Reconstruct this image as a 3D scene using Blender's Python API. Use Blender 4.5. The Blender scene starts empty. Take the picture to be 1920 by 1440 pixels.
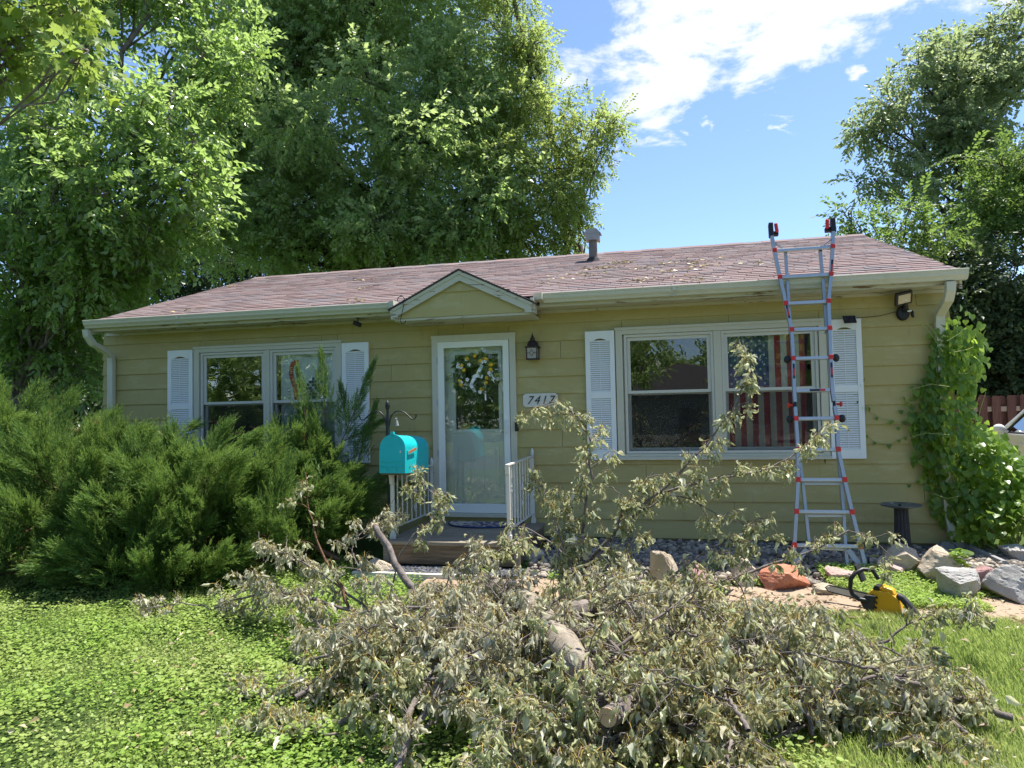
import bpy, bmesh, math, random
import numpy as np
from mathutils import Vector, Matrix, Euler
R_ = math.radians
PI = math.pi
random.seed(11)
RNG = np.random.default_rng(11)
SC = bpy.context.scene
COL = SC.collection

# ------------------------------------------------------------------ camera
CAM_F = 1335.0
CAM_P = np.array([0.0, -8.09893, 1.39444])
FW = np.array([-0.22901609, 0.97248559, 0.04270143])
RT = np.array([0.97298746, 0.23000491, -0.01982782])
UP = np.array([0.02910381, -0.03700707, 0.99889111])
cd = bpy.data.cameras.new('camera')
cam = bpy.data.objects.new('camera', cd)
COL.objects.link(cam)
cd.sensor_width = 36.0
cd.lens = 36.0 * CAM_F / 1920.0
cd.clip_start = 0.05
cd.clip_end = 900
cam.matrix_world = Matrix(((RT[0], UP[0], -FW[0], CAM_P[0]), (RT[1], UP[1], -FW[1], CAM_P[1]),
                           (RT[2], UP[2], -FW[2], CAM_P[2]), (0, 0, 0, 1)))
SC.camera = cam

# ------------------------------------------------------------------ sun and sky
SUN = Vector((0.95, 1.0, 3.5)).normalized()
SUN_EL = math.asin(SUN.z)
SUN_AZ = math.atan2(SUN.x, SUN.y)
sd = bpy.data.lights.new('sun', 'SUN')
sd.energy = 5.0
sd.angle = R_(0.55)
sd.color = (1.0, 0.955, 0.88)
sun = bpy.data.objects.new('sun', sd)
COL.objects.link(sun)
sun.rotation_mode = 'QUATERNION'
sun.rotation_quaternion = SUN.to_track_quat('Z', 'Y')
sun.location = (10, 20, 40)

W = bpy.data.worlds.new('World')
SC.world = W
W.use_nodes = True
wn, wl = W.node_tree.nodes, W.node_tree.links
wn.clear()


def wmath(op, a, b=None, c=None):
    n = wn.new('ShaderNodeMath')
    n.operation = op
    for i, v in enumerate((a, b, c)):
        if v is None:
            continue
        if isinstance(v, (int, float)):
            n.inputs[i].default_value = v
        else:
            wl.new(v, n.inputs[i])
    return n.outputs[0]


SKY_STRENGTH = 0.118
CLOUD_WHITE = 4.7
wout = wn.new('ShaderNodeOutputWorld')
wbg = wn.new('ShaderNodeBackground')
wbg.inputs['Strength'].default_value = SKY_STRENGTH
sky = wn.new('ShaderNodeTexSky')
sky.sky_type = 'NISHITA'
sky.sun_disc = False
sky.sun_elevation = SUN_EL
sky.sun_rotation = SUN_AZ
sky.altitude = 300
sky.air_density = 0.9
sky.dust_density = 0.5
sky.ozone_density = 4.5
tc = wn.new('ShaderNodeTexCoord')
sep = wn.new('ShaderNodeSeparateXYZ')
wl.new(tc.outputs['Generated'], sep.inputs[0])
zz = wmath('ADD', wmath('MAXIMUM', sep.outputs['Z'], 0.0), 0.15)
cxp = wmath('DIVIDE', sep.outputs['X'], zz)
cyp = wmath('DIVIDE', sep.outputs['Y'], zz)
comb = wn.new('ShaderNodeCombineXYZ')
wl.new(cxp, comb.inputs[0])
wl.new(cyp, comb.inputs[1])


def wnoise(scale, detail, rough, off=0.0, dist=0.0):
    mp = wn.new('ShaderNodeMapping')
    mp.inputs['Location'].default_value = (off, off * 0.7, off * 0.3)
    wl.new(comb.outputs[0], mp.inputs[0])
    n = wn.new('ShaderNodeTexNoise')
    n.inputs['Scale'].default_value = scale
    n.inputs['Detail'].default_value = detail
    n.inputs['Roughness'].default_value = rough
    n.inputs['Distortion'].default_value = dist
    wl.new(mp.outputs[0], n.inputs['Vector'])
    return n.outputs['Fac']


# one long bank of broken cloud lying across the sky, wisps along its edge
vband = wmath('MULTIPLY_ADD', cxp, 0.36, cyp)
e1 = wmath('DIVIDE', wmath('SUBTRACT', 1.655, vband), 0.17)
e2 = wmath('DIVIDE', wmath('ADD', cxp, 0.15), 0.13)
e3 = wmath('DIVIDE', wmath('SUBTRACT', vband, 0.75), 0.2)
em = wmath('MINIMUM', wmath('MINIMUM', e1, e2), wmath('MINIMUM', e3, 1.6))
n1 = wnoise(6.0, 9.0, 0.62, 3.1, 0.25)
n2 = wnoise(2.2, 3.0, 0.5, 8.0)
dens = wmath('ADD', wmath('MULTIPLY', em, 0.95), wmath('MULTIPLY', wmath('SUBTRACT', n1, 0.5), 5.2))
dens = wmath('ADD', dens, wmath('MULTIPLY', wmath('SUBTRACT', n2, 0.5), 1.2))
near_band = wmath('MAXIMUM', wmath('MINIMUM', wmath('ADD', em, 3.2), 1.0), 0.0)
dens = wmath('MULTIPLY', wmath('ADD', dens, 0.3), near_band)
# small torn puffs drifting below the bank
pw = wmath('MINIMUM', wmath('DIVIDE', wmath('SUBTRACT', vband, 1.66), 0.06), wmath('DIVIDE', wmath('SUBTRACT', 2.02, vband), 0.06))
pw = wmath('MAXIMUM', wmath('MINIMUM', pw, 1.0), 0.0)
n3 = wnoise(9.0, 7.0, 0.6, 5.4, 0.4)
puff = wmath('MULTIPLY', pw, wmath('MULTIPLY', wmath('SUBTRACT', n3, 0.59), 7.0))
dens = wmath('MAXIMUM', dens, puff)
ss = wn.new('ShaderNodeMapRange')
ss.interpolation_type = 'SMOOTHSTEP'
wl.new(dens, ss.inputs['Value'])
ss.inputs['From Min'].default_value = 0.0
ss.inputs['From Max'].default_value = 0.85
ss.inputs['To Min'].default_value = 0.0
ss.inputs['To Max'].default_value = 0.93
cmix = wn.new('ShaderNodeMix')
cmix.data_type = 'RGBA'
wl.new(ss.outputs[0], cmix.inputs['Factor'])
wl.new(sky.outputs[0], cmix.inputs['A'])
shade = wn.new('ShaderNodeMix')
shade.data_type = 'RGBA'
wl.new(wnoise(5.0, 6.0, 0.6, 20.0), shade.inputs['Factor'])
shade.inputs['A'].default_value = (CLOUD_WHITE * 0.86, CLOUD_WHITE * 0.93, CLOUD_WHITE, 1)
shade.inputs['B'].default_value = (CLOUD_WHITE * 1.05, CLOUD_WHITE * 1.07, CLOUD_WHITE * 1.08, 1)
wl.new(shade.outputs['Result'], cmix.inputs['B'])
wl.new(cmix.outputs['Result'], wbg.inputs['Color'])
wl.new(wbg.outputs[0], wout.inputs[0])

SC.view_settings.view_transform = 'Standard'
SC.view_settings.look = 'None'
SC.view_settings.exposure = 1.05
SC.view_settings.gamma = 1.0
SC.view_settings.use_curve_mapping = False
SC.render.engine = 'CYCLES'
SC.cycles.use_denoising = True
SC.cycles.denoiser = 'OPENIMAGEDENOISE'
SC.cycles.denoising_prefilter = 'NONE'
SC.cycles.max_bounces = 8
SC.cycles.transparent_max_bounces = 12
SC.cycles.sample_clamp_indirect = 8


# ------------------------------------------------------------------ placing helpers
def ray(px, py):
    return FW * CAM_F + RT * (px - 960) - UP * (py - 720)


def at(px, py, x=None, y=None, z=None):
    """the point of the place on a plane x, y or z = const that the photograph shows at a pixel"""
    d = ray(px, py)
    ax, v = (0, x) if x is not None else (1, y) if y is not None else (2, z)
    return CAM_P + d * (v - CAM_P[ax]) / d[ax]


def proj(P):
    d = np.asarray(P, float) - CAM_P
    de = d @ FW
    return np.stack([960 + CAM_F * (d @ RT) / de, 720 - CAM_F * (d @ UP) / de], -1), de


def in_view(P, m=0.2):
    q, de = proj(P)
    return (de > 0.2) & (q[:, 0] > -1920 * m) & (q[:, 0] < 1920 * (1 + m)) & (q[:, 1] > -1440 * m) & (q[:, 1] < 1440 * (1 + m))


def gz(x, y):
    """height of the ground"""
    return np.interp(y, [-60, -26, -25.9, -16.1, -16, -8, -2.4, -1.5, -1.15, 40], [-0.5, -0.5, -0.62, -0.62, -0.5, -0.28, -0.16, -0.14, -0.06, -0.06])


# ------------------------------------------------------------------ materials
class NT:
    def __init__(s, name):
        s.m = bpy.data.materials.new(name)
        s.m.use_nodes = True
        s.n, s.l = s.m.node_tree.nodes, s.m.node_tree.links
        s.n.clear()
        s.out = s.n.new('ShaderNodeOutputMaterial')

    def new(s, t, **kw):
        n = s.n.new(t)
        for k, v in kw.items():
            setattr(n, k, v)
        return n

    def put(s, sock, v):
        if v is None:
            return
        if hasattr(v, 'is_output'):
            s.l.new(v, sock)
        elif isinstance(v, (tuple, list)) and len(v) == 3 and sock.type == 'RGBA':
            sock.default_value = (*v, 1)
        else:
            sock.default_value = v

    def coord(s, kind='Object', scale=(1, 1, 1), loc=(0, 0, 0)):
        t = s.new('ShaderNodeTexCoord')
        m = s.new('ShaderNodeMapping')
        m.inputs['Scale'].default_value = scale
        m.inputs['Location'].default_value = loc
        s.l.new(t.outputs[kind], m.inputs[0])
        return m.outputs[0]

    def noise(s, vec, scale, detail=4, rough=0.55, dist=0):
        n = s.new('ShaderNodeTexNoise')
        s.l.new(vec, n.inputs['Vector'])
        n.inputs['Scale'].default_value = scale
        n.inputs['Detail'].default_value = detail
        n.inputs['Roughness'].default_value = rough
        n.inputs['Distortion'].default_value = dist
        return n.outputs['Fac']

    def ramp(s, fac, stops, interp='LINEAR'):
        r = s.new('ShaderNodeValToRGB')
        r.color_ramp.interpolation = interp
        e = r.color_ramp.elements
        while len(e) < len(stops):
            e.new(0.5)
        for i, (p, c) in enumerate(stops):
            e[i].position = p
            e[i].color = (*c, 1) if len(c) == 3 else c
        s.l.new(fac, r.inputs[0])
        return r.outputs['Color']

    def mix(s, fac, a, b, mode='MIX'):
        m = s.new('ShaderNodeMix', data_type='RGBA', blend_type=mode)
        s.put(m.inputs['Factor'], fac)
        s.put(m.inputs['A'], a)
        s.put(m.inputs['B'], b)
        return m.outputs['Result']

    def math(s, op, a, b=0.0):
        m = s.new('ShaderNodeMath', operation=op)
        s.put(m.inputs[0], a)
        s.put(m.inputs[1], b)
        return m.outputs[0]

    def maprange(s, v, a, b, c=0.0, d=1.0):
        m = s.new('ShaderNodeMapRange')
        s.l.new(v, m.inputs[0])
        for i, k in enumerate((a, b, c, d)):
            m.inputs[i + 1].default_value = k
        return m.outputs[0]

    def bump(s, h, strength, dist=0.01, normal=None):
        b = s.new('ShaderNodeBump')
        b.inputs['Strength'].default_value = strength
        b.inputs['Distance'].default_value = dist
        s.l.new(h, b.inputs['Height'])
        if normal is not None:
            s.l.new(normal, b.inputs['Normal'])
        return b.outputs[0]

    def bsdf(s, color, rough=0.6, spec=0.4, metal=0.0, normal=None, **kw):
        b = s.new('ShaderNodeBsdfPrincipled')
        s.put(b.inputs['Base Color'], color)
        s.put(b.inputs['Roughness'], rough)
        s.put(b.inputs['Specular IOR Level'], spec)
        s.put(b.inputs['Metallic'], metal)
        if normal is not None:
            s.l.new(normal, b.inputs['Normal'])
        for k, v in kw.items():
            s.put(b.inputs[k], v)
        return b.outputs[0]

    def done(s, sh):
        s.l.new(sh, s.out.inputs['Surface'])
        return s.m


def m_plain(name, col, rough=0.6, spec=0.4, metal=0.0, var=0.12, scale=6.0, bump=0.0, bscale=40.0, stretch=(1, 1, 1), wear=None):
    t = NT(name)
    v = t.coord('Object', stretch)
    n = t.noise(v, scale, 5)
    c = t.mix(n, tuple(x * (1 - var) for x in col), tuple(min(1, x * (1 + var)) for x in col))
    if wear:
        wcol, wscale, th, soft = wear
        w = t.maprange(t.noise(v, wscale, 8, 0.68), th, th + soft)
        c = t.mix(w, c, wcol)
    nb = None
    if bump:
        nb = t.bump(t.noise(v, bscale, 4), bump)
    return t.done(t.bsdf(c, rough, spec, metal, nb))


def m_leaf(name, dark, mid, light, under=None, trans=0.35, rough=0.45, spec=0.35, tcol=None, inst=False, patch=None, prange=(1.6, 0.42, 0.62)):
    t = NT(name)
    if inst:
        rnd = t.new('ShaderNodeObjectInfo').outputs['Random']
    else:
        rnd = t.new('ShaderNodeNewGeometry').outputs['Random Per Island']
    c = t.ramp(rnd, [(0.0, dark), (0.5, mid), (1.0, light)])
    if patch:
        c = t.mix(t.maprange(t.noise(t.coord('Object'), prange[0], 5, 0.6), prange[1], prange[2]), c, t.mix(rnd, *patch))
    vn = t.noise(t.coord('Object'), 30, 2)
    c = t.mix(t.math('MULTIPLY', vn, 0.35), c, tuple(x * 0.6 for x in dark))
    if under:
        bf = t.new('ShaderNodeNewGeometry').outputs['Backfacing']
        c = t.mix(bf, c, t.mix(t.math('MULTIPLY', rnd, 0.6), under, tuple(x * 0.65 for x in under)))
    b = t.bsdf(c, rough, spec)
    if trans > 0:
        tr = t.new('ShaderNodeBsdfTranslucent')
        t.put(tr.inputs['Color'], t.mix(0.5, c, tcol or tuple(x * 1.6 for x in light)))
        ms = t.new('ShaderNodeMixShader')
        ms.inputs[0].default_value = trans
        t.l.new(b, ms.inputs[1])
        t.l.new(tr.outputs[0], ms.inputs[2])
        b = ms.outputs[0]
    return t.done(b)


def m_siding():
    t = NT('olive_siding_paint')
    v = t.coord('Object')
    grain = t.noise(t.coord('Object', (1.2, 6, 26)), 7, 6, 0.6)
    blot = t.noise(v, 1.3, 5, 0.6)
    inf = t.new('ShaderNodeObjectInfo').outputs['Random']
    c = t.mix(blot, (0.385, 0.325, 0.125), (0.47, 0.40, 0.175))
    c = t.mix(t.math('MULTIPLY', inf, 0.25), c, (0.32, 0.295, 0.13))
    faded = t.maprange(t.noise(t.coord('Object', (0.8, 1, 2.6)), 2.6, 7, 0.7), 0.52, 0.72, 0.0, 0.6)
    c = t.mix(faded, c, (0.54, 0.50, 0.29))
    dirt = t.maprange(t.noise(t.coord('Object', (6, 1, 1.0)), 3.1, 6, 0.7), 0.58, 0.75, 0.0, 0.6)
    c = t.mix(dirt, c, (0.26, 0.22, 0.10))
    nb = t.bump(grain, 0.22, 0.004)
    return t.done(t.bsdf(c, 0.62, 0.3, 0, nb))


def m_trim(name, base, peel_col, th, stretch=(1.2, 2, 6), scale=5.0, rough=0.5):
    t = NT(name)
    v = t.coord('Object', stretch)
    n = t.noise(v, scale, 9, 0.72, 0.4)
    w = t.maprange(n, th, th + 0.025)
    g = t.noise(t.coord('Object'), 2.0, 4)
    c = t.mix(g, tuple(x * 0.92 for x in base), tuple(min(1, x * 1.05) for x in base))
    st = t.maprange(t.noise(t.coord('Object', (3, 3, 0.6)), 4, 6, 0.7), 0.55, 0.8, 0, 0.35)
    c = t.mix(st, c, (0.42, 0.36, 0.24))
    c = t.mix(w, c, t.mix(t.noise(v, 30, 4), peel_col, tuple(x * 0.55 for x in peel_col)))
    nb = t.bump(w, -0.6, 0.003)
    return t.done(t.bsdf(c, rough, 0.35, 0, nb))


def m_shingle():
    t = NT('asphalt_shingle')
    inf = t.new('ShaderNodeObjectInfo').outputs['Random']
    isl = t.new('ShaderNodeNewGeometry').outputs['Random Per Island']
    r = t.math('FRACT', t.math('ADD', inf, isl))
    c = t.ramp(r, [(0, (0.19, 0.122, 0.116)), (0.3, (0.235, 0.155, 0.146)), (0.55, (0.275, 0.205, 0.195)), (0.8, (0.19, 0.168, 0.176)), (1, (0.285, 0.185, 0.168))])
    v = t.coord('Object')
    g = t.noise(v, 260, 2, 0.7)
    c = t.mix(t.math('MULTIPLY', g, 0.6), c, (0.10, 0.09, 0.10))
    big = t.noise(v, 2.2, 4)
    c = t.mix(t.maprange(big, 0.45, 0.7, 0, 0.3), c, (0.17, 0.15, 0.16))
    return t.done(t.bsdf(c, 0.9, 0.25, 0, t.bump(g, 0.5, 0.004)))


def m_glass(name, boost=1.9, tint=(0.86, 0.9, 0.88), wav=0.03):
    t = NT(name)
    v = t.coord('Object')
    nb = t.bump(t.noise(v, 3.0, 2), wav, 0.02)
    fr = t.new('ShaderNodeFresnel')
    fr.inputs['IOR'].default_value = 1.5
    f = t.math('MINIMUM', t.math('MULTIPLY', fr.outputs[0], boost), 1.0)
    tr = t.new('ShaderNodeBsdfTransparent')
    t.put(tr.inputs['Color'], tint)
    gl = t.new('ShaderNodeBsdfGlossy')
    gl.inputs['Roughness'].default_value = 0.0
    gl.inputs['Color'].default_value = (0.95, 0.97, 1, 1)
    t.l.new(nb, gl.inputs['Normal'])
    ms = t.new('ShaderNodeMixShader')
    t.l.new(f, ms.inputs[0])
    t.l.new(tr.outputs[0], ms.inputs[1])
    t.l.new(gl.outputs[0], ms.inputs[2])
    return t.done(ms.outputs[0])


def m_screen(name):
    t = NT(name)
    tr = t.new('ShaderNodeBsdfTransparent')
    d = t.bsdf((0.03, 0.03, 0.032), 0.8, 0.2)
    ms = t.new('ShaderNodeMixShader')
    ms.inputs[0].default_value = 0.2
    t.l.new(tr.outputs[0], ms.inputs[1])
    t.l.new(d, ms.inputs[2])
    return t.done(ms.outputs[0])


def m_rock(name, a, b, c3):
    t = NT(name)
    v = t.coord('Object')
    n = t.noise(v, 5, 8, 0.65)
    c = t.ramp(n, [(0.3, a), (0.5, b), (0.72, c3)])
    sp = t.noise(v, 40, 5, 0.7)
    c = t.mix(t.maprange(sp, 0.55, 0.8, 0, 0.5), c, tuple(x * 0.5 for x in a))
    h = t.math('ADD', t.math('MULTIPLY', n, 1.0), t.math('MULTIPLY', sp, 0.4))
    return t.done(t.bsdf(c, 0.85, 0.25, 0, t.bump(h, 0.8, 0.02)))


def m_bark(name, a, b, lichen=None, th=0.6, stretch=(1, 1, 1), scale=14):
    t = NT(name)
    v = t.coord('Object', stretch)
    n = t.noise(v, scale, 7, 0.65, 0.8)
    c = t.mix(t.maprange(n, 0.35, 0.65), a, b)
    if lichen:
        w = t.maprange(t.noise(t.coord('Object'), 4.5, 6, 0.65), th, th + 0.08)
        c = t.mix(w, c, lichen)
    return t.done(t.bsdf(c, 0.9, 0.2, 0, t.bump(n, 0.9, 0.02)))


def m_ground():
    t = NT('lawn_soil')
    v = t.coord('Object')
    n = t.noise(v, 0.9, 6, 0.6)
    f = t.noise(v, 28, 6, 0.7)
    c = t.ramp(n, [(0.3, (0.055, 0.095, 0.022)), (0.55, (0.085, 0.14, 0.03)), (0.75, (0.10, 0.13, 0.04))])
    c = t.mix(t.maprange(f, 0.4, 0.7, 0, 0.7), c, (0.045, 0.06, 0.02))
    return t.done(t.bsdf(c, 0.95, 0.15, 0, t.bump(f, 1.0, 0.05)))


def m_concrete(name, a, b, stretch=(1, 1, 1)):
    t = NT(name)
    v = t.coord('Object', stretch)
    n = t.noise(v, 1.6, 6, 0.6)
    f = t.noise(v, 90, 4, 0.7)
    c = t.mix(n, a, b)
    c = t.mix(t.maprange(f, 0.5, 0.8, 0, 0.4), c, tuple(x * 0.6 for x in a))
    st = t.maprange(t.noise(v, 3.5, 7, 0.7), 0.5, 0.7, 0, 0.55)
    c = t.mix(st, c, tuple(x * 0.6 for x in a))
    vo = t.new('ShaderNodeTexVoronoi', feature='DISTANCE_TO_EDGE')
    wv = t.new('ShaderNodeVectorMath', operation='ADD')
    t.l.new(v, wv.inputs[0])
    nv = t.new('ShaderNodeTexNoise')
    nv.inputs['Scale'].default_value = 5
    t.l.new(v, nv.inputs['Vector'])
    t.l.new(nv.outputs['Color'], wv.inputs[1])
    t.l.new(wv.outputs[0], vo.inputs['Vector'])
    vo.inputs['Scale'].default_value = 0.9
    ck = t.maprange(vo.outputs['Distance'], 0.004, 0.012)
    c = t.mix(ck, tuple(x * 0.35 for x in a), c)
    return t.done(t.bsdf(c, 0.9, 0.2, 0, t.bump(f, 0.4, 0.005)))


def m_wood(name, a, b, c3, stretch=(1.2, 14, 14)):
    t = NT(name)
    n = t.noise(t.coord('Object', stretch), 3.0, 7, 0.65, 0.5)
    inf = t.new('ShaderNodeObjectInfo').outputs['Random']
    c = t.ramp(n, [(0.3, a), (0.5, b), (0.72, c3)])
    c = t.mix(t.math('MULTIPLY', inf, 0.3), c, tuple(x * 0.6 for x in a))
    return t.done(t.bsdf(c, 0.8, 0.25, 0, t.bump(n, 0.5, 0.006)))


M = {}
M['siding'] = m_siding()
M['wallcore'] = m_plain('wall_sheathing', (0.24, 0.205, 0.075), 0.8)
M['inner'] = m_plain('room_plaster', (0.22, 0.20, 0.18), 0.9)
M['trim'] = m_trim('cream_trim_paint', (0.56, 0.55, 0.44), (0.30, 0.19, 0.12), 0.69)
M['fascia'] = m_trim('peeling_fascia_paint', (0.52, 0.51, 0.40), (0.24, 0.15, 0.09), 0.575, (0.8, 1.5, 7), 3.6)
M['gutter'] = m_trim('gutter_enamel', (0.56, 0.56, 0.45), (0.25, 0.22, 0.15), 0.76, (0.5, 3, 3), 4.0, 0.4)
M['white'] = m_plain('white_vinyl', (0.78, 0.81, 0.80), 0.45, 0.4, 0, 0.05, 3)
M['louver'] = m_plain('white_vinyl_slat', (0.78, 0.81, 0.80), 0.5, 0.35, 0, 0.05, 3)
M['sash'] = m_trim('sash_paint', (0.60, 0.60, 0.53), (0.3, 0.26, 0.2), 0.74)
M['stormwhite'] = m_plain('storm_door_enamel', (0.78, 0.81, 0.77), 0.4, 0.45, 0, 0.05, 2)
M['doorwhite'] = m_plain('entry_door_paint', (0.88, 0.88, 0.84), 0.5, 0.4, 0, 0.05, 2)
M['shingle'] = m_shingle()
M['felt'] = m_plain('roof_felt', (0.045, 0.04, 0.042), 0.95)
M['glass'] = m_glass('window_glass', 1.6, (0.96, 0.98, 0.97), 0.05)
M['doorglass'] = m_glass('storm_glass', 1.5, (0.97, 0.985, 0.975), 0.04)
M['screen'] = m_screen('insect_screen')
M['black'] = m_plain('black_plastic', (0.015, 0.015, 0.017), 0.45, 0.4)
M['iron'] = m_plain('black_iron', (0.012, 0.013, 0.013), 0.5, 0.5, 0.0, 0.3, 20, 0.2, 80)
M['bronze'] = m_plain('dark_bronze', (0.035, 0.022, 0.028), 0.5, 0.5, 0.3)
M['alu'] = m_plain('ladder_aluminium', (0.42, 0.45, 0.48), 0.45, 0.5, 0.55, 0.06, 8)
M['alu2'] = m_plain('ladder_rung_aluminium', (0.52, 0.53, 0.53), 0.35, 0.5, 0.55, 0.06, 8)
M['redplastic'] = m_plain('red_plastic', (0.62, 0.035, 0.02), 0.45, 0.4)
M['teal'] = m_plain('turquoise_paint', (0.008, 0.47, 0.50), 0.4, 0.45, 0, 0.14, 5, 0.06, 30, (1, 1, 1), ((0.10, 0.30, 0.30), 13, 0.66, 0.05))
M['rust'] = m_plain('rusty_steel', (0.38, 0.15, 0.06), 0.85, 0.3, 0, 0.35, 20)
M['railwhite'] = m_trim('chipped_white_rail', (0.66, 0.64, 0.58), (0.22, 0.11, 0.06), 0.665, (3, 3, 2), 6.0)
M['deck'] = m_wood('weathered_deck', (0.20, 0.16, 0.12), (0.30, 0.255, 0.19), (0.38, 0.33, 0.26))
M['deckfront'] = m_wood('stained_skirt', (0.10, 0.07, 0.045), (0.20, 0.14, 0.09), (0.32, 0.24, 0.15))
M['fence'] = m_wood('brown_fence', (0.05, 0.022, 0.017), (0.085, 0.038, 0.028), (0.12, 0.06, 0.045), (14, 14, 1.2))
M['railwood'] = m_wood('pale_rail', (0.16, 0.12, 0.09), (0.24, 0.18, 0.14), (0.3, 0.24, 0.19))
M['edge'] = m_plain('white_edging', (0.62, 0.58, 0.50), 0.7, 0.3, 0, 0.15, 12)
M['soil'] = m_ground()
M['walk'] = m_concrete('sidewalk_concrete', (0.29, 0.215, 0.15), (0.37, 0.28, 0.20))
M['drive'] = m_concrete('driveway_concrete', (0.34, 0.30, 0.25), (0.42, 0.38, 0.33))
M['road'] = m_concrete('asphalt', (0.05, 0.05, 0.052), (0.075, 0.075, 0.075))
M['found'] = m_concrete('foundation_block', (0.20, 0.20, 0.20), (0.27, 0.27, 0.265))
M['gravel'] = None
M['tan'] = m_rock('tan_stone', (0.36, 0.28, 0.19), (0.46, 0.38, 0.28), (0.54, 0.47, 0.37))
M['redrock'] = m_rock('red_stone', (0.35, 0.12, 0.07), (0.46, 0.18, 0.105), (0.52, 0.25, 0.16))
M['mauve'] = m_rock('mauve_stone', (0.24, 0.13, 0.125), (0.34, 0.20, 0.19), (0.42, 0.29, 0.27))
M['greyrock'] = m_rock('grey_stone', (0.28, 0.26, 0.235), (0.40, 0.38, 0.35), (0.50, 0.48, 0.45))
M['pinkrock'] = m_rock('pink_stone', (0.40, 0.26, 0.22), (0.50, 0.35, 0.30), (0.55, 0.42, 0.37))
M['cement'] = m_concrete('grey_cement', (0.22, 0.22, 0.22), (0.33, 0.32, 0.31))
M['yellow'] = m_plain('yellow_plastic', (0.72, 0.36, 0.012), 0.42, 0.45)
M['rubber'] = m_plain('dark_rubber', (0.03, 0.031, 0.034), 0.6, 0.35)
M['carpaint'] = m_plain('white_car_paint', (0.68, 0.69, 0.68), 0.25, 0.55, 0, 0.02, 2)
M['carglass'] = m_glass('car_glass', 3.2, (0.35, 0.4, 0.42), 0.0)
M['navy'] = m_plain('navy_print', (0.035, 0.055, 0.15), 0.8, 0.2)
M['flagred'] = m_plain('flag_red', (0.5, 0.06, 0.07), 0.85, 0.15)
M['flagwhite'] = m_plain('flag_white', (0.80, 0.74, 0.64), 0.85, 0.15)
M['flagblue'] = m_plain('flag_blue', (0.06, 0.10, 0.25), 0.85, 0.15)
M['cloth'] = m_plain('white_cloth', (0.82, 0.84, 0.84), 0.85, 0.15)
M['armyred'] = m_plain('scarlet_print', (0.62, 0.08, 0.05), 0.85, 0.15)
M['lemon'] = m_plain('lemon_skin', (0.75, 0.47, 0.03), 0.5, 0.4, 0, 0.1, 20, 0.2, 120)
M['cut'] = m_wood('fresh_cut_wood', (0.50, 0.33, 0.17), (0.60, 0.42, 0.24), (0.66, 0.50, 0.32), (6, 6, 6))
M['bark'] = m_bark('grey_branch_bark', (0.11, 0.09, 0.08), (0.25, 0.215, 0.19))
M['darkbark'] = m_bark('dark_trunk_bark', (0.05, 0.038, 0.03), (0.12, 0.095, 0.075))
M['logbark'] = m_bark('lichen_log_bark', (0.17, 0.14, 0.11), (0.34, 0.295, 0.23), (0.50, 0.36, 0.05), 0.60)
M['twig'] = m_plain('ochre_petiole', (0.55, 0.38, 0.10), 0.7, 0.3)
M['stembrown'] = m_bark('juniper_bark', (0.12, 0.06, 0.035), (0.22, 0.13, 0.08))
M['vinestem'] = m_plain('vine_stem', (0.30, 0.34, 0.10), 0.6)
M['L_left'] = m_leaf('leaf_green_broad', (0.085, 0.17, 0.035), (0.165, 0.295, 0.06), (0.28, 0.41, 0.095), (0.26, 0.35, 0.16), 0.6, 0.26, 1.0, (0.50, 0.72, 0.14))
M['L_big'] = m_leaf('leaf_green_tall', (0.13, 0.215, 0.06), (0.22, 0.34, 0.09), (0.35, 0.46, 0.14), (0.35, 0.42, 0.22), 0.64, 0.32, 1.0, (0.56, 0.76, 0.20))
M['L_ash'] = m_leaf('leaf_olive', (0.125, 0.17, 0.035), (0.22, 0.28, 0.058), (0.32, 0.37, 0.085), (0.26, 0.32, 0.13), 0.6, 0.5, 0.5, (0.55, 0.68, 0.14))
M['L_maple'] = m_leaf('leaf_yellow_green', (0.10, 0.19, 0.03), (0.18, 0.29, 0.05), (0.32, 0.42, 0.06), (0.24, 0.32, 0.12), 0.5)
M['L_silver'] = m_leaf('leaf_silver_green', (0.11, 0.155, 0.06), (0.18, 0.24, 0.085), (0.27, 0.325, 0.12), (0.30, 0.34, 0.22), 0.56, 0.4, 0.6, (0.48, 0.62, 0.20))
M['L_bright'] = m_leaf('leaf_bright_green', (0.07, 0.13, 0.025), (0.125, 0.215, 0.04), (0.20, 0.29, 0.06), None, 0.5)
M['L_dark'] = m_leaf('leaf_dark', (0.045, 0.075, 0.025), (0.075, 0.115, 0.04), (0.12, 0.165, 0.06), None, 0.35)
M['L_vine'] = m_leaf('vine_leaf', (0.085, 0.165, 0.022), (0.16, 0.285, 0.035), (0.30, 0.43, 0.055), (0.20, 0.30, 0.09), 0.55, 0.35, 0.6, (0.52, 0.75, 0.10), False)
M['L_vine_i'] = m_leaf('vine_leaf_single', (0.085, 0.165, 0.022), (0.16, 0.285, 0.035), (0.30, 0.43, 0.055), (0.20, 0.30, 0.09), 0.55, 0.35, 0.6, (0.52, 0.75, 0.10), True)
M['L_juniper'] = m_leaf('juniper_needles', (0.055, 0.125, 0.028), (0.115, 0.215, 0.045), (0.23, 0.335, 0.07), None, 0.28, 0.55, 0.3, None, False, ((0.16, 0.085, 0.04), (0.32, 0.19, 0.09)), (2.6, 0.665, 0.70))
M['L_clover'] = m_leaf('ground_ivy_leaf', (0.17, 0.28, 0.045), (0.28, 0.425, 0.075), (0.40, 0.53, 0.12), None, 0.45, 0.5, 0.35, None, False, ((0.26, 0.34, 0.08), (0.46, 0.53, 0.17)))
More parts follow.
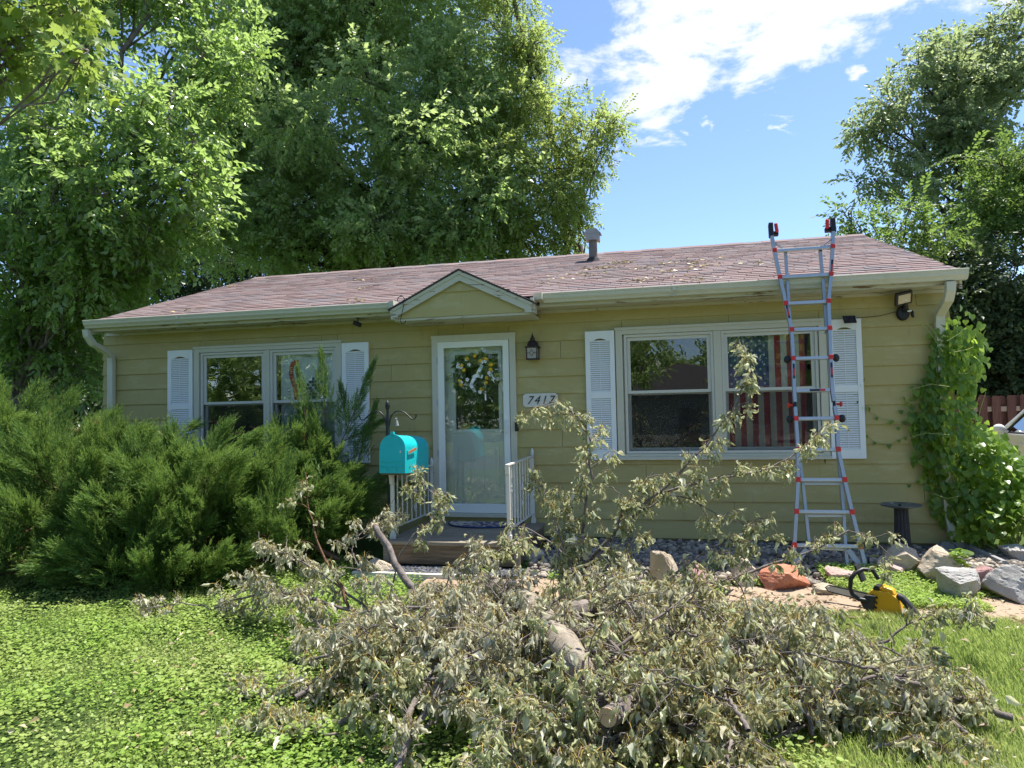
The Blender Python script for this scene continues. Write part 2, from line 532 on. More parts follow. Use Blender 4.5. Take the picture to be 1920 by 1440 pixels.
M['L_grass'] = m_leaf('grass_blade', (0.17, 0.26, 0.045), (0.29, 0.41, 0.075), (0.44, 0.52, 0.16), None, 0.5, 0.5, 0.3, None, False, ((0.30, 0.34, 0.10), (0.55, 0.53, 0.26)))
WU = (0.78, 0.77, 0.58)
WILT = {'grey green': ((0.15, 0.19, 0.09), (0.33, 0.375, 0.185), (0.58, 0.58, 0.30), WU),
        'pale silvery': ((0.28, 0.295, 0.20), (0.44, 0.43, 0.30), (0.58, 0.55, 0.40), (0.74, 0.71, 0.57)),
        'ochre tinged': ((0.17, 0.195, 0.10), (0.31, 0.31, 0.15), (0.52, 0.45, 0.19), (0.68, 0.63, 0.44))}
for k_, v_ in WILT.items():
    M['W' + k_] = m_leaf('wilted_leaf_' + k_.replace(' ', '_'), *v_, 0.34, 0.5, 0.35, (0.74, 0.72, 0.40))
    M['I' + k_] = m_leaf('wilted_leaf_single_' + k_.replace(' ', '_'), *v_, 0.34, 0.5, 0.35, (0.74, 0.72, 0.40), True)


# ------------------------------------------------------------------ mesh helpers
def np_mesh(name, V, F, mats, midx=None, smooth=False):
    """V (n,3); F list of (array (m,k)) blocks"""
    me = bpy.data.meshes.new(name)
    V = np.asarray(V, np.float32)
    blocks = F if isinstance(F, list) else [F]
    blocks = [np.asarray(b, np.int32) for b in blocks if len(b)]
    nl = sum(b.size for b in blocks)
    npoly = sum(len(b) for b in blocks)
    me.vertices.add(len(V))
    me.vertices.foreach_set('co', V.ravel())
    me.loops.add(nl)
    me.polygons.add(npoly)
    me.loops.foreach_set('vertex_index', np.concatenate([b.ravel() for b in blocks]))
    tot = np.concatenate([np.full(len(b), b.shape[1], np.int32) for b in blocks])
    st = np.concatenate([[0], np.cumsum(tot)[:-1]]).astype(np.int32)
    me.polygons.foreach_set('loop_start', st)
    for m in (mats if isinstance(mats, list) else [mats]):
        me.materials.append(m)
    if midx is not None:
        me.polygons.foreach_set('material_index', np.asarray(midx, np.int32))
    me.polygons.foreach_set('use_smooth', np.full(npoly, smooth))
    me.update(calc_edges=True)
    me.validate()
    return me


def wloc(o):
    p = Vector((0, 0, 0))
    while o is not None:
        p += o.location
        o = o.parent
    return p


def put(name, me, parent=None, loc=None, label=None, kind=None):
    o = bpy.data.objects.new(name, me)
    COL.objects.link(o)
    if parent is not None:
        o.parent = parent
    if loc is not None:
        o.location = loc
    if label:
        o['label'] = label
    if kind:
        o['kind'] = kind
    return o


def thing(name, label, cat, loc=(0, 0, 0), rot=None, group=None):
    o = bpy.data.objects.new(name, None)
    o.empty_display_size = 0.1
    COL.objects.link(o)
    o.location = loc
    if rot is not None:
        o.rotation_euler = rot
    tag(o, label, cat, group)
    return o


def tag(o, label=None, cat=None, group=None, kind=None):
    if label:
        o['label'] = label
    if cat:
        o['category'] = cat
    if group:
        o['group'] = group
    if kind:
        o['kind'] = kind
    return o


class MB:
    """collects shapes; build() links them as ONE mesh"""

    def __init__(s):
        s.v, s.f, s.mi, s.cur = [], [], [], 0

    def add(s, V, F, mi=None):
        o = len(s.v)
        s.v.extend([tuple(map(float, p)) for p in V])
        for f in F:
            s.f.append([i + o for i in f])
            s.mi.append(s.cur if mi is None else mi)
        return s

    def box(s, x0, x1, y0, y1, z0, z1, mi=None):
        V = [(x0, y0, z0), (x1, y0, z0), (x1, y1, z0), (x0, y1, z0), (x0, y0, z1), (x1, y0, z1), (x1, y1, z1), (x0, y1, z1)]
        return s.add(V, [(3, 2, 1, 0), (4, 5, 6, 7), (0, 1, 5, 4), (1, 2, 6, 5), (2, 3, 7, 6), (3, 0, 4, 7)], mi)

    def bar(s, a, b, w, h, up=(0, 0, 1), mi=None):
        """rectangular bar from a to b, width w (sideways), h (along up)"""
        a, b = Vector(a), Vector(b)
        d = (b - a).normalized()
        u = Vector(up)
        r = d.cross(u)
        if r.length < 1e-5:
            r = d.cross(Vector((1, 0, 0)))
        r.normalize()
        u = r.cross(d).normalized()
        V = []
        for p in (a, b):
            for sx, sy in ((-1, -1), (1, -1), (1, 1), (-1, 1)):
                V.append(p + r * (sx * w / 2) + u * (sy * h / 2))
        return s.add(V, [(0, 1, 2, 3), (7, 6, 5, 4), (4, 5, 1, 0), (5, 6, 2, 1), (6, 7, 3, 2), (7, 4, 0, 3)], mi)

    def tube(s, pts, rad, n=8, caps=True, mi=None):
        V, F = tube_np(np.asarray(pts, float), np.asarray(rad, float) * np.ones(len(pts)), n)
        s.add(V, F, mi)
        if caps:
            o = len(s.v) - len(V)
            s.f.append([o + i for i in range(n)][::-1])
            s.f.append([o + len(V) - n + i for i in range(n)])
            s.mi += [s.cur if mi is None else mi] * 2
        return s

    def lathe(s, prof, n=20, c=(0, 0, 0), mi=None, sc=(1, 1)):
        V = []
        for r, z in prof:
            for i in range(n):
                a = 2 * PI * i / n
                V.append((c[0] + r * sc[0] * math.cos(a), c[1] + r * sc[1] * math.sin(a), c[2] + z))
        F = []
        for k in range(len(prof) - 1):
            for i in range(n):
                j = (i + 1) % n
                F.append((k * n + i, k * n + j, (k + 1) * n + j, (k + 1) * n + i))
        F.append(tuple(range(n))[::-1])
        F.append(tuple((len(prof) - 1) * n + i for i in range(n)))
        return s.add(V, F, mi)

    def prism(s, poly, a, b, axis='y', mi=None):
        """polygon extruded along an axis; poly in the two other axes (order xz for y, yz for x, xy for z)"""
        def mk(p, t):
            return (p[0], t, p[1]) if axis == 'y' else (t, p[0], p[1]) if axis == 'x' else (p[0], p[1], t)
        n = len(poly)
        V = [mk(p, a) for p in poly] + [mk(p, b) for p in poly]
        F = [tuple(range(n)), tuple(range(2 * n - 1, n - 1, -1))]
        for i in range(n):
            j = (i + 1) % n
            F.append((i, i + n, j + n, j))
        return s.add(V, F, mi)

    def frame(s, x0, x1, z0, z1, w, y0, y1, wt=None, wb=None, mi=None):
        """picture frame in the xz plane, butted pieces"""
        wt = w if wt is None else wt
        wb = w if wb is None else wb
        s.box(x0, x0 + w, y0, y1, z0, z1, mi)
        s.box(x1 - w, x1, y0, y1, z0, z1, mi)
        s.box(x0 + w, x1 - w, y0, y1, z1 - wt, z1, mi)
        s.box(x0 + w, x1 - w, y0, y1, z0, z0 + wb, mi)
        return s

    def sphere(s, c, r, n=10, m=6, mi=None, sc=(1, 1, 1)):
        V, F = [], []
        for k in range(1, m):
            a = PI * k / m
            for i in range(n):
                b = 2 * PI * i / n
                V.append((c[0] + r * sc[0] * math.sin(a) * math.cos(b), c[1] + r * sc[1] * math.sin(a) * math.sin(b), c[2] + r * sc[2] * math.cos(a)))
        t = len(V)
        V += [(c[0], c[1], c[2] + r * sc[2]), (c[0], c[1], c[2] - r * sc[2])]
        for k in range(m - 2):
            for i in range(n):
                j = (i + 1) % n
                F.append((k * n + i, (k + 1) * n + i, (k + 1) * n + j, k * n + j))
        for i in range(n):
            j = (i + 1) % n
            F.append((t, i, j))
            F.append((t + 1, (m - 2) * n + j, (m - 2) * n + i))
        return s.add(V, F, mi)

    def mesh(s, name, mats, off=(0, 0, 0), smooth=False, bevel=0, fix=True):
        me = bpy.data.meshes.new(name)
        me.from_pydata([(v[0] - off[0], v[1] - off[1], v[2] - off[2]) for v in s.v], [], s.f)
        for m in (mats if isinstance(mats, list) else [mats]):
            me.materials.append(m)
        me.polygons.foreach_set('material_index', s.mi)
        bm = bmesh.new()
        bm.from_mesh(me)
        if fix:
            bmesh.ops.recalc_face_normals(bm, faces=bm.faces)
        if bevel:
            bmesh.ops.bevel(bm, geom=[e for e in bm.edges if len(e.link_faces) == 2 and e.calc_face_angle(0) > 0.6], offset=bevel, segments=2, affect='EDGES', profile=0.6, clamp_overlap=True)
        bm.to_mesh(me)
        bm.free()
        if smooth:
            me.polygons.foreach_set('use_smooth', [True] * len(me.polygons))
            try:
                me.set_sharp_from_angle(angle=R_(40))
            except Exception:
                pass
        me.update()
        return me

    def build(s, name, mats, parent=None, smooth=False, bevel=0, label=None, kind=None, local=False, fix=True):
        off = (0, 0, 0) if (parent is None or local) else wloc(parent)
        return put(name, s.mesh(name, mats, off, smooth, bevel, fix), parent, None, label, kind)


def tube_np(P, rad, n=6):
    P = np.asarray(P, float)
    T = np.gradient(P, axis=0)
    T /= np.linalg.norm(T, axis=1)[:, None] + 1e-9
    ref = np.array([0, 0, 1.0]) if abs(T[0][2]) < 0.9 else np.array([1.0, 0, 0])
    N = np.cross(T[0], ref)
    N /= np.linalg.norm(N)
    V = []
    for i in range(len(P)):
        N = N - T[i] * (N @ T[i])
        N /= np.linalg.norm(N) + 1e-9
        B = np.cross(T[i], N)
        a = np.arange(n) * 2 * PI / n
        V.append(P[i] + rad[i] * (np.cos(a)[:, None] * N + np.sin(a)[:, None] * B))
    V = np.concatenate(V)
    F = []
    for k in range(len(P) - 1):
        for i in range(n):
            j = (i + 1) % n
            F.append((k * n + i, k * n + j, (k + 1) * n + j, (k + 1) * n + i))
    return V, np.array(F)


class Tubes:
    """many tubes into one vertex/face pair"""

    def __init__(s):
        s.V, s.F, s.o = [], [], 0

    def add(s, P, r, n=5):
        V, F = tube_np(P, np.asarray(r, float) * np.ones(len(P)), n)
        s.V.append(V)
        s.F.append(F + s.o)
        s.o += len(V)

    def mesh(s, name, mat, off):
        V = np.concatenate(s.V) - np.asarray(off)
        return np_mesh(name, V, np.concatenate(s.F), mat, None, True)


def frames(D, rng, up=None, roll=None):
    """rotation matrices (N,3,3): column 0 = D, column 2 as near to up as roll allows"""
    D = D / (np.linalg.norm(D, axis=1)[:, None] + 1e-9)
    N = len(D)
    if up is None:
        up = rng.normal(size=(N, 3))
    up = np.broadcast_to(up, (N, 3)) + rng.normal(size=(N, 3)) * (0.02 if roll is None else roll)
    Y = np.cross(up, D)
    Y /= np.linalg.norm(Y, axis=1)[:, None] + 1e-9
    Z = np.cross(D, Y)
    return np.stack([D, Y, Z], axis=2)


def instance(TV, TF, pos, Rm, sc):
    """TV (n,3), TF (m,k) -> merged arrays"""
    sc = np.asarray(sc)
    if sc.ndim == 1:
        sc = sc[:, None]
    V = np.einsum('nij,nvj->nvi', Rm, TV[None] * sc[:, None, :]) + pos[:, None, :]
    n = len(TV)
    F = TF[None] + (np.arange(len(pos)) * n)[:, None, None]
    return V.reshape(-1, 3), F.reshape(-1, TF.shape[1])


LEAF_V = np.array([(0, 0, 0), (0.4, 0.28, 0.05), (1, 0, -0.08), (0.4, -0.28, 0.05)])
LEAF_F = np.array([(0, 2, 1), (0, 3, 2)])


def spray_template(seed, n=13, L=0.42, leaf=0.1, droop=0.25, spread=0.9):
    rng = np.random.default_rng(seed)
    t = np.linspace(0.12, 1.0, n)
    side = np.where(np.arange(n) % 2 == 0, 1, -1)
    pos = np.stack([t * L, side * 0.01, -droop * L * t ** 2], 1)
    D = np.stack([np.ones(n) * 0.55, side * spread * (1 - 0.5 * t), -0.25 - rng.random(n) * 0.5], 1) + rng.normal(size=(n, 3)) * 0.25
    Rm = frames(D, rng, np.array([0, 0, 1.0]), 0.45)
    return instance(LEAF_V, LEAF_F, pos, Rm, leaf * rng.uniform(0.7, 1.15, n))


def tri_star_leaf():
    """five-lobed maple leaf, two sides bent along the midrib"""
    a = [(0, 0), (0.05, 0.22), (0.3, 0.42), (0.32, 0.22), (0.62, 0.36), (0.55, 0.14), (1, 0)]
    V = [(x, y, 0.08 * y) for x, y in a] + [(x, -y, 0.08 * y) for x, y in a[1:-1]] + [(0.3, 0, -0.03)]
    n = len(a)
    ring = list(range(n)) + list(range(n, n + n - 2))[::-1]
    c = len(V) - 1
    F = [(ring[i], c, ring[(i + 1) % len(ring)]) for i in range(len(ring))]
    return np.array(V), np.array(F)

# ================================================================== SETTING
def ground_sheet():
    xs = np.unique(np.concatenate([np.linspace(-90, -14, 20), np.linspace(-14, 12, 66), np.linspace(12, 90, 20)]))
    ys = np.unique(np.concatenate([np.linspace(-60, -27, 10), [-26.0, -25.9, -16.1, -16.0], np.linspace(-15.5, -6, 16), np.linspace(-6, 1, 48), np.linspace(1, 120, 26)]))
    X, Y = np.meshgrid(xs, ys)
    near = (np.abs(X + 2) < 9) & (Y > -7) & (Y < -2.45)
    Z = gz(X, Y) + np.where(near, 0.015 * np.sin(X * 3.1 + Y * 1.7) + 0.012 * np.sin(X * 1.3 - Y * 4.1), 0)
    V = np.stack([X, Y, Z], -1).reshape(-1, 3)
    nx, ny = len(xs), len(ys)
    i = np.arange(ny - 1)[:, None] * nx + np.arange(nx - 1)[None]
    F = np.stack([i, i + 1, i + nx + 1, i + nx], -1).reshape(-1, 4)
    o = put('ground', np_mesh('ground', V, F, M['soil'], None, True), None, None, 'green lawn around the house', 'structure')
    return o


ground_sheet()
mb = MB()
xs = np.linspace(-2.35, 3.95, 6)
for a, b in zip(xs[:-1], xs[1:]):
    mb.add([(a, -2.36, -0.148), (b - 0.004, -2.36, -0.148), (b - 0.004, -1.6, -0.118), (a, -1.6, -0.118), (a, -2.36, -0.3), (b - 0.004, -2.36, -0.3), (b - 0.004, -1.6, -0.3), (a, -1.6, -0.3)],
           [(0, 1, 2, 3), (4, 5, 1, 0), (6, 7, 3, 2), (5, 6, 2, 1), (7, 4, 0, 3)])
mb.build('sidewalk', M['walk'], None, kind='structure', label='tan concrete path in front of the house')
mb = MB()
mb.box(4.0, 7.6, -15.9, 11.5, -0.7, -0.03)
mb.build('driveway', M['drive'], None, kind='structure', label='concrete driveway on the right of the house')
mb = MB()
mb.box(-90, 90, -25.8, -16.2, -0.9, -0.56)
mb.build('road', M['road'], None, kind='structure', label='street in front of the house')

# ================================================================== HOUSE
E_ = 0.203
WX0, WX1 = -7.57, 2.69
WALL_TOP = 2.60
BACK_Y = 6.6
OPEN = [(-2.80, -1.93, 0.20, 2.30), (-0.62, 1.46, 0.93, 2.275), (-6.08, -4.12, 0.93, 2.285)]
house = thing('house', 'low olive yellow bungalow with a red shingle gable roof and white shutters', 'house', (-2.44, 0, 0))


def intervals(x0, x1, z0, z1, extra=()):
    """rectangles of the wall strip z0..z1 left over around the openings"""
    bx = sorted({x0, x1} | {v for o in OPEN for v in o[:2] if x0 < v < x1 and o[2] < z1 and o[3] > z0} | {e for e in extra if x0 < e < x1})
    out = []
    for a, b in zip(bx[:-1], bx[1:]):
        m = (a + b) / 2
        segs = [(z0, z1)]
        for o in OPEN:
            if o[0] < m < o[1]:
                ns = []
                for s0, s1 in segs:
                    if o[2] > s0 and min(o[2], s1) - s0 > 0.004:
                        ns.append((s0, min(o[2], s1)))
                    if o[3] < s1 and s1 - max(o[3], s0) > 0.004:
                        ns.append((max(o[3], s0), s1))
                    if o[2] >= s1 or o[3] <= s0:
                        ns.append((s0, s1))
                segs = list(dict.fromkeys(ns))
        for s0, s1 in segs:
            out.append((a, b, s0, s1))
    # join neighbours with the same heights
    out.sort(key=lambda r: (r[2], r[3], r[0]))
    res = []
    for r in out:
        if res and res[-1][1] == r[0] and res[-1][2:] == r[2:] and r[0] not in extra:
            res[-1] = (res[-1][0], r[1], r[2], r[3])
        else:
            res.append(r)
    return res


# walls (one part), with real openings
mb = MB()
zc = sorted({-0.02, WALL_TOP} | {o[2] for o in OPEN} | {o[3] for o in OPEN})
for a, b in zip(zc[:-1], zc[1:]):
    for r in intervals(WX0 + 0.02, WX1 - 0.02, a, b):
        mb.box(r[0], r[1], 0.0, 0.11, r[2], r[3])
mb.box(WX0 + 0.02, WX0 + 0.13, 0.115, BACK_Y, -0.02, 2.62)
mb.box(WX1 - 0.13, WX1 - 0.02, 0.115, BACK_Y, -0.02, 2.62)
mb.box(WX0 + 0.135, WX1 - 0.135, BACK_Y - 0.11, BACK_Y, -0.02, 2.62)
mb.build('wall', M['wallcore'], house)
mb = MB()
mb.box(WX0 + 0.135, WX1 - 0.135, 0.115, BACK_Y - 0.115, 0.02, 0.12)
mb.box(WX0 + 0.135, WX1 - 0.135, 0.115, BACK_Y - 0.115, 2.50, 2.56)
mb.box(WX0 + 0.135, WX1 - 0.135, 2.6, 2.7, 0.125, 2.495)
mb.box(-3.5, -3.4, 0.12, 2.595, 0.125, 2.495)
mb.build('interior', M['inner'], house)
mb = MB()
mb.box(WX0 + 0.04, WX1 - 0.04, 0.012, BACK_Y, -0.45, -0.022)
mb.build('foundation', M['found'], house)

# siding boards, course by course, each board its own piece
rb = random.Random(5)
nb = 0
for k in range(13):
    z0 = k * E_
    z1 = min(z0 + E_ + 0.018, WALL_TOP)
    joints = [(-6.2 + 4.88 * j + ((k * 7) % 5) * 0.93) for j in range(3)]
    for a, b, s0, s1 in intervals(WX0, WX1, z0, z1, tuple(joints)):
        if b - a < 0.03 or s1 - s0 < 0.012:
            continue
        f0 = 0.026 - 0.02 * (s0 - z0) / (E_ + 0.018)
        f1 = 0.026 - 0.02 * (s1 - z0) / (E_ + 0.018)
        m = MB()
        g = 0.0022
        j = rb.uniform(-0.0012, 0.0012)
        dz = rb.uniform(-0.0015, 0.0015) if s0 == z0 else 0
        m.add([(a + g, -f0 + j, s0 + dz), (b - g, -f0 + j, s0 + dz), (b - g, -0.0015, s0 + dz), (a + g, -0.0015, s0 + dz), (a + g, -f1 + j, s1), (b - g, -f1 + j, s1), (b - g, -0.0015, s1), (a + g, -0.0015, s1)],
              [(3, 2, 1, 0), (4, 5, 6, 7), (0, 1, 5, 4), (1, 2, 6, 5), (2, 3, 7, 6), (3, 0, 4, 7)])
        m.build('siding_board', M['siding'], house)
        nb += 1
# end laps of the side walls' boards showing past the corners
for k in range(12):
    for sx, x in ((-1, WX0), (1, WX1)):
        m = MB()
        m.prism([(x + sx * 0.002, k * E_ + 0.002), (x + sx * 0.034, k * E_ + 0.002), (x + sx * 0.010, k * E_ + E_ + 0.012), (x + sx * 0.002, k * E_ + E_ + 0.012)], 0.0, BACK_Y, 'y')
        m.build('siding_board', M['siding'], house)

# ---- roof
RS = 0.337
EY, EZ = -0.40, 2.70
RIDGE_Y = 3.30
RIDGE_Z = EZ + RS * (RIDGE_Y - EY)
RX0, RX1 = -7.42, 2.70
SL = math.sqrt(1 + RS * RS)
mb = MB()
mb.prism([(EY, EZ - 0.012), (RIDGE_Y, RIDGE_Z - 0.012), (2 * RIDGE_Y - EY, EZ - 0.012), (2 * RIDGE_Y - EY, EZ - 0.06), (RIDGE_Y, RIDGE_Z - 0.06), (EY, EZ - 0.06)], RX0, RX1, 'x')
roof = mb.build('roof', M['felt'], house)
# gable end walls under the roof
mb = MB()
for x in (WX0 + 0.02, WX1 - 0.13):
    mb.prism([(0.0, 2.625), (0.0, EZ - 0.07 + RS * 0.3), (RIDGE_Y, RIDGE_Z - 0.07), (BACK_Y, EZ - 0.07 + RS * 0.3), (BACK_Y, 2.625)], max(x, RX0 + 0.02), x + 0.11, 'x')
mb.build('gable_wall', M['wallcore'], house)
# rake boards
mb = MB()
for x0, x1 in ((RX0, RX0 + 0.024), (RX1 - 0.024, RX1)):
    for sgn in (0, 1):
        ya, yb = (EY, RIDGE_Y) if sgn == 0 else (2 * RIDGE_Y - EY, RIDGE_Y)
        mb.prism([(ya, EZ - 0.062), (yb, RIDGE_Z - 0.062), (yb, RIDGE_Z - 0.19), (ya, EZ - 0.17)], x0, x1, 'x')
mb.build('rake_board', M['fascia'], house)

# shingles: tabs in courses on the front slope
EXP, TAB = 0.132, 0.3
tabm = []
for v in range(4):
    w = TAB - 0.007
    m = MB()
    up = EXP + 0.03
    th = 0.007 + 0.0015 * v
    dz = (0, 0.002, -0.002, 0.001)[v]
    m.add([(-w / 2, 0, 0.002), (w / 2, 0, 0.002), (w / 2, up, 0.001), (-w / 2, up, 0.001),
           (-w / 2, dz, th + 0.003), (w / 2, -dz, th + 0.003), (w / 2, up, 0.004), (-w / 2, up, 0.004)],
          [(3, 2, 1, 0), (4, 5, 6, 7), (0, 1, 5, 4), (1, 2, 6, 5), (2, 3, 7, 6), (3, 0, 4, 7)])
    tabm.append(m.mesh('shingle', M['shingle']))
ncourse = int((RIDGE_Y - EY) * SL / EXP)
ang = math.atan(RS)
Rt = np.array([[1, 0, 0], [0, math.cos(ang), -math.sin(ang)], [0, math.sin(ang), math.cos(ang)]])
# small gable over the door: planes used to keep the main shingles out of it
GX, GHW, GY, GZA, GZT = -2.345, 0.81, -0.60, 2.995, 2.60
GS = (GZA - GZT) / GHW
tabs = []
for c in range(ncourse):
    s = c * EXP - 0.03
    y, z = EY + s / SL, EZ + s / SL * RS
    off = (c % 2) * TAB / 2 + (c % 5) * 0.021
    x = RX0 - 0.01 + off - TAB
    while x < RX1 + 0.02:
        xa, xb = max(x, RX0 - 0.012), min(x + TAB, RX1 + 0.012)
        if xb - xa > 0.05:
            xm = (xa + xb) / 2
            gzz = GZA - GS * abs(xm - GX)
            if not (abs(xm - GX) < GHW + 0.02 and z < gzz - 0.005):
                tabs.append((xm, y, z, (xb - xa) / TAB))
        x += TAB
tabs = np.array(tabs)
dist = np.linalg.norm(tabs[:, :3] - CAM_P, axis=1)
gap = np.abs((tabs[:, :3] - CAM_P) @ np.array([0, -math.sin(ang), math.cos(ang)])) / dist ** 3
order = np.argsort(-gap)
big, rest = order[:300], order[300:]
base = Vector(wloc(roof))
rq = Euler((ang, 0, 0))
for i in big:
    o = put('shingle', tabm[rb.randrange(4)], roof, Vector(tabs[i][:3]) - base)
    o.rotation_euler = Euler((ang, 0, rb.uniform(-0.004, 0.004)))
    o.scale = (tabs[i][3], 1, 1)
Vs, Fs, oo = [], [], 0
tv = [np.array([v.co[:] for v in m.vertices]) for m in tabm]
tf = np.array([p.vertices[:] for p in tabm[0].polygons])
for i in rest:
    v = tv[rb.randrange(4)] * np.array([tabs[i][3], 1, 1])
    v = v @ Rt.T + tabs[i][:3] - np.array(base)
    Vs.append(v)
    Fs.append(tf + oo)
    oo += 8
put('shingle_field', np_mesh('shingle_field', np.concatenate(Vs), np.concatenate(Fs), M['shingle']), roof, kind='stuff')
for i in range(34):
    m = MB()
    x = RX0 + i * 0.3
    xe = min(x + 0.33, RX1 + 0.012)
    h = 0.004 * (i % 2)
    m.prism([(RIDGE_Y - 0.15, RIDGE_Z - 0.15 * RS + 0.012 + h), (RIDGE_Y, RIDGE_Z + 0.022 + h), (RIDGE_Y + 0.15, RIDGE_Z - 0.15 * RS + 0.012 + h), (RIDGE_Y + 0.15, RIDGE_Z - 0.15 * RS + 0.002 + h), (RIDGE_Y, RIDGE_Z + 0.01 + h), (RIDGE_Y - 0.15, RIDGE_Z - 0.15 * RS + 0.002 + h)], x, xe, 'x')
    m.build('ridge_cap', M['shingle'], roof)

# fascia, soffit, frieze, gutters
GL = GX - GHW - 0.05
GR = GX + GHW + 0.05
mb = MB()
for a, b in ((RX0, GL), (GR, RX1)):
    mb.box(a, b, EY + 0.012, EY + 0.034, 2.575, EZ - 0.064)
mb.build('fascia', M['fascia'], house)
mb = MB()
mb.box(RX0 + 0.02, RX1 - 0.02, EY + 0.036, -0.032, 2.588, 2.602)
mb.build('soffit', M['fascia'], house)
mb = MB()
mb.box(WX0 + 0.05, WX1 - 0.02, -0.031, -0.027 + 0.025, 2.555, 2.586)
mb.build('frieze_board', M['fascia'], house)


def gutter(x0, x1):
    pr = [(-0.385, 2.708), (-0.497, 2.708), (-0.497, 2.690), (-0.490, 2.682), (-0.486, 2.655), (-0.462, 2.630), (-0.452, 2.610), (-0.385, 2.610)]
    m = MB()
    pr = [(y - 0.008, z) for y, z in pr]
    n = len(pr)
    for x in (x0, x1):
        m.add([(x, y, z) for y, z in pr], [])
    m.f = []
    m.mi = []
    for i in range(1, n):
        j = (i + 1) % n
        if i == n - 1:
            j = 0
        m.f.append([i, j, n + j, n + i])
        m.mi.append(0)
    m.f += [list(range(n)), list(range(2 * n - 1, n - 1, -1))]
    m.mi += [0, 0]
    # rolled lip
    m.tube([(x0, -0.505, 2.706), (x1, -0.505, 2.706)], 0.006, 6)
    for k in range(int((x1 - x0) / 3) + 1):
        xx = x0 + 1.4 + 3 * k
        if xx < x1 - 0.1:
            m.box(xx - 0.02, xx + 0.02, -0.5075, -0.388, 2.601, 2.6095)
            m.box(xx - 0.02, xx + 0.02, -0.5095, -0.5055, 2.66, 2.70)
    return m.build('gutter', M['gutter'], house, fix=False)


gutter(RX0 - 0.02, GL - 0.03)
gutter(GR + 0.06, RX1 + 0.03)
for x0, x1, tz in ((GL - 0.03, GL + 0.06, 0.05), (GR - 0.05, GR + 0.06, 0.02)):
    m = MB()
    m.add([(x0, -0.49, 2.64), (x1, -0.56, 2.62 + tz), (x1, -0.41, 2.62), (x0, -0.40, 2.63), (x0, -0.50, 2.715), (x1, -0.57, 2.70 + tz * 0.4), (x1, -0.42, 2.72), (x0, -0.40, 2.715)],
          [(3, 2, 1, 0), (0, 1, 5, 4), (1, 2, 6, 5), (2, 3, 7, 6), (3, 0, 4, 7)])
    m.build('gutter_end', M['gutter'], house)

# ---- small gable over the door
mb = MB()
yb = EY + (GZA - EZ) / RS + 0.1
for s in (-1, 1):
    xt = GX + s * (GHW + 0.03)
    zt = GZA - GS * (GHW + 0.03)
    for y0, y1 in ((GY - 0.02, yb),):
        mb.add([(GX, y0, GZA + 0.018), (GX, y1, GZA + 0.018), (xt, y1, zt + 0.018), (xt, y0, zt + 0.018), (GX, y0, GZA + 0.006), (GX, y1, GZA + 0.006), (xt, y1, zt + 0.006), (xt, y0, zt + 0.006)],
               [(0, 1, 2, 3), (7, 6, 5, 4), (0, 3, 7, 4), (3, 2, 6, 7), (1, 5, 6, 2)])
gr = mb.build('gable_roof', M['felt'], house)
for s in (-1, 1):
    for k in range(8):
        ya = GY - 0.025 + k * 0.132
        for j in range(3):
            a0, a1 = j * 0.302 + 0.004 * k, min(j * 0.302 + 0.298 + 0.004 * k, 0.845)
            m = MB()
            V = []
            for (q, yy, h) in ((a0, ya, 0.021), (a1, ya, 0.021), (a1, ya + 0.128, 0.018), (a0, ya + 0.128, 0.018)):
                V.append((GX + s * q, yy, GZA - GS * q + h + 0.006))
                V.append((GX + s * q, yy, GZA - GS * q + h - 0.003))
            m.add(V, [(0, 2, 4, 6), (7, 5, 3, 1), (0, 1, 3, 2), (2, 3, 5, 4), (4, 5, 7, 6), (6, 7, 1, 0)])
            m.build('shingle', M['shingle'], gr)
mb = MB()
for s in (-1, 1):
    xt = GX + s * GHW
    P = [(GX, GZA), (xt, GZT), (xt, GZT - 0.105), (xt - s * 0.075, GZT - 0.105), (xt - s * 0.075, GZT - 0.078 + GS * 0.075 * 0.2), (GX, GZA - 0.105)]
    mb.prism(P, GY, GY + 0.022, 'y')
    Q = [(GX, GZA + 0.004), (xt + s * 0.012, GZT + 0.004 - GS * 0.012), (xt + s * 0.012, GZT - 0.034), (GX, GZA - 0.034)]
    mb.prism(Q, GY - 0.012, GY - 0.002, 'y')
mb.build('gable_rake', M['fascia'], house)
for z0, z1, j in ((2.505, 2.775, 0), (2.775, 2.96, 1)):
    m = MB()
    def hw(z):
        return (GZA - 0.03 - z) / GS
    f0, f1 = (0.0, 0.016) if j == 0 else (0.0, 0.016)
    a, b = min(hw(z0), GHW - 0.03), min(hw(z1), GHW - 0.03)
    pts = [(GX - a, GY + 0.034, z0), (GX + a, GY + 0.034, z0)]
    zc_ = GZA - 0.03 - GS * (GHW - 0.03)
    if zc_ > z0:
        pts = [(GX - GHW + 0.03, GY + 0.034, z0), (GX + GHW - 0.03, GY + 0.034, z0), (GX + GHW - 0.03, GY + 0.040, zc_)]
        pts += [(GX + b, GY + 0.052, z1), (GX - b, GY + 0.052, z1), (GX - GHW + 0.03, GY + 0.040, zc_)]
    else:
        pts += [(GX + b, GY + 0.052, z1), (GX - b, GY + 0.052, z1)]
    n = len(pts)
    m.add(pts + [(p[0], GY + 0.08, p[2]) for p in pts], [tuple(range(n)), tuple(range(2 * n - 1, n - 1, -1))] + [(i, i + n, (i + 1) % n + n, (i + 1) % n) for i in range(n)])
    m.build('gable_board', M['siding'], house)
mb = MB()
mb.box(GX - GHW + 0.02, GX + GHW - 0.02, GY + 0.045, -0.034, 2.478, 2.503)
mb.box(GX - GHW - 0.02, GX - GHW + 0.018, GY + 0.03, EY + 0.01, 2.50, 2.66)
mb.box(GX + GHW - 0.018, GX + GHW + 0.02, GY + 0.03, EY + 0.01, 2.50, 2.66)
mb.build('gable_soffit', M['fascia'], house)

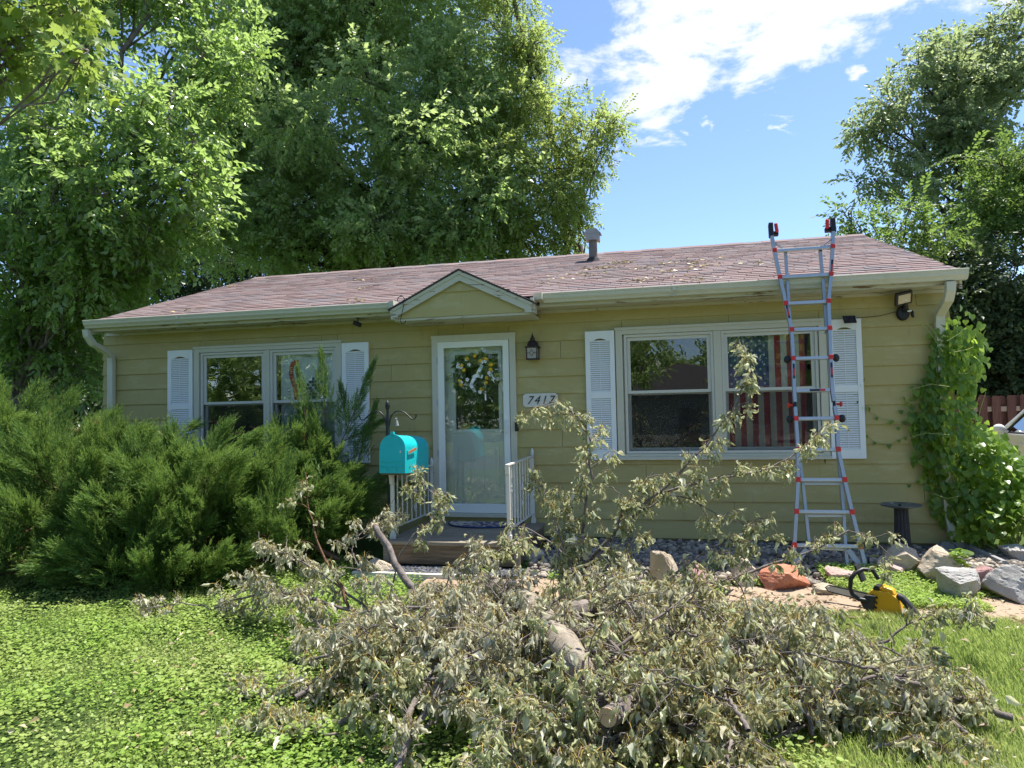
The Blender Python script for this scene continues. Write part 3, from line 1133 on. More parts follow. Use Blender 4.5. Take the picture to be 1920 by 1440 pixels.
# ---- downspouts
def rect_pipe(m, pts, w, d):
    """rectangular pipe along a path in the yz plane at fixed x: pts (x,y,z)"""
    P = [Vector(p) for p in pts]
    V = []
    for i, p in enumerate(P):
        t = (P[min(i + 1, len(P) - 1)] - P[max(i - 1, 0)]).normalized()
        s = Vector((1, 0, 0))
        u = t.cross(s).normalized()
        V += [p - s * w / 2 - u * d / 2, p + s * w / 2 - u * d / 2, p + s * w / 2 + u * d / 2, p - s * w / 2 + u * d / 2]
    F = [(0, 1, 2, 3)] + [tuple(len(V) - 1 - i for i in range(4))]
    for k in range(len(P) - 1):
        for i in range(4):
            j = (i + 1) % 4
            F.append((k * 4 + i, k * 4 + j, k * 4 + 4 + j, k * 4 + 4 + i))
    m.add(V, F)


m = MB()
xl = -7.395
rect_pipe(m, [(xl - 0.045, -0.44, 2.60), (xl - 0.04, -0.43, 2.52), (xl - 0.02, -0.36, 2.42), (xl, -0.16, 2.33), (xl, -0.085, 2.27), (xl, -0.07, 2.18), (xl, -0.07, 0.1)], 0.085, 0.062)
m.build('downspout', M['gutter'], house, bevel=0.006)
m = MB()
xr = 2.595
rect_pipe(m, [(xr - 0.01, -0.44, 2.60), (xr - 0.01, -0.43, 2.52), (xr - 0.01, -0.37, 2.44), (xr, -0.17, 2.37), (xr, -0.085, 2.32), (xr, -0.07, 2.24), (xr, -0.07, 0.32), (xr + 0.01, -0.10, 0.2), (xr + 0.02, -0.16, 0.06)], 0.085, 0.062)
m.box(xr - 0.046, xr + 0.046, -0.104, -0.036, 2.20, 2.25)
ds = m.build('downspout', M['gutter'], house, bevel=0.006)
m = MB()
m.bar((xr + 0.02, -0.158, 0.072), (xr + 0.022, -0.172, 0.04), 0.068, 0.045)
m.build('outlet', M['black'], ds)

# ---- shutters
slat_me = {}


def slat(w):
    if w not in slat_me:
        m = MB()
        m.add([(-w / 2, -0.011, -0.0088), (w / 2, -0.011, -0.0088), (w / 2, -0.004, 0.0078), (-w / 2, -0.004, 0.0078), (-w / 2, -0.008, -0.0108), (w / 2, -0.008, -0.0108), (w / 2, 0.0, 0.0058), (-w / 2, 0.0, 0.0058)],
              [(0, 1, 2, 3), (7, 6, 5, 4), (0, 4, 5, 1), (1, 5, 6, 2), (2, 6, 7, 3), (3, 7, 4, 0)])
        slat_me[w] = m.mesh('slat', M['louver'])
    return slat_me[w]


def shutter(x0, x1, z0, z1):
    y1, y0 = -0.028, -0.060
    st = 0.055
    m = MB()
    zt, zb = z1 - 0.115, z0 + 0.10
    zm = z0 + (z1 - z0) * 0.475
    m.box(x0, x0 + st, y0, y1, z0, z1)
    m.box(x1 - st, x1, y0, y1, z0, z1)
    m.box(x0 + st, x1 - st, y0, y1, z0, zb)
    m.box(x0 + st, x1 - st, y0, y1, zm, zm + 0.075)
    # arched top rail
    xc, wd = (x0 + x1) / 2, (x1 - x0) / 2 - st
    pts = [(x0 + st, z1), (x0 + st, zt)]
    for i in range(9):
        q = -1 + 2 * i / 8
        pts.append((xc + q * wd * 0.72, zt + 0.002 + 0.028 * (1 - q * q)))
    pts += [(x1 - st, zt), (x1 - st, z1)]
    m.prism(pts, y0, y1, 'y')
    s = m.build('shutter', M['white'], house, bevel=0.003)
    b = wloc(s)
    w = x1 - x0 - 2 * st + 0.002
    for a, c in ((zb, zm), (zm + 0.075, zt + 0.012)):
        n = int((c - a) / 0.0232)
        for k in range(n):
            put('slat', slat(round(w, 4)), s, Vector(((x0 + x1) / 2, -0.043, a + (k + 0.5) * (c - a) / n)) - b)
    mb2 = MB()
    mb2.box(xc - 0.0035, xc + 0.0035, -0.0565, -0.0535, zb + 0.01, zm - 0.01)
    mb2.box(xc - 0.0035, xc + 0.0035, -0.0565, -0.0535, zm + 0.085, zt - 0.01)
    mb2.build('tilt_bar', M['louver'], s)
    return s


shutter(-1.032, -0.702, 0.862, 2.318)
shutter(1.528, 1.862, 0.864, 2.325)
shutter(-6.535, -6.160, 0.84, 2.32)
shutter(-4.045, -3.690, 0.838, 2.315)


# ---- windows
def window(x0, x1, z0, z1, tw, units, meet):
    m = MB()
    m.frame(x0, x1, z0, z1, tw, -0.05, -0.0, wb=0.06)
    m.box(x0 - 0.005, x1 + 0.005, -0.075, -0.052, z0 - 0.005, z0 + 0.03)
    # drip cap
    m.box(x0 - 0.008, x1 + 0.008, -0.062, -0.0525, z1 - 0.025, z1 + 0.004)
    xs = [u for un in units for u in un]
    for i in range(len(units) - 1):
        m.box(units[i][1], units[i + 1][0], -0.045, 0.085, z0 + 0.062, z1 - tw - 0.002)
    # jamb liner
    m.box(x0 + tw - 0.0, units[0][0] - 0.002, -0.001, 0.085, z0 + 0.062, z1 - tw - 0.002)
    m.box(units[-1][1] + 0.002, x1 - tw, -0.001, 0.085, z0 + 0.062, z1 - tw - 0.002)
    w = m.build('window', M['trim'], house, bevel=0.003)
    za, zb = z0 + 0.064, z1 - tw - 0.004
    for a, b in units:
        # outer track frame
        s = MB()
        s.frame(a + 0.002, b - 0.002, za, zb, 0.028, -0.03, -0.008)
        s.build('storm_frame', M['sash'], w)
        s = MB()
        s.frame(a + 0.031, b - 0.031, meet, zb - 0.029, 0.038, -0.005, 0.022, wb=0.032)
        u = s.build('sash', M['sash'], w)
        s = MB()
        s.box(a + 0.068, b - 0.068, 0.006, 0.010, meet + 0.031, zb - 0.066)
        s.build('pane', M['glass'], w)
        s = MB()
        s.frame(a + 0.031, b - 0.031, za + 0.029, meet + 0.012, 0.034, 0.026, 0.052, wt=0.03)
        s.build('sash', M['sash'], w)
        s = MB()
        s.box(a + 0.064, b - 0.064, 0.036, 0.040, za + 0.062, meet - 0.018)
        s.build('pane', M['glass'], w)
        s = MB()
        s.box(a + 0.04, b - 0.04, -0.003, -0.002, za + 0.03, meet - 0.002)
        s.build('insect_screen', M['screen'], w)
    return w


window(-0.690, 1.522, 0.866, 2.342, 0.075, [(-0.60, 0.372), (0.452, 1.44)], 1.60)
window(-6.146, -4.055, 0.866, 2.350, 0.075, [(-6.06, -5.115), (-5.05, -4.13)], 1.60)

# ---- door
m = MB()
m.frame(-2.874, -1.848, 0.252, 2.345, 0.072, -0.055, -0.0, wb=0.0001)
m.box(-2.88, -1.842, -0.062, -0.056, 2.315, 2.349)
m.build('door_trim', M['trim'], house, bevel=0.003)
m = MB()
m.box(-2.90, -1.83, -0.075, 0.10, 0.205, 0.25)
m.build('door_sill', M['trim'], house, bevel=0.004)
m = MB()
m.frame(-2.80, -1.93, 0.254, 2.272, 0.072, -0.045, -0.012, wb=0.105)
m.box(-2.803, -2.79, -0.05, -0.046, 0.26, 2.27)
sdoor = m.build('storm_door', M['stormwhite'], house, bevel=0.005)
m = MB()
m.box(-2.727, -2.003, -0.03, -0.025, 0.36, 2.199)
m.build('pane', M['doorglass'], sdoor)
m = MB()
m.tube([(-1.966, -0.046, 1.17), (-1.968, -0.075, 1.19), (-1.968, -0.085, 1.25), (-1.968, -0.075, 1.31), (-1.966, -0.046, 1.33)], 0.007, 8)
m.box(-1.982, -1.952, -0.051, -0.0455, 1.15, 1.35)
m.build('handle', M['white'], sdoor, bevel=0.002)
m = MB()
for z in (0.5, 0.95, 1.55, 2.05):
    m.box(-2.822, -2.802, -0.056, -0.0465, z - 0.04, z + 0.04)
m.build('hinge', M['alu'], sdoor)
m = MB()
DX0, DX1 = -2.80, -1.93
wx0, wx1, wz0, wz1 = -2.625, -2.08, 1.22, 2.125
# slab with a real opening for its light
m.box(DX0, wx0, 0.07, 0.11, 0.252, 2.298)
m.box(wx1, DX1, 0.07, 0.11, 0.252, 2.298)
m.box(wx0, wx1, 0.07, 0.11, 0.252, wz0)
m.box(wx0, wx1, 0.07, 0.11, wz1, 2.298)
edoor = m.build('entry_door', M['doorwhite'], house)
m = MB()
m.frame(wx0 - 0.035, wx1 + 0.035, wz0 - 0.035, wz1 + 0.035, 0.042, 0.052, 0.069)
m.build('light_frame', M['doorwhite'], edoor, bevel=0.004)
m = MB()
m.box(wx0 + 0.001, wx1 - 0.001, 0.086, 0.092, wz0 + 0.001, wz1 - 0.001)
m.build('pane', M['doorglass'], edoor)
m = MB()
for i in range(4):
    xx = wx0 + (wx1 - wx0) * (0.12 + 0.76 * i / 3)
    m.bar((xx, 0.083, wz0 + 0.002), (xx, 0.083, wz1 - 0.002), 0.006, 0.004, (0, 1, 0))
for z in (wz0 + 0.12, wz1 - 0.12):
    m.bar((wx0 + 0.002, 0.0805, z), (wx1 - 0.002, 0.0805, z), 0.006, 0.0005, (0, 1, 0))
m.build('leading', M['found'], edoor)
for xa, xb in ((-2.615, -2.405), (-2.30, -2.09)):
    m = MB()
    m.frame(xa, xb, 0.53, 1.04, 0.022, 0.060, 0.0695)
    m.box(xa + 0.045, xb - 0.045, 0.062, 0.0695, 0.575, 0.995)
    m.build('door_panel', M['doorwhite'], edoor, bevel=0.005)

# ---- vent pipe on the roof
vb = Vector((-1.20, 2.45, EZ + RS * (2.45 - EY)))
m = MB()
m.lathe([(0.064, -0.05), (0.062, 0.30), (0.062, 0.31)], 16, vb)
M['ventmetal'] = m_plain('weathered_vent', (0.17, 0.15, 0.135), 0.7, 0.3, 0.2, 0.4, 12)
vent = m.build('vent_pipe', M['ventmetal'], house, smooth=True)
m = MB()
m.lathe([(0.13, -0.04), (0.09, 0.03), (0.068, 0.05)], 16, vb)
m.build('flashing', M['felt'], vent)
m = MB()
c = vb + Vector((0, 0, 0.30))
m.box(c.x - 0.10, c.x + 0.10, c.y - 0.10, c.y + 0.10, c.z, c.z + 0.09)
m.prism([(c.x - 0.13, c.z + 0.092), (c.x - 0.065, c.z + 0.165), (c.x + 0.065, c.z + 0.165), (c.x + 0.13, c.z + 0.092)], c.y - 0.10, c.y + 0.10, 'y')
m.build('vent_cap', m_plain('galvanised_cap', (0.34, 0.33, 0.31), 0.55, 0.4, 0.4, 0.35, 10), vent)

# ================================================================== THINGS ON THE HOUSE FRONT
def text_mesh(body, size, shear=0.0, extrude=0.0):
    cu = bpy.data.curves.new('txt', 'FONT')
    cu.body = body
    cu.size = size
    cu.shear = shear
    cu.extrude = extrude
    cu.resolution_u = 3
    cu.align_x = 'CENTER'
    cu.align_y = 'CENTER'
    ob = bpy.data.objects.new('txt', cu)
    COL.objects.link(ob)
    dg = bpy.context.evaluated_depsgraph_get()
    me = bpy.data.meshes.new_from_object(ob.evaluated_get(dg))
    bpy.data.objects.remove(ob)
    bpy.data.curves.remove(cu)
    return me


# wall lantern
LX, LZ = -1.632, 2.03
t = thing('wall_lantern', 'dark bronze lantern with diamond leaded glass on the wall right of the door', 'lamp', (LX, 0, LZ))
m = MB()
m.lathe([(0.055, 0.0), (0.05, 0.012), (0.03, 0.02)], 16, (0, 0, 0))
V = [(x, -0.027 - z, y + 0.16) for x, y, z in m.v]
m.v = V
m.tube([(0, -0.045, 0.16), (0.0, -0.06, 0.20), (0, -0.085, 0.21), (0, -0.10, 0.20)], 0.009, 8)
m.build('wall_plate', M['bronze'], t, smooth=True, local=True)
m = MB()
for sx in (-1, 1):
    for sy in (-1, 1):
        m.bar((sx * 0.058, -0.10 + sy * 0.058, 0.0), (sx * 0.062, -0.10 + sy * 0.062, 0.125), 0.011, 0.011, (0, 1, 0))
m.box(-0.068, 0.068, -0.168, -0.032, -0.012, 0.0)
m.box(-0.078, 0.078, -0.178, -0.022, 0.125, 0.138)
for y in (-0.163, -0.037):
    for a, b in (((-0.055, 0.062), (0, 0.107)), ((0, 0.107), (0.055, 0.062)), ((0.055, 0.062), (0, 0.017)), ((0, 0.017), (-0.055, 0.062))):
        a = (a[0] * 0.45, 0.062 + (a[1] - 0.062) * 0.85)
        b = (b[0] * 0.45, 0.062 + (b[1] - 0.062) * 0.85)
        m.bar((a[0], y, a[1]), (b[0], y, b[1]), 0.004, 0.004, (0, 1, 0))
    m.bar((-0.055, y, 0.062), (-0.0248, y, 0.062), 0.004, 0.004, (0, 1, 0))
    m.bar((0.0248, y, 0.062), (0.055, y, 0.062), 0.004, 0.004, (0, 1, 0))
m.build('cage', M['bronze'], t, local=True)
m = MB()
m.box(-0.054, 0.054, -0.155, -0.045, 0.001, 0.122)
mg = NT('frosted_lamp_glass')
M['lampglass'] = mg.done(mg.bsdf((0.42, 0.38, 0.33), 0.3, 0.5))
m.build('lamp_glass', M['lampglass'], t, local=True)
m = MB()
m.lathe([(0.072, 0.139), (0.062, 0.155), (0.056, 0.185), (0.040, 0.205), (0.026, 0.21), (0.028, 0.235), (0.017, 0.245), (0.012, 0.262), (0.005, 0.285), (0.001, 0.30)], 18, (0, -0.10, 0))
m.build('roof_cap', M['bronze'], t, smooth=True, local=True)

# doorbell
t = thing('doorbell', 'slim black video doorbell on the door trim right edge', 'doorbell', (-1.846, -0.056, 1.26))
m = MB()
m.box(-0.021, 0.021, -0.024, 0.0, -0.062, 0.062)
m.build('housing', M['black'], t, bevel=0.008, local=True)
m = MB()
m.lathe([(0.012, 0), (0.013, 0.004), (0.006, 0.006)], 14)
m.v = [(x, -0.0245 - z, y + 0.035) for x, y, z in m.v]
m.lathe([(0.014, 0), (0.014, 0.003), (0.011, 0.004)], 14, (0, 0, 0))
n0 = 14 * 3
m.v = m.v[:n0] + [(x, -0.0245 - z, y - 0.033) for x, y, z in m.v[n0:]]
m.build('button', M['rubber'], t, local=True)

# house number
t = thing('house_number_sign', 'white plaque with black house number 7417 between door and shutter', 'sign', (-1.566, -0.03, 1.553))
m = MB()
w, h, c = 0.205, 0.078, 0.02
pts = [(-w + c, -h), (w - c, -h), (w - c, -h + c * 0.6), (w, -h + c), (w, h - c), (w - c, h - c * 0.6), (w - c, h), (-w + c, h), (-w + c, h - c * 0.6), (-w, h - c), (-w, -h + c), (-w + c, -h + c * 0.6)]
m.prism(pts, -0.012, 0.0, 'y')
m.build('plaque', M['railwhite'], t, bevel=0.002, local=True)
for i, ch in enumerate('7417'):
    me = text_mesh(ch, 0.135, 0.32, 0.002)
    me.materials.clear()
    me.materials.append(M['black'])
    o = put('digit', me, t, (-0.128 + i * 0.083, -0.0145, -0.004), label='black digit ' + ch)
    o.rotation_euler = (PI / 2, 0, 0)

# floodlight
fx, fz = 2.235, 2.42
t = thing('flood_light', 'black solar flood light with square lens near the roof corner', 'flood light', (fx, -0.03, fz - 0.04))
m = MB()
m.lathe([(0.062, 0.0), (0.062, 0.028), (0.05, 0.045)], 20)
m.v = [(x + 0.03, -z, y * 1.25 - 0.02) for x, y, z in m.v]
m.tube([(0.035, -0.04, 0.0), (0.04, -0.085, 0.03), (0.035, -0.10, 0.075)], 0.024, 10)
m.build('mount', M['black'], t, smooth=True, local=True)
m = MB()
m.box(-0.085, 0.085, -0.07, 0.07, -0.018, 0.018)
me = m.mesh('lamp_head', M['black'], bevel=0.008)
lh = put('lamp_head', me, t, (0.01, -0.125, 0.12))
lh.rotation_euler = (R_(-58), R_(-12), R_(10))
m = MB()
m.box(-0.062, 0.062, -0.048, 0.048, -0.0215, -0.0185)
ml = NT('flood_lens')
M['floodlens'] = ml.done(ml.bsdf((0.55, 0.47, 0.30), 0.25, 0.5))
put('lens', m.mesh('lens', M['floodlens']), lh)
m = MB()
m.lathe([(0.006, -0.026), (0.009, -0.0218)], 10, (0.02, 0.018, 0))
put('led', m.mesh('led', M['white']), lh)
m = MB()
m.sphere((0, 0, 0), 0.022, 10, 8, sc=(0.8, 1, 1.6))
m.sphere((0.0, -0.02, -0.03), 0.015, 8, 6)
put('sensor', m.mesh('sensor', M['black'], smooth=True), t, (0.105, -0.06, -0.035))
m = MB()
m.tube([(0.06, -0.062, -0.008), (0.098, -0.066, -0.006)], 0.009, 8)
m.build('pivot', M['white'], t, local=True)
m = MB()
P = [(2.21 - fx, -0.012, 0.0), (2.05 - fx, -0.008, -0.035), (1.9 - fx, -0.006, -0.045), (1.775 - fx, -0.045, -0.05)]
m.tube(P, 0.0035, 5)
m.build('cable', M['black'], t, local=True)

t = thing('solar_panel', 'small black solar panel tilted above the right end shutter', 'solar panel', (1.735, -0.075, 2.31))
m = MB()
m.box(-0.062, 0.062, -0.045, 0.045, -0.008, 0.008)
pm = put('panel', m.mesh('panel', M['black'], bevel=0.003), t, (0, -0.06, 0.0))
pm.rotation_euler = (R_(58), 0, R_(6))
mm = NT('solar_cells')
M['cells'] = mm.done(mm.bsdf(mm.mix(mm.maprange(mm.noise(mm.coord('Object', (30, 2, 2)), 2, 1), 0.45, 0.55), (0.01, 0.012, 0.03), (0.02, 0.025, 0.05)), 0.2, 0.6))
m = MB()
for i in range(4):
    m.box(-0.056 + i * 0.0285, -0.056 + i * 0.0285 + 0.026, -0.04, 0.04, 0.0082, 0.0094)
put('cells', m.mesh('cells', M['cells']), pm)
m = MB()
m.bar((0, -0.04, 0.0), (0, 0.016, -0.01), 0.02, 0.012)
m.build('bracket', M['black'], t, local=True)

# security camera under the eave
p = at(671, 598, y=-0.25)
t = thing('security_camera', 'small black camera hanging under the eave left of the gable', 'camera', (p[0], -0.25, 2.588))
m = MB()
m.lathe([(0.028, -0.006), (0.028, 0.0)], 14)
m.tube([(0, 0, -0.005), (0, 0, -0.055)], 0.007, 8)
m.sphere((0, 0, -0.06), 0.013, 10, 6)
m.build('bracket', M['black'], t, smooth=True, local=True)
m = MB()
m.lathe([(0.001, -0.048), (0.024, -0.046), (0.027, -0.03), (0.027, 0.045), (0.018, 0.055)], 14)
o = put('camera_body', m.mesh('camera_body', M['black'], smooth=True), t, (0, -0.01, -0.075))
o.rotation_euler = (R_(70), 0, R_(-50))

# S hook on the gable end
p = at(752, 568, y=-0.63)
t = thing('plant_hook', 'thin black S hook hanging at the left end of the door gable', 'hook', (p[0], -0.63, p[2]))
P = []
for i in range(13):
    a = R_(200 - i * 22)
    P.append((0.042 * math.cos(a) - 0.0, 0, 0.035 + 0.042 * math.sin(a)))
P += [(0.03, 0.0, -0.03), (0.008, 0, -0.12), (-0.008, 0, -0.19)]
for i in range(9):
    a = R_(180 + i * 24)
    P.append((0.022 + 0.03 * math.cos(a), 0, -0.205 + 0.03 * math.sin(a)))
m = MB()
m.tube(P, 0.0042, 6)
m.build('hook_wire', M['iron'], t, smooth=True, local=True)
m = MB()
m.tube([(-0.002, 0.0, 0.083), (-0.002, 0.06, 0.081)], 0.004, 6)
m.build('nail', M['iron'], t, local=True)

# ---- wreath on the entry door, behind the storm glass
wc = at(893, 704, y=0.03)
t = thing('wreath', 'green leaf wreath with yellow lemons and white ribbon on the door', 'wreath', (wc[0], 0.03, wc[2]))
rw = np.random.default_rng(4)
N = 430
a = rw.uniform(0, 2 * PI, N)
rr = 0.195 + rw.normal(size=N) * 0.036
pos = np.stack([rr * np.cos(a), rw.uniform(-0.035, 0.012, N), rr * np.sin(a)], 1)
D = np.stack([-np.sin(a) + 0.9 * np.cos(a) * rw.normal(size=N), rw.normal(size=N) * 0.5 - 0.2, np.cos(a) + 0.9 * np.sin(a) * rw.normal(size=N)], 1)
V, F = instance(LEAF_V, LEAF_F, pos, frames(D, rw, np.array([0, -1.0, 0]), 0.5), rw.uniform(0.06, 0.125, N))
put('leaves', np_mesh('leaves', V, F, M['L_silver']), t)
m = MB()
m.tube([(0.195 * math.cos(q), 0.0, 0.195 * math.sin(q)) for q in np.linspace(0, 2 * PI, 26)], 0.014, 6, False)
m.build('hoop', M['darkbark'], t, local=True)
lem = MB()
lem.sphere((0, 0, 0), 0.021, 10, 8, sc=(1, 1, 1.25))
lme = lem.mesh('lemon', M['lemon'], smooth=True)
for x, z in ((0.0, 0.19), (-0.075, 0.165), (0.115, 0.155), (0.06, 0.14), (-0.135, 0.10), (-0.115, 0.055), (0.165, 0.10), (0.16, 0.05), (-0.16, -0.05), (-0.145, -0.09), (0.12, -0.03), (0.105, -0.075), (0.065, -0.14)):
    o = put('lemon', lme, t, (x * 1.2, -0.05, z * 1.2))
    o.scale = (1.15, 1.15, 1.15)
    o.rotation_euler = (rw.uniform(0, 3), rw.uniform(0, 3), 0)
m = MB()
for k, (x0, z0, x1, z1) in enumerate(((0.09, 0.12, 0.03, 0.0), (0.03, 0.0, -0.035, -0.03), (0.0, -0.02, -0.06, -0.13), (-0.05, -0.12, 0.0, -0.20), (0.0, -0.005, 0.10, -0.02), (0.12, -0.09, 0.13, -0.30))):
    n = 6
    V = []
    for i in range(n + 1):
        q = i / n
        x, z = x0 + (x1 - x0) * q, z0 + (z1 - z0) * q
        dx, dz = (x1 - x0), (z1 - z0)
        L = math.hypot(dx, dz)
        wv = 0.019 if k < 5 else 0.008
        y = -0.058 + 0.01 * math.sin(q * 7 + k)
        V += [(x - dz / L * wv, y, z + dx / L * wv), (x + dz / L * wv, y - 0.006, z - dx / L * wv)]
    m.add(V, [(2 * i, 2 * i + 1, 2 * i + 3, 2 * i + 2) for i in range(n)])
m.build('ribbon', M['cloth'], t, local=True)
m = MB()
for x, z in ((-0.2, 0.14), (-0.21, 0.11), (-0.10, 0.19), (0.13, 0.16), (0.22, -0.05), (-0.17, -0.08), (0.06, -0.2), (-0.165, 0.12), (-0.17, 0.10), (-0.07, 0.125), (-0.095, -0.05), (0.085, 0.15), (0.19, 0.0), (0.20, -0.02), (0.175, 0.02)):
    for q in range(5):
        an = q * 2 * PI / 5
        m.sphere((x + 0.014 * math.cos(an), -0.062, z + 0.014 * math.sin(an)), 0.0105, 6, 4, sc=(1, 0.5, 1))
m.build('blossoms', M['cloth'], t, local=True)

# ---- flags hung as curtains
def cloth_grid(x0, x1, z0, z1, nx, nz, y, amp=0.010, per=0.16, seed=0):
    xs = np.linspace(x0, x1, nx + 1)
    zs = np.linspace(z1, z0, nz + 1)
    X, Z = np.meshgrid(xs, zs)
    Y = y + amp * np.sin(X / per * 2 * PI + seed) + amp * 0.5 * np.sin(X * 23 + Z * 2.2)
    i = np.arange(nz)[:, None] * (nx + 1) + np.arange(nx)[None]
    F = np.stack([i, i + nx + 1, i + nx + 2, i + 1], -1).reshape(-1, 4)
    return np.stack([X, Y, Z], -1).reshape(-1, 3), F


fx0, fx1, fz0, fz1 = 0.515, 1.325, 0.96, 2.25
t = thing('american_flag', 'american flag hung as a curtain inside the big right window', 'flag', (fx0, 0.085, fz1))
fw = fx1 - fx0
unb = 7 / 13 * fw
uz = fz1 - 0.62
NXc, NZc = 78, 30
V, F = cloth_grid(0, fw, fz0 - fz1, 0, NXc, NZc, 0.0)
cx = V[F].mean(axis=1)
st = np.floor(cx[:, 0] / fw * 13).astype(int) % 2
mi = np.where((cx[:, 0] < unb) & (cx[:, 2] > uz - fz1), 2, np.where(st == 0, 0, 1))
put('cloth', np_mesh('cloth', V, F, [M['flagred'], M['flagwhite'], M['flagblue']], mi, True), t)
m = MB()
cols_n, rows_n = 9, 11
for r in range(rows_n):
    for c in range(cols_n):
        if (r + c) % 2:
            continue
        x = unb * (c + 1) / (cols_n + 1)
        z = -0.62 * (r + 1) / (rows_n + 1)
        y = 0.010 * math.sin(x / 0.16 * 2 * PI) + 0.005 * math.sin(x * 23 + z * 2.2) - 0.003
        pts = []
        for q in range(10):
            an = PI / 2 + q * PI / 5
            ra = 0.019 if q % 2 == 0 else 0.0078
            pts.append((x + ra * math.cos(an), y, z + ra * math.sin(an)))
        m.add(pts + [(x, y, z)], [(q, (q + 1) % 10, 10) for q in range(10)])
m.build('stars', M['cloth'], t, local=True, fix=False)
m = MB()
m.tube([(-0.05, 0, 0.01), (fw + 0.08, 0, 0.01)], 0.008, 8)
m.build('curtain_rod', M['white'], t, local=True)

ax0, ax1, az0, az1 = -4.965, -4.10, 1.05, 2.25
t = thing('white_service_flag', 'white flag with scarlet ribbon hung inside the left window', 'flag', (ax0, 0.085, az1))
V, F = cloth_grid(0, ax1 - ax0, az0 - az1, 0, 40, 20, 0.0, 0.004, 0.4, 1.0)
put('cloth', np_mesh('cloth', V, F, M['cloth'], None, True), t)


def pxw(px_, py_):
    p = at(px_, py_, y=0.08)
    return (p[0] - ax0, p[2] - az1)


# ribbon centreline read off the photograph (zoom 8, origin 480,620)
rib = [pxw(480 + a / 8, 620 + b / 8) for a, b in ((640, 505), (625, 470), (560, 485), (530, 560), (528, 650), (550, 740), (580, 830), (600, 930), (612, 1040), (640, 1180), (690, 1300))]
RP = []
rib = np.array(rib)
tt = np.linspace(0, len(rib) - 1, 60)
RPx = np.interp(tt, range(len(rib)), rib[:, 0])
RPz = np.interp(tt, range(len(rib)), rib[:, 1])
for _ in range(3):
    RPx[1:-1] = (RPx[:-2] + RPx[1:-1] + RPx[2:]) / 3
    RPz[1:-1] = (RPz[:-2] + RPz[1:-1] + RPz[2:]) / 3
m = MB()
Vv = []
for i in range(60):
    dx, dz = np.gradient(RPx)[i], np.gradient(RPz)[i]
    L = math.hypot(dx, dz) + 1e-9
    hw = 0.031
    Vv += [(RPx[i] - dz / L * hw, -0.008, RPz[i] + dx / L * hw), (RPx[i] + dz / L * hw, -0.008, RPz[i] - dx / L * hw)]
m.add(Vv, [(2 * i, 2 * i + 1, 2 * i + 3, 2 * i + 2) for i in range(59)])
m.build('ribbon_print', M['armyred'], t, local=True, fix=False)
GLY = {}
s_acc = np.concatenate([[0], np.cumsum(np.hypot(np.diff(RPx), np.diff(RPz)))])
word = 'UNITED STATES'
tm = MB()
for i, ch in enumerate(word):
    if ch == ' ':
        continue
    s = 0.16 + i * 0.052
    x, z = np.interp(s, s_acc, RPx), np.interp(s, s_acc, RPz)
    x2, z2 = np.interp(s + 0.02, s_acc, RPx), np.interp(s + 0.02, s_acc, RPz)
    an = math.atan2(z2 - z, x2 - x)
    me = text_mesh(ch, 0.058)
    V = [(x + v.co.x * math.cos(an) - v.co.y * math.sin(an), -0.0115, z + v.co.x * math.sin(an) + v.co.y * math.cos(an)) for v in me.vertices]
    tm.add(V, [list(p.vertices) for p in me.polygons])
    bpy.data.meshes.remove(me)
tm.build('lettering', M['flagwhite'], t, local=True, fix=False)
tm = MB()
for i, ch in enumerate('1775'):
    x, z = pxw(480 + (488 + i * 3) / 8, 620 + (868 + i * 46) / 8)
    me = text_mesh(ch, 0.06)
    V = [(x + v.co.y, -0.0085, z - v.co.x) for v in me.vertices]
    tm.add(V, [list(p.vertices) for p in me.polygons])
    bpy.data.meshes.remove(me)
tm.build('year_print', M['navy'], t, local=True, fix=False)
m = MB()
x, z = pxw(480 + 900 / 8, 620 + 900 / 8)
for k in range(9):
    for j in range(9):
        if (k - 4) ** 2 + (j - 4) ** 2 < 18 and (k * 7 + j * 3) % 4:
            m.box(x - 0.17 + k * 0.038, x - 0.17 + k * 0.038 + 0.034, -0.009, -0.008, z - 0.17 + j * 0.038, z - 0.17 + j * 0.038 + 0.033)
m.build('seal_print', M['navy'], t, local=True)

# ================================================================== PORCH
PX0, PX1, PZ = -2.95, -1.54, 0.15
porch = thing('porch', 'small weathered wooden porch step in front of the door', 'porch', (-2.245, -0.7, -0.06))
for i in range(9):
    y0 = -1.375 + i * 0.148
    m = MB()
    m.box(PX0, PX1, y0, y0 + 0.141, PZ - 0.036, PZ + random.uniform(-0.002, 0.002))
    m.build('plank', M['deck'], porch, bevel=0.004)
m = MB()
m.box(PX0 + 0.02, PX1 - 0.02, -1.352, -1.318, -0.075, PZ - 0.037)
m.box(PX0 + 0.02, PX0 + 0.05, -1.317, -0.03, -0.075, PZ - 0.037)
m.box(PX1 - 0.05, PX1 - 0.02, -1.317, -0.03, -0.075, PZ - 0.037)
m.build('skirt_board', M['deckfront'], porch, bevel=0.003)
m = MB()
m.box(PX1 - 0.055, PX1 + 0.0, -1.372, -1.352, -0.09, PZ - 0.037)
m.box(PX0 + 0.0, PX0 + 0.055, -1.372, -1.352, -0.09, PZ - 0.037)
m.build('corner_trim', M['deck'], porch, bevel=0.003)


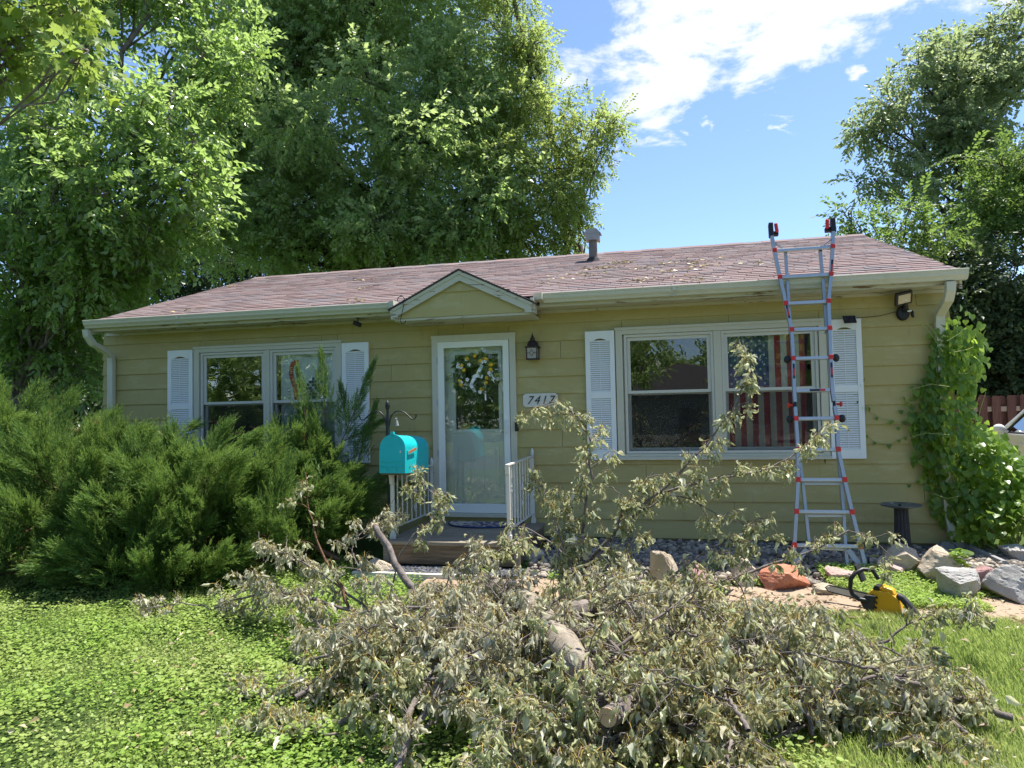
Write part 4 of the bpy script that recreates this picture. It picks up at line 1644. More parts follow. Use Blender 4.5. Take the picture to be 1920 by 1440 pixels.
def railing(x, ztop, label):
    t = thing('porch_railing', label, 'railing', (x, -0.65, PZ), None, 'white iron railings beside the porch')
    yf, yw = -1.245, -0.05
    for y in (yf, yw):
        m = MB()
        m.box(x - 0.017, x + 0.017, y - 0.017, y + 0.017, PZ if y == yf else PZ, ztop)
        m.box(x - 0.026, x + 0.026, y - 0.026, y + 0.026, PZ, PZ + 0.06)
        m.build('post', M['railwhite'], t, bevel=0.003)
    m = MB()
    m.bar((x, yf - 0.05, ztop - 0.004), (x, yw + 0.018, ztop + 0.012), 0.04, 0.016)
    m.prism([(yf - 0.05, ztop - 0.012), (yf - 0.02, ztop - 0.012), (yf - 0.02, ztop - 0.10), (yf - 0.035, ztop - 0.09)], x - 0.018, x + 0.018, 'x')
    m.build('top_rail', M['railwhite'], t, bevel=0.003)
    m = MB()
    m.bar((x, yf + 0.018, PZ + 0.11), (x, yw - 0.018, PZ + 0.11), 0.026, 0.012)
    m.build('bottom_rail', M['railwhite'], t, bevel=0.002)
    n = 8
    for i in range(n):
        y = yf + (yw - yf) * (i + 1) / (n + 1)
        m = MB()
        # square bar, twisted along its middle
        V, F = [], []
        K = 15
        for k in range(K):
            q = k / (K - 1)
            z = PZ + 0.117 + (ztop - PZ - 0.125) * q
            an = max(0, min(1, (q - 0.2) / 0.6)) * 3 * PI
            for c in range(4):
                V.append((x + 0.0095 * math.cos(an + PI / 4 + c * PI / 2), y + 0.0095 * math.sin(an + PI / 4 + c * PI / 2), z))
        for k in range(K - 1):
            for c in range(4):
                d = (c + 1) % 4
                F.append((k * 4 + c, k * 4 + d, k * 4 + 4 + d, k * 4 + 4 + c))
        m.add(V, F)
        m.build('baluster', M['railwhite'], t)
    yc = yf + (yw - yf) * 0.5
    for sgn in (-1, 1):
        m = MB()
        P = []
        for i in range(22):
            a = i / 21 * 2.6 * PI
            r = 0.055 * (1 - i / 30)
            P.append((x, yc + 0.045 + r * math.cos(a) * 0.6, (PZ + ztop) / 2 + sgn * (0.085 + r * math.sin(a))))
        m.tube(P, 0.007, 5)
        m.build('scroll', M['railwhite'], t, smooth=True)
    m = MB()
    m.lathe([(0.017, 0.0), (0.024, 0.02), (0.02, 0.05), (0.012, 0.075), (0.003, 0.085)], 10, (x, yw, ztop + 0.018))
    m.build('finial', M['railwhite'], t, smooth=True)
    return t


railing(-2.895, 0.80, 'white iron railing under the turquoise mailbox left of the porch')
railing(-1.672, 0.90, 'white iron railing along the right side of the porch')

# door mat
t = thing('door_mat', 'half round navy and cream door mat on the porch', 'door mat', (-2.21, -0.10, PZ + 0.004))
mt = NT('navy_cream_mat')
vor = mt.new('ShaderNodeTexVoronoi', feature='DISTANCE_TO_EDGE')
mt.l.new(mt.coord('Object', (1, 1.5, 1)), vor.inputs['Vector'])
vor.inputs['Scale'].default_value = 9
pat = mt.maprange(vor.outputs['Distance'], 0.09, 0.12)
M['mat'] = mt.done(mt.bsdf(mt.mix(pat, (0.52, 0.46, 0.38), (0.03, 0.04, 0.13)), 0.95, 0.1, 0, mt.bump(mt.noise(mt.coord('Object'), 300, 2), 0.6, 0.005)))
m = MB()
pts = [(0.43 * math.cos(a), -0.42 * math.sin(a) ** 0.8 if math.sin(a) > 0 else 0) for a in np.linspace(0, PI, 28)]
m.prism(pts, 0.0, 0.012, 'z')
m.build('mat_pile', M['mat'], t, local=True, bevel=0.004)
m = MB()
P = [(0.432 * math.cos(a), -0.422 * max(0, math.sin(a)) ** 0.8, 0.008) for a in np.linspace(0, PI, 28)]
m.tube(P, 0.009, 6)
m.build('border', M['navy'], t, local=True)

# mailbox
mbx = thing('mailbox', 'large turquoise arched mailbox with rusty flag stub above left railing', 'mailbox', (-2.80, -1.47, 0.835), (R_(-3.0), 0, R_(-3)))
MW, MHs, ML = 0.134, 0.245, 0.60


def arch(w, hs, n=14):
    return [(-w, 0), (w, 0)] + [(w * math.cos(a), hs + w * math.sin(a)) for a in np.linspace(0, PI, n)]


m = MB()
m.prism(arch(MW, MHs), 0.02, ML, 'y')
m.build('body', M['teal'], mbx, smooth=True, local=True)
m = MB()
m.prism(arch(MW + 0.006, MHs), -0.004, 0.035, 'y')
m.build('door', M['teal'], mbx, smooth=True, local=True)
d = [o for o in mbx.children if o.name.startswith('door')][0]
m = MB()
m.box(-MW - 0.001, MW + 0.001, -0.009, -0.0045, 0.108, 0.113)
m.box(-MW - 0.001, MW + 0.001, -0.009, -0.0045, 0.060, 0.064)
m.box(-0.05, -0.045, -0.008, -0.0045, 0.012, 0.059)
m.box(0.045, 0.05, -0.008, -0.0045, 0.012, 0.059)
m.build('door_rib', M['teal'], d, local=True)
m = MB()
m.box(-0.016, 0.016, -0.02, 0.02, MHs + MW + 0.003, MHs + MW + 0.032)
m.box(-0.012, 0.012, -0.012, -0.0045, MHs + MW - 0.03, MHs + MW - 0.006)
m.build('latch', M['teal'], d, local=True, bevel=0.004)
m = MB()
m.box(0.082, 0.096, -0.0065, -0.0045, 0.20, 0.225)
m.build('sticker', M['railwhite'], d, local=True)
m = MB()
m.bar((MW + 0.012, 0.06, 0.20), (MW + 0.018, 0.235, 0.245), 0.006, 0.026)
m.build('flag_arm', M['rust'], mbx, local=True)
m = MB()
m.box(MW + 0.001, MW + 0.014, 0.04, 0.075, 0.18, 0.225)
m.build('flag_mount', M['teal'], mbx, local=True, bevel=0.003)
m = MB()
m.box(-MW + 0.004, MW - 0.004, 0.02, ML - 0.02, -0.018, -0.001)
m.build('mount_board', M['deckfront'], mbx, local=True)
m = MB()
m.bar((-0.128, 0.27, -0.022), (0.11, 0.27, -0.022), 0.06, 0.008)
m.bar((-0.10, 0.27, -0.022), (-0.10, 0.27, -0.10), 0.03, 0.03, (0, 1, 0))
m.build('support_bracket', M['iron'], mbx, local=True)

# shepherd hook pole
sp = thing('shepherd_hook', 'black iron double shepherd hook pole standing behind the mailbox', 'garden hook', (-2.957, -1.20, -0.1))
m = MB()
m.tube([(0, 0, 0.0), (0, 0, 1.57)], 0.0125, 10)
m.tube([(0, 0, 1.28), (0, 0, 1.46)], 0.020, 10)
m.tube([(0, 0, 1.46), (0, 0, 1.52)], [0.020, 0.0135], 10)
m.build('pole', M['iron'], sp, local=True, smooth=True)
m = MB()
m.lathe([(0.010, 1.56), (0.021, 1.585), (0.025, 1.61), (0.022, 1.635), (0.012, 1.655), (0.002, 1.665)], 12)
m.build('finial', M['iron'], sp, local=True, smooth=True)
for s in (-1, 1):
    m = MB()
    P = [(0.018 * s, 0, 1.40), (0.024 * s, 0, 1.45), (0.045 * s, 0, 1.51), (0.085 * s, 0, 1.548), (0.14 * s, 0, 1.556), (0.19 * s, 0, 1.535), (0.235 * s, 0, 1.495), (0.265 * s, 0, 1.468), (0.295 * s, 0, 1.468), (0.312 * s, 0, 1.49), (0.314 * s, 0, 1.515)]
    m.tube(P, 0.0068, 8)
    m.build('hook_arm', M['iron'], sp, local=True, smooth=True)
bp = at(743.5, 791, y=-1.17)
t = thing('garden_bell', 'tiny grey cat shaped bell hanging beside the hook pole', 'bell', (bp[0], -1.17, bp[2]))
m = MB()
m.lathe([(0.026, -0.04), (0.020, -0.02), (0.015, 0.005), (0.010, 0.015)], 12)
m.sphere((-0.006, 0, 0.026), 0.014, 8, 6)
m.prism([(-0.019, 0.032), (-0.008, 0.036), (-0.015, 0.052)], -0.003, 0.003)
m.prism([(-0.005, 0.036), (0.006, 0.032), (0.002, 0.052)], -0.003, 0.003)
m.build('bell_body', M['cement'], t, local=True, smooth=True)
m = MB()
m.tube([(-0.005, 0, 0.04), (-0.02, 0.0, 0.07), (-0.055, -0.015, 0.085)], 0.002, 5)
m.build('hanger', M['iron'], t, local=True)

# ================================================================== LADDER
LA = np.array([0, -1.20, -0.10])
LB = np.array([0, -0.53, 2.68])
LD = (LB - LA) / np.linalg.norm(LB - LA)
LN = np.array([0, -LD[2], LD[1]])      # towards the street
lad = thing('ladder', 'silver multi position ladder with red rung caps leaning on the right eave', 'ladder', (1.25, -1.20, -0.10))


def lp(x, s, n=0.0):
    return np.array([x, 0, 0]) + LA + LD * s + LN * n


rs = [0.26, 0.5625, 0.8555, 1.138, 1.437, 1.712, 2.036, 2.333, 2.614, 2.90, 3.197]
lx = [0.974, 1.012, 1.047, 1.066, 1.068, 1.072, 1.084, 1.090, 1.053, 1.016, 0.983]
rx = [1.529, 1.485, 1.447, 1.416, 1.427, 1.411, 1.423, 1.437, 1.449, 1.496, 1.535]
for side, xs in ((-1, lx), (1, rx)):
    S = [0.0] + rs + [3.42]
    X = [xs[0] - (xs[1] - xs[0]) * 0.8] + xs + [xs[-1] + (xs[-1] - xs[-2]) * 0.6]
    for lo, hi in ((0.0, 1.55), (1.60, 3.42)):
        ss = [q for q in [lo] + [v for v in S if lo < v < hi] + [hi]]
        m = MB()
        P = [lp(np.interp(q, S, X), q) for q in ss]
        for a, b in zip(P[:-1], P[1:]):
            m.bar(a, b, 0.030, 0.062, LN)
        m.build('rail', M['alu'], lad)
    # hinge and knobs at the middle
    m = MB()
    xm = np.interp(1.575, S, X)
    m.bar(lp(xm, 1.50), lp(xm, 1.655), 0.02, 0.045, LN)
    h = m.build('hinge', M['iron'], lad, bevel=0.004)
    m = MB()
    P = lp(xm + side * 0.018, 1.575)
    m.tube([P, P + np.array([side * 0.035, 0, 0]), P + np.array([side * 0.036, 0, 0]), P + np.array([side * 0.052, 0, 0])], [0.010, 0.012, 0.026, 0.022], 12)
    m.build('hinge_knob', M['redplastic'], h, smooth=True)
    for s in (1.437, 2.036):
        m = MB()
        xk = np.interp(s, S, X) + side * 0.052
        c = lp(xk, s, -0.01)
        m.sphere(c, 0.034, 12, 8, sc=(0.95, 0.6, 1.15))
        m.bar(lp(xk - side * 0.05, s), lp(xk, s), 0.02, 0.02, LN)
        m.build('rock_lock', M['black'], lad, smooth=True)
    # top standoff bumper
    m = MB()
    xt = X[-1]
    m.bar(lp(xt, 3.36), lp(xt, 3.51), 0.045, 0.075, LN)
    m.bar(lp(xt - side * 0.045, 3.385, -0.03), lp(xt - side * 0.045, 3.43, -0.03), 0.06, 0.05, LN)
    bmp = m.build('top_bumper', M['black'], lad, bevel=0.008)
    m = MB()
    m.bar(lp(xt - side * 0.058, 3.405, 0.012), lp(xt - side * 0.05, 3.505, 0.008), 0.034, 0.03, LN)
    m.build('bumper_pad', M['redplastic'], bmp, bevel=0.009)
    # brace at the top
    m = MB()
    m.bar(lp(X[-2] - side * 0.10, 3.205, 0.0), lp(X[-1] - side * 0.012, 3.30, 0.0), 0.006, 0.022, LN)
    m.build('brace', M['alu'], lad)
    # foot
    m = MB()
    m.bar(lp(X[0], 0.0), lp(X[0] + side * 0.004, 0.10), 0.036, 0.068, LN)
    m.bar(lp(X[0] + side * 0.022, -0.02, 0.0), lp(X[0] + side * 0.022, 0.17, 0.0), 0.006, 0.06, LN)
    m.build('foot', M['black'], lad, bevel=0.004)
    # warning labels
    m = MB()
    for s0, c in ((1.83, 0), (2.45 if side < 0 else 2.9, 0)):
        x0, x1 = np.interp(s0, S, X), np.interp(s0 + 0.15, S, X)
        m.bar(lp(x0, s0, 0.0315), lp(x1, s0 + 0.15, 0.0315), 0.018, 0.0012, LN, 0)
        xa, xb = np.interp(s0 + 0.03, S, X), np.interp(s0 + 0.10, S, X)
        m.bar(lp(xa, s0 + 0.03, 0.0330), lp(xb, s0 + 0.10, 0.0330), 0.016, 0.0012, LN, 1)
    m.build('label', [M['black'], M['redplastic']], lad)
for i, s in enumerate(rs):
    m = MB()
    xa, xb = lx[i] + 0.017, rx[i] - 0.017
    m.bar(lp(xa, s, 0.004), lp(xb, s, 0.004), 0.034, 0.036, LN)
    r = m.build('rung', M['alu2'], lad, bevel=0.006)
    if i == 5:
        m = MB()
        m.bar(lp(xa + 0.12, s, 0.0235), lp(xa + 0.21, s, 0.0235), 0.02, 0.001, LN, 0)
        m.bar(lp(xa + 0.212, s, 0.0235), lp(xa + 0.26, s, 0.0235), 0.02, 0.001, LN, 1)
        m.build('label', [M['black'], M['redplastic']], r)
    else:
        for x in (lx[i], rx[i]):
            m = MB()
            a = np.array(lp(x - 0.021, s, 0.032))
            m.bar(a, np.array(lp(x + 0.021, s, 0.032)), 0.046, 0.010, LN)
            m.build('rung_cap', M['redplastic'], r, bevel=0.006)
# inner ladder sections
def inner(pts, name='inner_rail'):
    m = MB()
    for a, b in zip(pts[:-1], pts[1:]):
        m.bar(a, b, 0.026, 0.052, LN)
    return m.build(name, M['alu'], lad)


def lad_at(px_, py_, n=-0.045):
    d = ray(px_, py_)
    A = LA + LN * n
    t_ = ((A - CAM_P) @ LN) / (d @ LN)
    return CAM_P + d * t_


for pts in (((1473, 476), (1478, 560), (1482, 625)), ((1538, 473), (1544, 545), (1550, 625)),
            ((1497, 850), (1505, 905), (1510, 955), (1517, 1022)), ((1571, 846), (1577, 905), (1581, 955), (1585, 1030), (1592, 1092))):
    ir = inner([lad_at(*q) for q in pts])
    if pts[0][1] < 500:
        m = MB()
        p0, p1 = lad_at(pts[0][0], pts[0][1]), lad_at(pts[0][0], pts[0][1] - 4)
        m.bar(p0, p1, 0.028, 0.056, LN)
        m.build('end_cap', M['black'], ir)
for a, b in (((1505, 907), (1578, 907)), ((1512, 967), (1582, 967)), ((1517, 1027), (1586, 1030))):
    m = MB()
    m.bar(lad_at(*a), lad_at(*b), 0.03, 0.03, LN)
    m.build('inner_rung', M['alu2'], lad, bevel=0.005)
for a, b in (((1513, 1030), (1490, 1056)), ((1590, 1030), (1622, 1072))):
    m = MB()
    m.bar(lad_at(*a, n=-0.01), lad_at(*b, n=-0.01), 0.045, 0.006, LN)
    m.build('leg_brace', M['alu'], lad)

# ================================================================== BIRD BATH
t = thing('bird_bath', 'dark fluted pedestal with shallow grey round basin by the wall', 'bird bath', (2.085, -0.36, -0.07))
m = MB()
prof = [(0.072, 0.07), (0.062, 0.46)]
V, F = [], []
n = 36
for r, z in ((0.078, 0.06), (0.072, 0.20), (0.066, 0.34), (0.062, 0.47)):
    for i in range(n):
        a = 2 * PI * i / n
        q = r * (1 - 0.13 * (1 if i % 3 == 0 else 0))
        V.append((q * math.cos(a), q * math.sin(a), z))
for k in range(3):
    for i in range(n):
        j = (i + 1) % n
        F.append((k * n + i, k * n + j, k * n + n + j, k * n + n + i))
m.add(V, F)
mr = m_plain('weathered_iron', (0.05, 0.046, 0.048), 0.75, 0.3, 0.0, 0.5, 25, 0.3, 60, (1, 1, 1), ((0.13, 0.075, 0.05), 9, 0.58, 0.1))
m.build('column', mr, t, local=True)
m = MB()
m.lathe([(0.135, 0.0), (0.13, 0.025), (0.10, 0.04), (0.085, 0.06), (0.08, 0.075)], 24)
m.build('base', mr, t, local=True, smooth=True)
m = MB()
m.lathe([(0.065, 0.462), (0.12, 0.478), (0.182, 0.492), (0.186, 0.505), (0.178, 0.508), (0.14, 0.496), (0.05, 0.490), (0.001, 0.489)], 32)
M['basin'] = m_plain('basin_enamel', (0.10, 0.115, 0.13), 0.35, 0.55, 0.1, 0.25, 8, 0, 0, (1, 1, 1), ((0.42, 0.40, 0.36), 7, 0.60, 0.04))
m.build('basin', M['basin'], t, local=True, smooth=True)
m = MB()
m.lathe([(0.012, 0.49), (0.016, 0.50), (0.004, 0.512)], 10, (-0.01, 0.0, 0))
m.build('center_knob', M['iron'], t, local=True)

# ================================================================== STONES
def rock(name, label, mat, c, size, rotz=0.0, seed=0, flat=0.0, rough=0.22, group='stones edging the gravel bed'):
    rng = np.random.default_rng(seed)
    bm = bmesh.new()
    bmesh.ops.create_icosphere(bm, subdivisions=5, radius=1.0)
    V = np.array([v.co[:] for v in bm.verts])
    # chop with random planes for faceted broken stone
    for _ in range(15):
        nrm = rng.normal(size=3)
        nrm /= np.linalg.norm(nrm)
        d = rng.uniform(0.48, 0.80)
        h = V @ nrm - d
        V = V - np.where(h > 0, h, 0)[:, None] * nrm
    V /= np.abs(V).max(axis=0)
    for f, a in ((2.3, 0.06), (7.1, 0.03), (19.0, 0.022), (41.0, 0.014)):
        ph = rng.uniform(0, 9, (3, 3))
        dsp = sum(np.sin(V @ ph[i] * f / 4 + ph[i, 0]) for i in range(3)) / 3
        V = V * (1 + a * rough / 0.22 * dsp)[:, None]
    for v, p in zip(bm.verts, V):
        v.co = p
    bm.normal_update()
    me = bpy.data.meshes.new(name)
    bm.to_mesh(me)
    bm.free()
    me.materials.append(mat)
    me.polygons.foreach_set('use_smooth', [True] * len(me.polygons))
    try:
        me.set_sharp_from_angle(angle=R_(14))
    except Exception:
        pass
    me.transform(Matrix.Diagonal((size[0] / 2, size[1] / 2, size[2] / 2, 1)))
    o = put(name, me, None, c)
    o.rotation_euler = (rng.uniform(-0.15, 0.15), rng.uniform(-0.2, 0.2), rotz)
    tag(o, label, 'stone', group)
    return o


ROCKS = [
    ('upright tan slab stone standing left of the mauve stone', 'tan', (1242, 1075), 0.33, (0.28, 0.22, 0.50), 0.2, 1),
    ('small mauve stone between the upright tan slab and tan boulder', 'mauve', (1308, 1078), 0.2, (0.26, 0.24, 0.25), 0.5, 2),
    ('pointed tan boulder left of the red boulder', 'tan', (1396, 1072), 0.2, (0.24, 0.22, 0.32), 0.1, 3),
    ('large orange red boulder beside the ladder foot', 'redrock', (1460, 1080), 0.2, (0.50, 0.38, 0.28), -0.1, 4),
    ('cream stone just under the ladder', 'pinkrock', (1570, 1082), 0.2, (0.26, 0.24, 0.19), 0.4, 5),
    ('flat tan stone lying in front of the cream stone', 'tan', (1550, 1100), 0.2, (0.30, 0.20, 0.12), 0.2, 16),
    ('tan boulder just below the bird bath', 'tan', (1690, 1062), 0.2, (0.40, 0.34, 0.34), 0.5, 6),
    ('broad tan boulder right of the bird bath with bright top', 'tan', (1755, 1068), 0.2, (0.46, 0.38, 0.40), -0.2, 7),
    ('round grey boulder behind the leafy weed', 'greyrock', (1788, 1092), 0.2, (0.42, 0.34, 0.33), 0.9, 8),
    ('pink flat stone beside the wilted twig and chainsaw', 'pinkrock', (1678, 1078), 0.2, (0.26, 0.20, 0.17), 0.3, 9),
    ('small dark maroon stone between two grey boulders', 'mauve', (1842, 1088), 0.2, (0.24, 0.22, 0.28), 0.3, 10),
    ('long pale grey boulder at the right edge of the path', 'greyrock', (1898, 1092), 0.2, (0.50, 0.38, 0.36), -0.45, 11),
    ('grey boulder under the vine shrub at the right edge', 'greyrock', (1914, 1052), 0.2, (0.36, 0.30, 0.20), 0.2, 12),
    ('tan stone at the left front corner of the porch', 'tan', (712, 1058), 0.2, (0.34, 0.28, 0.24), 0.3, 13),
    ('smooth pale grey stone against the porch right side', 'greyrock', (1062, 1030), 0.2, (0.34, 0.34, 0.28), 0.1, 14),
    ('low pale grey stone beside the porch right front corner', 'greyrock', (1005, 1050), 0.2, (0.26, 0.22, 0.18), 0.1, 15),
]
for lab, mt_, pxy, _, size, rz, sdv in ROCKS:
    zc = -0.12 + size[2] * 0.32
    p = at(pxy[0], pxy[1], z=zc)
    rock('stone', lab, M[mt_], (p[0], p[1], float(gz(p[0], p[1])) + size[2] * 0.30), size, rz, sdv)

# gravel beds: loose pebbles, uncountable
def pebbles(name, label, n, xr, yr, zf, rmin, rmax, mat, seed):
    rng = np.random.default_rng(seed)
    bm = bmesh.new()
    bmesh.ops.create_icosphere(bm, subdivisions=1, radius=1.0)
    TV = np.array([v.co[:] for v in bm.verts])
    TF = np.array([[v.index for v in f.verts] for f in bm.faces])
    bm.free()
    x = rng.uniform(*xr, n)
    y = rng.uniform(*yr, n)
    r = rmin + (rmax - rmin) * rng.random(n) ** 2
    pos = np.stack([x, y, zf(x, y) + r * 0.25], 1)
    Rm = frames(rng.normal(size=(n, 3)) * np.array([1, 1, 0.25]), rng, np.array([0, 0, 1.0]), 0.3)
    sc = r[:, None] * np.stack([rng.uniform(0.9, 1.5, n), rng.uniform(0.7, 1.1, n), rng.uniform(0.5, 0.8, n)], 1)
    V, F = instance(TV, TF, pos, Rm, sc)
    o = put(name, np_mesh(name, V, F, mat, None, True), None, None, label, 'stuff')
    return o


gt = NT('river_pebble')
ri = gt.new('ShaderNodeNewGeometry').outputs['Random Per Island']
M['pebble'] = gt.done(gt.bsdf(gt.mix(gt.math('MULTIPLY', gt.noise(gt.coord('Object'), 60, 3), 0.5), gt.ramp(ri, [(0, (0.11, 0.10, 0.09)), (0.4, (0.22, 0.195, 0.17)), (0.7, (0.36, 0.30, 0.235)), (1, (0.54, 0.46, 0.36))]), (0.12, 0.105, 0.09)), 0.75, 0.3))
pebbles('gravel', 'grey river pebbles in the bed along the house wall', 5200, (-1.45, 3.6), (-1.55, -0.02), lambda x, y: gz(x, y) + 0.02, 0.014, 0.045, M['pebble'], 3)
gt = NT('dark_gravel_chip')
ri = gt.new('ShaderNodeNewGeometry').outputs['Random Per Island']
M['chip'] = gt.done(gt.bsdf(gt.ramp(ri, [(0, (0.03, 0.032, 0.036)), (0.6, (0.07, 0.075, 0.085)), (1, (0.16, 0.16, 0.17))]), 0.7, 0.35))
pebbles('dark_gravel', 'dark blue grey gravel strip in front of the porch', 2600, (-3.0, -1.5), (-1.66, -1.39), lambda x, y: np.full_like(x, -0.095), 0.008, 0.022, M['chip'], 4)
mb = MB()
mb.box(-1.5, 3.7, -1.6, 0.0, -0.3, -0.045)
for i in (1,):
    pass
bed = NT('bed_soil')
M['bed'] = bed.done(bed.bsdf(bed.mix(bed.noise(bed.coord('Object'), 30, 5), (0.10, 0.09, 0.08), (0.2, 0.18, 0.155)), 0.95, 0.1))
mb = MB()
V, F = [], []
xs = np.linspace(-1.48, 3.7, 30)
ys = np.linspace(-1.62, 0.011, 10)
for j, y in enumerate(ys):
    for x in xs:
        V.append((x, y, float(gz(x, y)) + 0.012 + 0.006 * math.sin(x * 9 + y * 7)))
for j in range(len(ys) - 1):
    for i in range(len(xs) - 1):
        a = j * len(xs) + i
        F.append((a, a + 1, a + 1 + len(xs), a + len(xs)))
mb.add(V, F)
mb.build('flower_bed', M['bed'], None, kind='structure', label='bare earth bed along the house wall')
t = MB()
t.box(-3.12, -1.72, -1.735, -1.675, -0.19, -0.085)
o = t.build('edging_board', M['edge'], None, bevel=0.006)
tag(o, 'pale edging board in front of the dark gravel by the porch', 'edging')
# splash block and foundation ledge
t = thing('splash_block', 'grey concrete splash block under the right downspout', 'splash block', (2.55, -0.50, -0.05))
m = MB()
m.add([(-0.16, -0.35, -0.05), (0.22, -0.35, -0.05), (0.15, 0.3, -0.05), (-0.1, 0.3, -0.05), (-0.16, -0.35, 0.0), (0.22, -0.35, 0.0), (0.15, 0.3, 0.03), (-0.1, 0.3, 0.03)],
      [(3, 2, 1, 0), (4, 5, 6, 7), (0, 1, 5, 4), (1, 2, 6, 5), (2, 3, 7, 6), (3, 0, 4, 7)])
m.build('trough', M['cement'], t, local=True)
m = MB()
m.bar((-0.165, -0.35, 0.02), (-0.105, 0.30, 0.05), 0.045, 0.07)
m.bar((0.225, -0.35, 0.02), (0.155, 0.30, 0.05), 0.045, 0.07)
m.bar((-0.08, 0.30, 0.06), (0.13, 0.30, 0.06), 0.05, 0.08)
m.build('rim', M['cement'], t, local=True, bevel=0.01)
o = MB()
o.tube([(1.55, -0.75, -0.02), (1.75, -0.62, -0.03), (2.0, -0.72, -0.03), (2.25, -0.66, -0.03)], 0.013, 8)
o = o.build('garden_hose', m_plain('hose_yellow', (0.35, 0.30, 0.06), 0.5), None, smooth=True)
tag(o, 'short yellow hose end lying on the pebbles near the ladder', 'hose')

# ================================================================== CHAINSAW
cp = at(1655, 1150, z=-0.15)
cs = thing('chainsaw', 'yellow and black cordless chainsaw lying on the path edge', 'chainsaw', (cp[0], cp[1], -0.155), (0, R_(6), R_(-28)))
m = MB()
m.prism([(-0.10, 0.02), (0.12, 0.0), (0.14, 0.03), (0.10, 0.15), (0.04, 0.185), (-0.08, 0.17), (-0.115, 0.12)], -0.045, 0.05, 'y')
m.prism([(-0.03, 0.182), (0.08, 0.165), (0.06, 0.205), (-0.01, 0.215)], -0.035, 0.04, 'y')
body = m.build('motor_housing', M['yellow'], cs, local=True, bevel=0.012)
m = MB()
for k in range(3):
    z = 0.05 + k * 0.038
    m.add([(-0.075, -0.0475, z), (-0.03, -0.0475, z - 0.010), (-0.03, -0.0475, z + 0.004), (-0.075, -0.0475, z + 0.016), (-0.075, -0.0445, z), (-0.03, -0.0445, z - 0.010), (-0.03, -0.0445, z + 0.004), (-0.075, -0.0445, z + 0.016)],
          [(0, 1, 2, 3), (7, 6, 5, 4), (0, 4, 5, 1), (1, 5, 6, 2), (2, 6, 7, 3), (3, 7, 4, 0)])
m.build('vent_slot', M['black'], body, local=True)
m = MB()
for k in range(4):
    x = -0.005 + k * 0.02
    m.bar((x, -0.03, 0.218 - k * 0.008), (x + 0.002, 0.036, 0.218 - k * 0.008), 0.008, 0.008)
m.build('cap_rib', M['yellow'], body, local=True)
m = MB()
m.prism([(-0.02, 0.186), (-0.075, 0.176), (-0.06, 0.208), (-0.03, 0.212)], -0.04, 0.045, 'y')
m.build('battery_clip', M['black'], cs, local=True, bevel=0.006)
m = MB()
m.tube([(0.09, -0.01, 0.165), (0.13, -0.015, 0.155), (0.185, -0.02, 0.10), (0.225, -0.02, 0.045), (0.245, -0.02, 0.01)], [0.024, 0.027, 0.026, 0.024, 0.02], 10)
m.build('rear_handle', M['rubber'], cs, local=True, smooth=True)
m = MB()
m.prism([(0.12, 0.0), (0.22, -0.005), (0.235, 0.03), (0.19, 0.06), (0.14, 0.05)], -0.035, 0.0, 'y')
m.build('hand_guard_base', M['yellow'], cs, local=True, bevel=0.008)
m = MB()
m.tube([(-0.09, -0.07, 0.09), (-0.15, -0.085, 0.09), (-0.195, -0.09, 0.115), (-0.215, -0.09, 0.16), (-0.215, -0.085, 0.23), (-0.195, -0.06, 0.275), (-0.16, 0.0, 0.30), (-0.10, 0.04, 0.30), (-0.06, 0.055, 0.24)], 0.0165, 10)
m.build('front_handle', M['black'], cs, local=True, smooth=True)
m = MB()
m.add([(-0.20, -0.05, 0.33), (-0.20, 0.06, 0.33), (-0.14, 0.06, 0.215), (-0.14, -0.05, 0.215), (-0.215, -0.05, 0.325), (-0.215, 0.06, 0.325), (-0.155, 0.06, 0.21), (-0.155, -0.05, 0.21)],
      [(0, 1, 2, 3), (7, 6, 5, 4), (0, 4, 5, 1), (1, 5, 6, 2), (2, 6, 7, 3), (3, 7, 4, 0)])
m.build('chain_brake', M['black'], cs, local=True, bevel=0.004)
m = MB()
m.prism([(-0.115, 0.02), (-0.05, 0.02), (-0.04, 0.14), (-0.11, 0.13), (-0.15, 0.08)], -0.075, -0.047, 'y')
m.build('side_cover', M['rubber'], cs, local=True, bevel=0.008)
m = MB()
P = [(-0.11, 0.055), (-0.11, 0.105), (-0.40, 0.10), (-0.43, 0.08), (-0.40, 0.06)]
m.prism(P, 0.052, 0.058, 'y')
m.build('guide_bar', M['alu'], cs, local=True)
m = MB()
loop = [(-0.10, 0.05), (-0.41, 0.055), (-0.436, 0.08), (-0.41, 0.105), (-0.10, 0.11)]
m.tube([(x, 0.055, z) for x, z in loop], 0.006, 6)
m.build('saw_chain', M['iron'], cs, local=True)

# ================================================================== FENCE, CAR
fen = thing('fence', 'dark brown board on board fence behind the vine shrub', 'fence', (7, 6.0, -0.1))
pm_ = MB()
pm_.prism([(-0.068, 0.0), (0.068, 0.0), (0.068, 1.62), (0.04, 1.66), (-0.04, 1.66), (-0.068, 1.62)], -0.01, 0.01, 'y')
pme = pm_.mesh('picket', M['fence'], bevel=0.002)
for i in range(46):
    for side in (0, 1):
        x = 3.6 + i * 0.222 + side * 0.111
        o = put('picket', pme, fen, (x - 7, (-0.045 if side == 0 else 0.045), random.uniform(-0.015, 0.01)))
        o.rotation_euler = (0, random.uniform(-0.008, 0.008), 0)
for z in (0.3, 0.95, 1.38):
    m = MB()
    m.box(3.5 - 7, 14 - 7, -0.033, 0.033, z, z + 0.085)
    m.build('fence_rail', M['railwood'] if z == 0.95 or z > 1 else M['fence'], fen, local=True)

car = thing('parked_car', 'white car parked in the driveway behind the vine shrub', 'car', (5.65, 3.35, -0.03))
